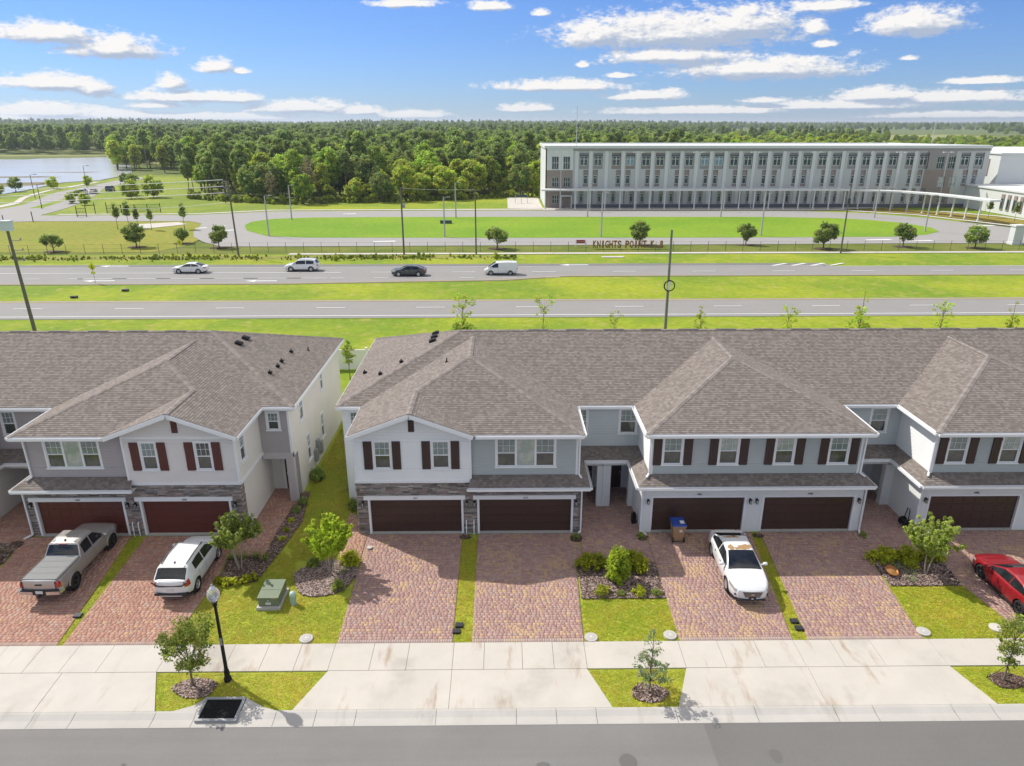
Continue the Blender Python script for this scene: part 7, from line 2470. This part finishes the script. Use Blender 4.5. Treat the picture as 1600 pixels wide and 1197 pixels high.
while d < tot:
    k = d
    for a, b, l in seg:
        if k <= l: p = a + (b - a) * (k / l); break
        k -= l
    link('column', cm_, CN, (p.x, p.y - 1.1 if p.x < 88 else p.y, 0)); d += 3.78

# ------------------------------------------------------------------ poles, lamps, wires
def pole_mesh(h, r0, r1, mat, head=None):
    m_ = MB(True); m_.tube([(0, 0, -.05), (0, 0, h)], [r0, r1], 10)
    return m_.mesh('pole', mat)
LP = [(-45.5, 139.4, 7.6), (-47.8, 163.5, 7.6), (-11.4, 138.2, 7.4), (-11.0, 166.5, 7.9), (19.5, 168.5, 7.6), (18.7, 137.8, 8.2), (50.5, 168.0, 7.8), (50.0, 139.0, 7.9), (85.8, 166.6, 7.3), (84.9, 144.0, 7.1)]
ll = ['at the left tip of the oval', 'on the far left rim of the oval', 'on the near rim left of centre', 'on the far rim left of centre', 'on the far rim before the left end of the school', 'on the near rim before the left end of the school', 'on the far rim before the middle of the school', 'on the near rim before the middle of the school', 'on the far right rim of the oval', 'at the right tip of the oval']
for (x, y, h), l in zip(LP, ll):
    t = thing('light_pole', (x, y, 0), 'pale concrete light pole ' + l, 'light pole', 'light poles round the oval lawn')
    link('pole', pole_mesh(h, .17, .11, POLE_C), t)
    m_ = MB(True); m_.bar((0, 0, h - .1), (.9, 0, h), .06, .06); m_.box(.6, 1.25, -.14, .14, h - .05, h + .08); m_.build('lamp_head', GREY, t)
for k, px in enumerate((877, 998, 1092, 1182, 1278, 1411, 1484)):
    x = sx(px) * .985
    t = thing('tall_lamp_post', (x, 184.2, 0), 'tall slim twin headed lamp post, %s along the school front' % ('first from the left', 'second from the left', 'third from the left', 'middle one', 'third from the right', 'second from the right', 'rightmost')[k], 'lamp post', 'twin headed lamp posts before the school')
    link('pole', pole_mesh(13.7, .11, .07, GALV), t)
    m_ = MB(True); m_.bar((-1, 0, 13.7), (1, 0, 13.7), .06, .06); m_.box(-1.35, -.55, -.2, .2, 13.65, 13.85); m_.box(.55, 1.35, -.2, .2, 13.65, 13.85); m_.build('lamp_head', SWL, t)

def upole(name, x, y, h, lean, label, r0=.16, mat=WOODP):
    t = thing(name, (x, y, -.05), label, 'utility pole')
    m_ = MB(True); m_.tube([(0, 0, 0), (lean, 0, h)], [r0, r0 * .68], 10); m_.build('pole', mat, t)
    return t
t = upole('utility_pole', -43.7, 117.5, 12.0, -.2, 'dark wooden utility pole carrying three wires, left of the oval')
for z in (11.75, 10.75, 9.75, 8.2):
    m_ = MB(True); m_.bar((-.15, 0, z), (-1.0, 0, z + .25), .08, .08); m_.lathe([(.05, 0), (.09, .08), (.09, .2), (.04, .28)], (-1.0, 0, z + .28), 8); m_.build('insulator_arm', GREY, t)
t = upole('utility_pole', -16.7, 119.0, 10.9, 0, 'dark utility pole with small transformer near the middle of the oval')
m_ = MB(True); m_.lathe([(0, 7.6), (.24, 7.62), (.24, 8.3), (0, 8.34)], (.33, 0, 0), 10); m_.build('transformer', GREY, t)
t = upole('utility_pole', -4.65, 119.0, 10.9, 0, 'dark utility pole standing beside the dark oak', .14)
m_ = MB(True); m_.bar((-.5, 0, 10.3), (.5, 0, 10.3), .1, .1); m_.build('crossarm', WOODP, t)
t = upole('street_lamp', 56.8, 119.4, 10.9, 0, 'leaning dark street lamp with an arm before the school', .14); t['category'] = 'street lamp'
m_ = MB(True); m_.bar((0, 0, 9.0), (0, 0, 8.1), .45, .4); m_.build('control_box', DKGREY, t)
m_ = MB(True); m_.bar((0, 0, 10.3), (7, 0, 10.6), .06, .06); m_.box(6.2, 7.2, -.14, .14, 10.52, 10.66); m_.build('lamp_arm', GREY, t)
t = upole('utility_pole', 16.5, 70, 10.85, -.1, 'weathered greenish utility pole behind the long roof with a black cable coil', .16, flat('pole_green', (.16, .17, .13), .85, var=.2))
m_ = MB(True)
zc = 5.35
m_.tube([(.03 + .53 * math.cos(a), -.2, zc + .53 * math.sin(a)) for a in [2 * math.pi * k / 24 for k in range(25)]], .055, 6)
m_.tube([(.03 + .50 * math.cos(a), -.26, zc + .50 * math.sin(a)) for a in [2 * math.pi * k / 24 for k in range(25)]], .04, 6)
m_.build('cable_coil', BLACK, t)
m_ = MB(True); m_.box(-.12, .12, -.24, -.15, 4.8, 5.8); m_.build('marker_plate', PLATE, t)
t = upole('utility_pole', -49.0, 72, 11.3, -.35, 'leaning dark utility pole at the left edge with a pale box on top', .19)
m_ = MB(True); m_.box(-.75, .15, -.35, .35, 10.6, 11.5); m_.box(-.8, .2, -.4, .4, 11.5, 11.58); m_.build('equipment_box', flat('pale_box', (.55, .62, .66), .5), t)
for z in (9.6, 8.6, 7.6):
    m_ = MB(True); m_.bar((-.2, 0, z), (.75, 0, z + .05), .07, .07); m_.lathe([(.05, 0), (.09, .05), (.05, .2)], (.75, 0, z + .05), 8); m_.build('insulator_arm', GREY, t)
def wire(p, q, sag, label, r=.018):
    p = Vector(p); q = Vector(q); N = 14
    pts = [p + (q - p) * (k / N) - Vector((0, 0, sag * 4 * (k / N) * (1 - k / N))) for k in range(N + 1)]
    m_ = MB(); m_.tube(pts, r, 5, caps=False)
    tag(m_.build('overhead_wire', PLATE), label, 'wire', 'overhead wires at the upper left')
for z, l in ((12.1, 'topmost'), (11.1, 'second'), (10.1, 'third')):
    wire((-44.7, 117.5, z), (-125, 116.5, z - 2.3), .5, '%s overhead wire running left from the dark utility pole' % l, .05)
wire((-44.7, 117.5, 8.6), (-62, 118, 7.6), .3, 'lowest short overhead wire from the dark utility pole', .03)
wire((-16.7, 119, 10.7), (-4.65, 119, 10.5), .2, 'thin overhead wire between the two middle utility poles', .02)

# acorn lamp post in the foreground
t = thing('lamp_post', (-11.17, 22.83, yz(22.83)), 'black post lamp with a clear acorn globe beside the sidewalk', 'lamp post')
m_ = MB(True); m_.lathe([(.15, -.03), (.15, .1), (.11, .16), (.105, .45), (.075, .55), (.062, 2.2), (.055, 3.55), (.09, 3.6), (.07, 3.66), (.11, 3.72), (.11, 3.78), (0, 3.78)], (0, 0, 0), 14)
m_.build('post', BLACK, t)
m, q, b, o = base_mat('globe_glass', .12, 0, .6); b.inputs['Base Color'].default_value = (.86, .88, .90, 1); b.inputs['Transmission Weight'].default_value = .75; b.inputs['IOR'].default_value = 1.2
m_ = MB(True); m_.lathe([(.1, 3.78), (.17, 3.85), (.235, 4.0), (.245, 4.12), (.20, 4.28), (.12, 4.36)], (0, 0, 0), 18); gl_o = m_.build('globe', m, t)
m_ = MB(True); m_.lathe([(.125, 4.355), (.10, 4.41), (.05, 4.44), (.03, 4.5), (.045, 4.53), (0, 4.57)], (0, 0, 0), 12); m_.build('finial', flat('finial', (.55, .57, .6), .3, .3), t)
m_ = MB(True); m_.lathe([(0, 3.8), (.035, 3.8), (.035, 4.05), (0, 4.08)], (0, 0, 0), 8); m_.build('bulb', PLATE, t)
m_ = MB(True); m_.box(-.05, .05, -.075, -.055, 1.75, 2.1); m_.build('tag_plate', GREY, t)

# ------------------------------------------------------------------ front yard objects
TG = flat('utility_green', (.155, .19, .125), .5, var=.1, scale=2)
tx, ty = -10.82, 27.72; tz = yz(27.7)
t = thing('transformer_cabinet', (tx, ty, tz), 'green metal transformer cabinet standing on the left lawn', 'utility box')
m_ = MB(True); m_.box(-.54, .54, -.74, .74, -.1, .08); m_.build('concrete_pad', CONC_G, t)
m_ = MB(True); m_.box(-.46, .46, -.62, .64, .08, .56); m_.add([(-.48, -.66, .56), (.48, -.66, .56), (.48, .66, .63), (-.48, .66, .63), (-.48, -.66, .50), (.48, -.66, .50), (.48, .66, .55), (-.48, .66, .55)], [(0, 1, 2, 3), (4, 5, 1, 0), (5, 6, 2, 1), (6, 7, 3, 2), (7, 4, 0, 3)]); m_.build('cabinet', TG, t)
m_ = MB(True); m_.add([(-.475, -.1, .592), (.475, -.1, .592), (.475, -.08, .593), (-.475, -.08, .593)], [(0, 1, 2, 3)]); m_.build('lid_seam', TRIM, t)
m_ = MB(True); m_.box(-.13, .11, -.632, -.62, .17, .28); m_.build('warning_label', PLATE, t)
m_ = MB(True); m_.box(-.04, .04, -.64, -.62, .35, .41); m_.build('padlock', GALV, t)
m_ = MB(True); m_.box(.16, .38, -.668, -.62, .515, .535); m_.build('caution_strip', PAINT_Y, t)
t = thing('utility_pedestal', (-9.78, 27.4, yz(27.4)), 'pale green round utility pedestal beside the transformer cabinet', 'utility pedestal')
m_ = MB(True); m_.lathe([(.13, -.05), (.13, .5), (.125, .52)], (0, 0, 0), 14); m_.build('post', flat('pedestal_green', (.30, .43, .36), .5), t)
m_ = MB(True); m_.lathe([(.142, .44), (.142, .56), (.11, .63), (0, .66)], (0, 0, 0), 14); m_.build('cap', flat('pedestal_cap', (.40, .55, .50), .45), t)
cov = {}
for k, (x, y, lb) in enumerate(((-8.63, 25.16, 'round concrete access cover in the corner of the left lawn'), (3.72, 25.1, 'round concrete access cover at the left of the middle lawn'), (7.18, 25.2, 'round concrete access cover at the right of the middle lawn'), (18.35, 25.3, 'round concrete access cover at the left of the right lawn'), (21.7, 25.5, 'white round access cover beside the red saloon driveway'))):
    t = thing('access_cover', (x, y, yz(y)), lb, 'manhole cover', 'round access covers set in the lawns')
    m_ = MB(True); m_.lathe([(.29, -.08), (.29, .02), (.27, .03), (0, .03)], (0, 0, 0), 24, smooth=False); m_.build('collar', CONC_B if k == 4 else CONC_G, t)
    m_ = MB(True); m_.lathe([(.19, .031), (.18, .04), (0, .04)], (0, 0, 0), 24, smooth=False); m_.build('lid', flat('cover_lid', (.42, .40, .38), .8) if k < 4 else CONC_B, t)
    m_ = MB(True); m_.lathe([(.05, .041), (.045, .05), (0, .05)], (0, 0, 0), 12, smooth=False); m_.build('plug', PLATE, t)
for x, y, lb in ((-2.05, 25.9, 'black meter lid farther from the street in the first grass strip'), (-2.15, 25.52, 'black meter lid nearer the street in the first grass strip'), (12.92, 26.0, 'dark meter lid farther from the street by the white saloon'), (12.97, 25.55, 'dark meter lid nearer the street by the white saloon'), (-19.3, 26.7, 'dark meter lid in the strip between the left driveways')):
    t = thing('meter_lid', (x, y, yz(y)), lb, 'meter box', 'meter lids in the grass strips')
    m_ = MB(True); m_.box(-.17, .17, -.14, .14, -.05, .05); m_.build('box', TRIM, t)
    m_ = MB(True); m_.box(-.15, .15, -.12, .12, .05, .06); m_.box(-.05, .05, -.03, .03, .06, .066); m_.build('lid', flat('lid_black', (.03, .033, .04), .5), t)

# wheeled bin
t = thing('wheeled_bin', (9.05, 32.2, yz(32.2) + .02), 'brown wheeled rubbish bin with a blue lid before the garage door', 'bin')
BIN = flat('bin_brown', (.34, .21, .11), .6); LID = flat('bin_blue', (.02, .06, .28), .45)
m_ = MB(True)
b4 = [(-.24, -.27), (.24, -.27), (.24, .27), (-.24, .27)]; t4 = [(-.33, -.37), (.33, -.37), (.33, .36), (-.33, .36)]
m_.add([(x, y, .06) for x, y in b4] + [(x, y, .95) for x, y in t4], [(3, 2, 1, 0), (0, 1, 5, 4), (1, 2, 6, 5), (2, 3, 7, 6), (3, 0, 4, 7)]); m_.box(-.36, .36, -.40, .39, .93, .99); m_.build('body', BIN, t)
m_ = MB(True); m_.add([(-.37, -.42, .99), (.37, -.42, .99), (.37, .41, 1.0), (-.37, .41, 1.0), (-.33, -.38, 1.05), (.33, -.38, 1.05), (.34, .38, 1.10), (-.34, .38, 1.10)], [(3, 2, 1, 0), (4, 5, 6, 7), (0, 1, 5, 4), (1, 2, 6, 5), (2, 3, 7, 6), (3, 0, 4, 7)]); m_.bar((-.28, .44, 1.02), (.28, .44, 1.02), .04, .04); m_.build('lid', LID, t)
m_ = MB(True); m_.quad((.06, -.22, 1.075), (.28, -.22, 1.075), (.28, .05, 1.09), (.06, .05, 1.09)); m_.build('sticker', PLATE, t)
m_ = MB(True); m_.lathe([(0, -.355), (.09, -.36), (.09, -.3)], (0, 0, 0), 4) if False else None
m_ = MB(True); m_.quad((-.0, -.352, .62), (.16, -.352, .62), (.16, -.366, .78), (0, -.366, .78)); m_.build('emblem', PLATE, t)
for s in (-1, 1):
    w_ = MB(True); w_.lathe([(0, s * .29 - .03), (.14, s * .29 - .03), (.14, s * .29 + .03), (0, s * .29 + .03)], (0, 0, 0), 14, axis='x'); o_ = w_.build('wheel', TYRE, t); o_.location = (0, -.30, .14)

# street inlet with bar grate
t = thing('street_inlet', (-10.88, 21.25, yz(21.2)), 'black barred storm drain grate in a grey frame at the kerb', 'storm drain')
m_ = MB(True); z0 = .03
for b_ in ((-.78, .78, .5, .62), (-.78, .78, -.55, -.45), (-.78, -.68, -.45, .5), (.68, .78, -.45, .5)): m_.box(b_[0], b_[1], b_[2], b_[3], -.1, z0 + .045)
m_.build('frame', GREY, t)
m_ = MB(True); m_.box(-.68, .68, -.45, .5, -.06, .034); m_.build('pit', BLACK, t)
for k in range(22):
    m_ = MB(True); m_.box(-.66 + k * .062, -.64 + k * .062, -.45, .5, .03, .06); m_.build('bar', BLACK, t)
for k in range(5):
    m_ = MB(True); m_.box(-.68, .68, -.38 + k * .2, -.365 + k * .2, .03, .055); m_.build('cross_bar', BLACK, t)

# copper bowl, hose cart
t = thing('copper_bowl', (18.86, 29.25, yz(29.25)), 'rusty orange bowl tipped over on the right mulch bed', 'bowl')
m_ = MB(True); m_.lathe([(.0, -.02), (.12, 0), (.24, .08), (.31, .2), (.33, .22), (.30, .2), (.22, .1), (.1, .03), (0, .02)], (0, 0, 0), 20)
o_ = m_.build('bowl', flat('rust_copper', (.38, .13, .03), .45, .3, var=.3, scale=6), t); o_.rotation_euler = (.3, .15, 0); o_.location = (0, 0, .06)
m_ = MB(True); m_.lathe([(.28, .15), (.2, .17), (.1, .2), (0, .21)], (0, 0, 0), 14); m_.build('planting', flat('bowl_soil', (.34, .17, .05), .8, var=.4, scale=12), o_)
t = thing('hose_cart', (21.7, 33.3, 0), 'black folded hose cart leaning at the right hand entry wall', 'hose cart')
m_ = MB(True)
m_.tube([(0, -.25, .1), (.05, -.1, 1.1), (.05, .1, 1.1), (0, .25, .1)], .025, 6); m_.build('handle', BLACK, t)
m_ = MB(True); m_.lathe([(.16, -.2), (.16, .2)], (-.05, 0, .3), 14, axis='y'); m_.lathe([(0, -.22), (.24, -.22), (.24, -.19), (0, -.19)], (-.05, 0, .3), 14, axis='y'); m_.lathe([(0, .19), (.24, .19), (.24, .22), (0, .22)], (-.05, 0, .3), 14, axis='y'); m_.build('reel', BLACK, t)
m_ = MB(True); m_.tube([(-.1, -.2, .1), (.0, -.6, .04), (.35, -.9, .04), (.2, -1.2, .04)], .02, 6); m_.build('hose', BLACK, t)
t = thing('post_light', (7.05, 33.9, 0), 'small black bin shaped fixture by the white entry wall', 'fixture')
m_ = MB(True); m_.box(-.12, .12, -.15, .15, 0, .5); m_.box(-.07, .07, -.08, .08, .5, .62); m_.build('body', BLACK, t)
t = thing('broken_pavers', (-7.0, 31.6, yz(31.6) + .03), 'pale splash block below the stone pilaster corner', 'splash block')
m_ = MB(True); m_.lathe([(.16, 0), (.14, .05), (0, .06)], (0, 0, 0), 8, smooth=False); m_.build('block', CONC_B, t)

# ------------------------------------------------------------------ fences, signs beyond the highway
FN = thing('chain_fence', (0, 122.4, 0), 'long dark chain link fence with slim posts before the school loop', 'fence')
pm_ = MB(True); pm_.tube([(0, 0, -.05), (0, 0, 1.65)], .035, 6); pm_ = pm_.mesh('fence_post', DKGREY)
for x in np.arange(-112, 104, 3.0):
    link('fence_post', pm_, FN, (x, 121.6 + .006 * x + (0 if x > -40 else (x + 40) * .05), -.05))
def rail_line(z, r, nm, mt):
    m_ = MB(); m_.tube([(-112, 121.6 - .67 - 3.6, z), (-40, 121.36, z), (104, 122.2, z)], r, 5, smooth=False); m_.build(nm, mt, FN)
for z in (1.6, .9, .2): rail_line(z - .05, .010, 'fence_rail', DKGREY)
FW = thing('wood_fence', (-40, 190, 0), 'dark chain link fence along the front of the wood', 'fence')
xs_ = np.arange(-60, 9, 3.0)
pm2 = MB(True); pm2.tube([(0, 0, -.05), (0, 0, 2.0)], .05, 6); pm2 = pm2.mesh('fence_post', BLACK)
for x in xs_: link('fence_post', pm2, FW, (float(x), float(wood_front(x)) - 4.0, -.1))
m_ = MB()
for z in (1.95, 1.5, 1.0, .5, .1): m_.tube([(float(x), float(wood_front(x)) - 4.0, z) for x in xs_], .018, 4, smooth=False)
for xa, xb in zip(xs_[:-1], xs_[1:]):
    for k in range(1, 9):
        x = xa + (xb - xa) * k / 9; m_.tube([(x, float(wood_front(x)) - 4.0, 0), (x, float(wood_front(x)) - 4.0, 1.95)], .012, 4, smooth=False)
m_ = m_.build('fence_mesh', BLACK, FW); m_['kind'] = 'stuff'
GT = thing('entry_gate', (-100, 172, 0), 'dark open gate and fence posts at the school entry road', 'gate')
for k, (x, y, h) in enumerate(((-110, 160, 1.6), (-104.5, 161.5, 2.2), (-98.5, 176, 2.6), (-96.2, 177, 2.6), (-93, 177.5, 2.0), (-90, 178, 2.0), (-87, 178.3, 2.0), (-84, 178.6, 2.2), (-99.5, 170, 2.4), (-97.5, 170.3, 2.4))):
    m_ = MB(); m_.tube([(x, y, -.05), (x, y, h)], .09, 6); m_.build('gate_post', BLACK, GT)
m_ = MB()
for z in (.3, 1.1, 1.9):
    m_.bar((-96.2, 177, z), (-84, 178.6, z), .05, .06)
for k in range(40): m_.bar((-96.2 + k * .305, 177 + k * .04, .1), (-96.2 + k * .305, 177 + k * .04, 1.95), .03, .03)
m_.build('gate_leaf', BLACK, GT)
m_ = MB()
for z in (.3, 1.1, 1.9): m_.bar((-99.5, 170, z), (-97.5, 170.3, z), .05, .06)
for k in range(7): m_.bar((-99.5 + k * .33, 170 + k * .05, .1), (-99.5 + k * .33, 170 + k * .05, 2.1), .03, .03)
m_.build('gate_leaf', BLACK, GT)
SIGNY = flat('sign_yellow_green', (.62, .62, .02), .5)
for x, y, h, lb in ((-55.9, 97.0, 2.9, 'yellow diamond warning sign in the grass median at the left'), (-51.7, 115.0, 3.4, 'yellow diamond warning sign beyond the highway at the left')):
    y2 = y - .5
    t = thing('warning_sign', (x, y2, -.05), lb, 'road sign')
    m_ = MB(True); m_.tube([(0, 0, 0), (0, 0, h)], .04, 6); m_.build('post', GALV, t)
    m_ = MB(True); s = .55; m_.add([(0, -.05, h - .6 - s), (s, -.05, h - .6), (0, -.05, h - .6 + s), (-s, -.05, h - .6), (0, -.03, h - .6 - s), (s, -.03, h - .6), (0, -.03, h - .6 + s), (-s, -.03, h - .6)], [(0, 1, 2, 3), (7, 6, 5, 4), (0, 4, 5, 1), (1, 5, 6, 2), (2, 6, 7, 3), (3, 7, 4, 0)]); pl_ = m_.build('panel', SIGNY, t)
    m_ = MB(True); m_.bar((0, -.06, h - .85), (0, -.06, h - .45), .1, .02); m_.lathe([(0, -.02), (.06, 0), (0, .02)], (0, -.06, h - .36), 8); m_.bar((0, -.06, h - .7), (.12, -.06, h - .92), .05, .02); m_.bar((0, -.06, h - .6), (-.14, -.06, h - .72), .05, .02); m_.build('pictogram', BLACK, pl_)
    if h < 3:
        m_ = MB(True); m_.box(-.3, .3, -.05, -.03, h - 1.55, h - 1.25); m_.build('lower_panel', SIGNY, t)

LT = thing('letter_sign', (21.5, 124.2, 0), 'row of tall free standing bronze letters on the bank before the school', 'sign')
BRZ = flat('letter_bronze', (.26, .15, .04), .5, .3, var=.25, scale=1.5)
def letter(ch, x0, x1, y, z, h):
    cu = bpy.data.curves.new('letter', 'FONT'); cu.body = ch; cu.size = 1.0; cu.extrude = .09; cu.offset = .03
    tmp = bpy.data.objects.new('tmp_text', cu); col.objects.link(tmp)
    dg = bpy.context.evaluated_depsgraph_get(); dg.update()
    me = bpy.data.meshes.new_from_object(tmp.evaluated_get(dg)); bpy.data.objects.remove(tmp)
    co = np.array([v.co[:] for v in me.vertices])
    mn, mx = co.min(0), co.max(0)
    w = mx[0] - mn[0]
    sxx = (x1 - x0) / max(w, .15) if ch not in 'I-' else (h / .75)
    me.transform(Matrix.Translation((-(mn[0] + mx[0]) / 2, -mn[1] if ch != '-' else -.1, 0)))
    me.transform(Matrix.Diagonal((sxx, h / (mx[1] - mn[1]) if ch != '-' else h / .75, 2.0, 1)))
    me.materials.clear(); me.materials.append(BRZ)
    o = link('letter', me, LT, ((x0 + x1) / 2, y, z)); o.rotation_euler = (R(90), 0, 0)
    return o
x = 15.4
for wd, a, b in (('KNIGHTS', 15.45, 20.45), ('POINT', 21.1, 24.9), ('K', 25.5, 26.25), ('-', 26.5, 27.0), ('8', 27.15, 27.75)):
    n = len(wd); st = (b - a) / n
    for k, ch in enumerate(wd):
        letter(ch, a + k * st + .05, a + (k + 1) * st - .05, 124.2 + .0, .12, 1.28)
t = thing('board_sign', (13.6, 126.5, 0), 'small red board on white posts left of the bronze letters', 'sign')
m_ = MB(True); m_.box(-.75, .75, -.06, .06, .55, 1.15); m_.build('board', flat('sign_red', (.35, .05, .04), .6), t)
m_ = MB(True); m_.box(-.6, .6, -.07, -.06, .82, .9); m_.build('print', flat('sign_print', (.5, .3, .28), .6), t)
for s in (-.85, .85):
    m_ = MB(True); m_.box(s - .06, s + .06, -.06, .06, -.1, 1.25); m_.build('post', WHITE, t)
t = thing('gate_pylon', (92.6, 128.6, 0), 'white square pylon at the right end of the loop road', 'pylon')
m_ = MB(True); m_.box(-.85, .85, -.7, .7, -.1, 3.1); m_.build('shaft', SWL, t)
m_ = MB(True); m_.box(-1.0, 1.0, -.85, .85, 3.1, 3.4); m_.box(-.95, .95, -.8, .8, -.1, .35); m_.build('cap', SWL, t)
t = thing('bike_rack', (4.8, 199, 0), 'dark blue rack on the white pad left of the school', 'rack')
m_ = MB(True); m_.box(-1.6, 1.6, -.1, .1, 1.6, 2.2); m_.build('panel', flat('navy', (.03, .05, .09), .5), t)
m_ = MB(True); m_.box(-1.7, -1.6, -.1, .1, -.1, 3); m_.box(1.6, 1.7, -.1, .1, -.1, 3); m_.box(-.05, .05, -.1, .1, -.1, 3); m_.build('posts', GREY, t)
t = thing('green_cabinet', (-12.6, 157.5, 0), 'low dark green cabinet lying on the oval lawn', 'utility box')
m_ = MB(True); m_.box(-1.25, 1.25, -.4, .4, -.02, .6); m_.box(-1.3, 1.3, -.45, .45, .6, .68); m_.build('cabinet', flat('cabinet_green', (.04, .09, .06), .5), t)
for x, y, lb in ((-54.0, 88.0, 'dark drain culvert end in the median, nearest the leaning pole'), (-49.5, 91.8, 'small dark culvert end in the median near the warning sign'), (-84, 166, 'dark drain box lying on the left field')):
    t = thing('culvert_end', (x, y, -.05), lb, 'culvert')
    m_ = MB(True); m_.box(-.38, .38, -.2, .25, 0, .26); m_.build('headwall', DKGREY, t)
    m_ = MB(True); m_.lathe([(0, -.22), (.1, -.22), (.1, -.19)], (0, 0, .13), 10, axis='y'); m_.build('mouth', BLACK, t)
# houses half hidden in the far trees
for x, y, lb in ((205, 640, 'pale farmhouse beside the distant pasture'), (150, 610, 'white house half hidden in the distant trees'), (385, 800, 'small distant house beyond the pasture')):
    t = thing('farmhouse', (x, y, 0), lb, 'house')
    m_ = MB(True); m_.box(-8, 8, -5, 5, -.2, 5); m_.build('wall', SWL, t)
    m_ = MB(True); m_.slab([(-9, -6, 4.8), (9, -6, 4.8), (6, 0, 8), (-6, 0, 8)], .2); m_.slab([(9, 6, 4.8), (-9, 6, 4.8), (-6, 0, 8), (6, 0, 8)], .2); m_.slab([(9, -6, 4.8), (9, 6, 4.8), (6, 0, 8)], .2); m_.slab([(-9, 6, 4.8), (-9, -6, 4.8), (-6, 0, 8)], .2); m_.build('roof', SGR, t)
    for k in range(5):
        m_ = MB(True); m_.box(-6.6 + k * 3, -5.4 + k * 3, -5.06, -4.9, 1.4, 3.2); m_.build('window', GL_SCH, t)
for x, y, h, wh in ((-137, 215, 6.5, 'at its middle by the walkway'), (-141, 250, 7, 'farthest, near the lake'), (-118, 187, 6, 'nearest the entry gate')):
    t = thing('street_lamp', (x, y, -.05), 'dark street lamp along the distant side road, ' + wh, 'street lamp', 'street lamps along the distant side road')
    m_ = MB(True); m_.tube([(0, 0, 0), (0, 0, h)], [.1, .07], 8); m_.build('post', BLACK, t)
    m_ = MB(True); m_.bar((0, 0, h), (1.5, 0, h + .2), .07, .07); m_.box(1.1, 1.9, -.14, .14, h + .12, h + .25); m_.build('lamp_head', BLACK, t)

# ------------------------------------------------------------------ air
HAZE = MB(True)
HAZE.box(-9100, 9100, -310, 14100, -1.6, 60)
hm = bpy.data.materials.new('haze'); hm.use_nodes = True
ht = NT(hm.node_tree); hm.node_tree.nodes.clear()
pv = ht.n('ShaderNodeVolumePrincipled'); pv.inputs['Color'].default_value = (0.80, 0.88, 1.0, 1); pv.inputs['Density'].default_value = 0.00013
pv.inputs['Anisotropy'].default_value = 0.3
ho = ht.n('ShaderNodeOutputMaterial'); ht.l(pv.outputs[0], ho.inputs['Volume'])
hz_o = link('haze', HAZE.mesh('haze', hm)); hz_o['kind'] = 'stuff'; hz_o['label'] = 'thin summer haze over the whole landscape'
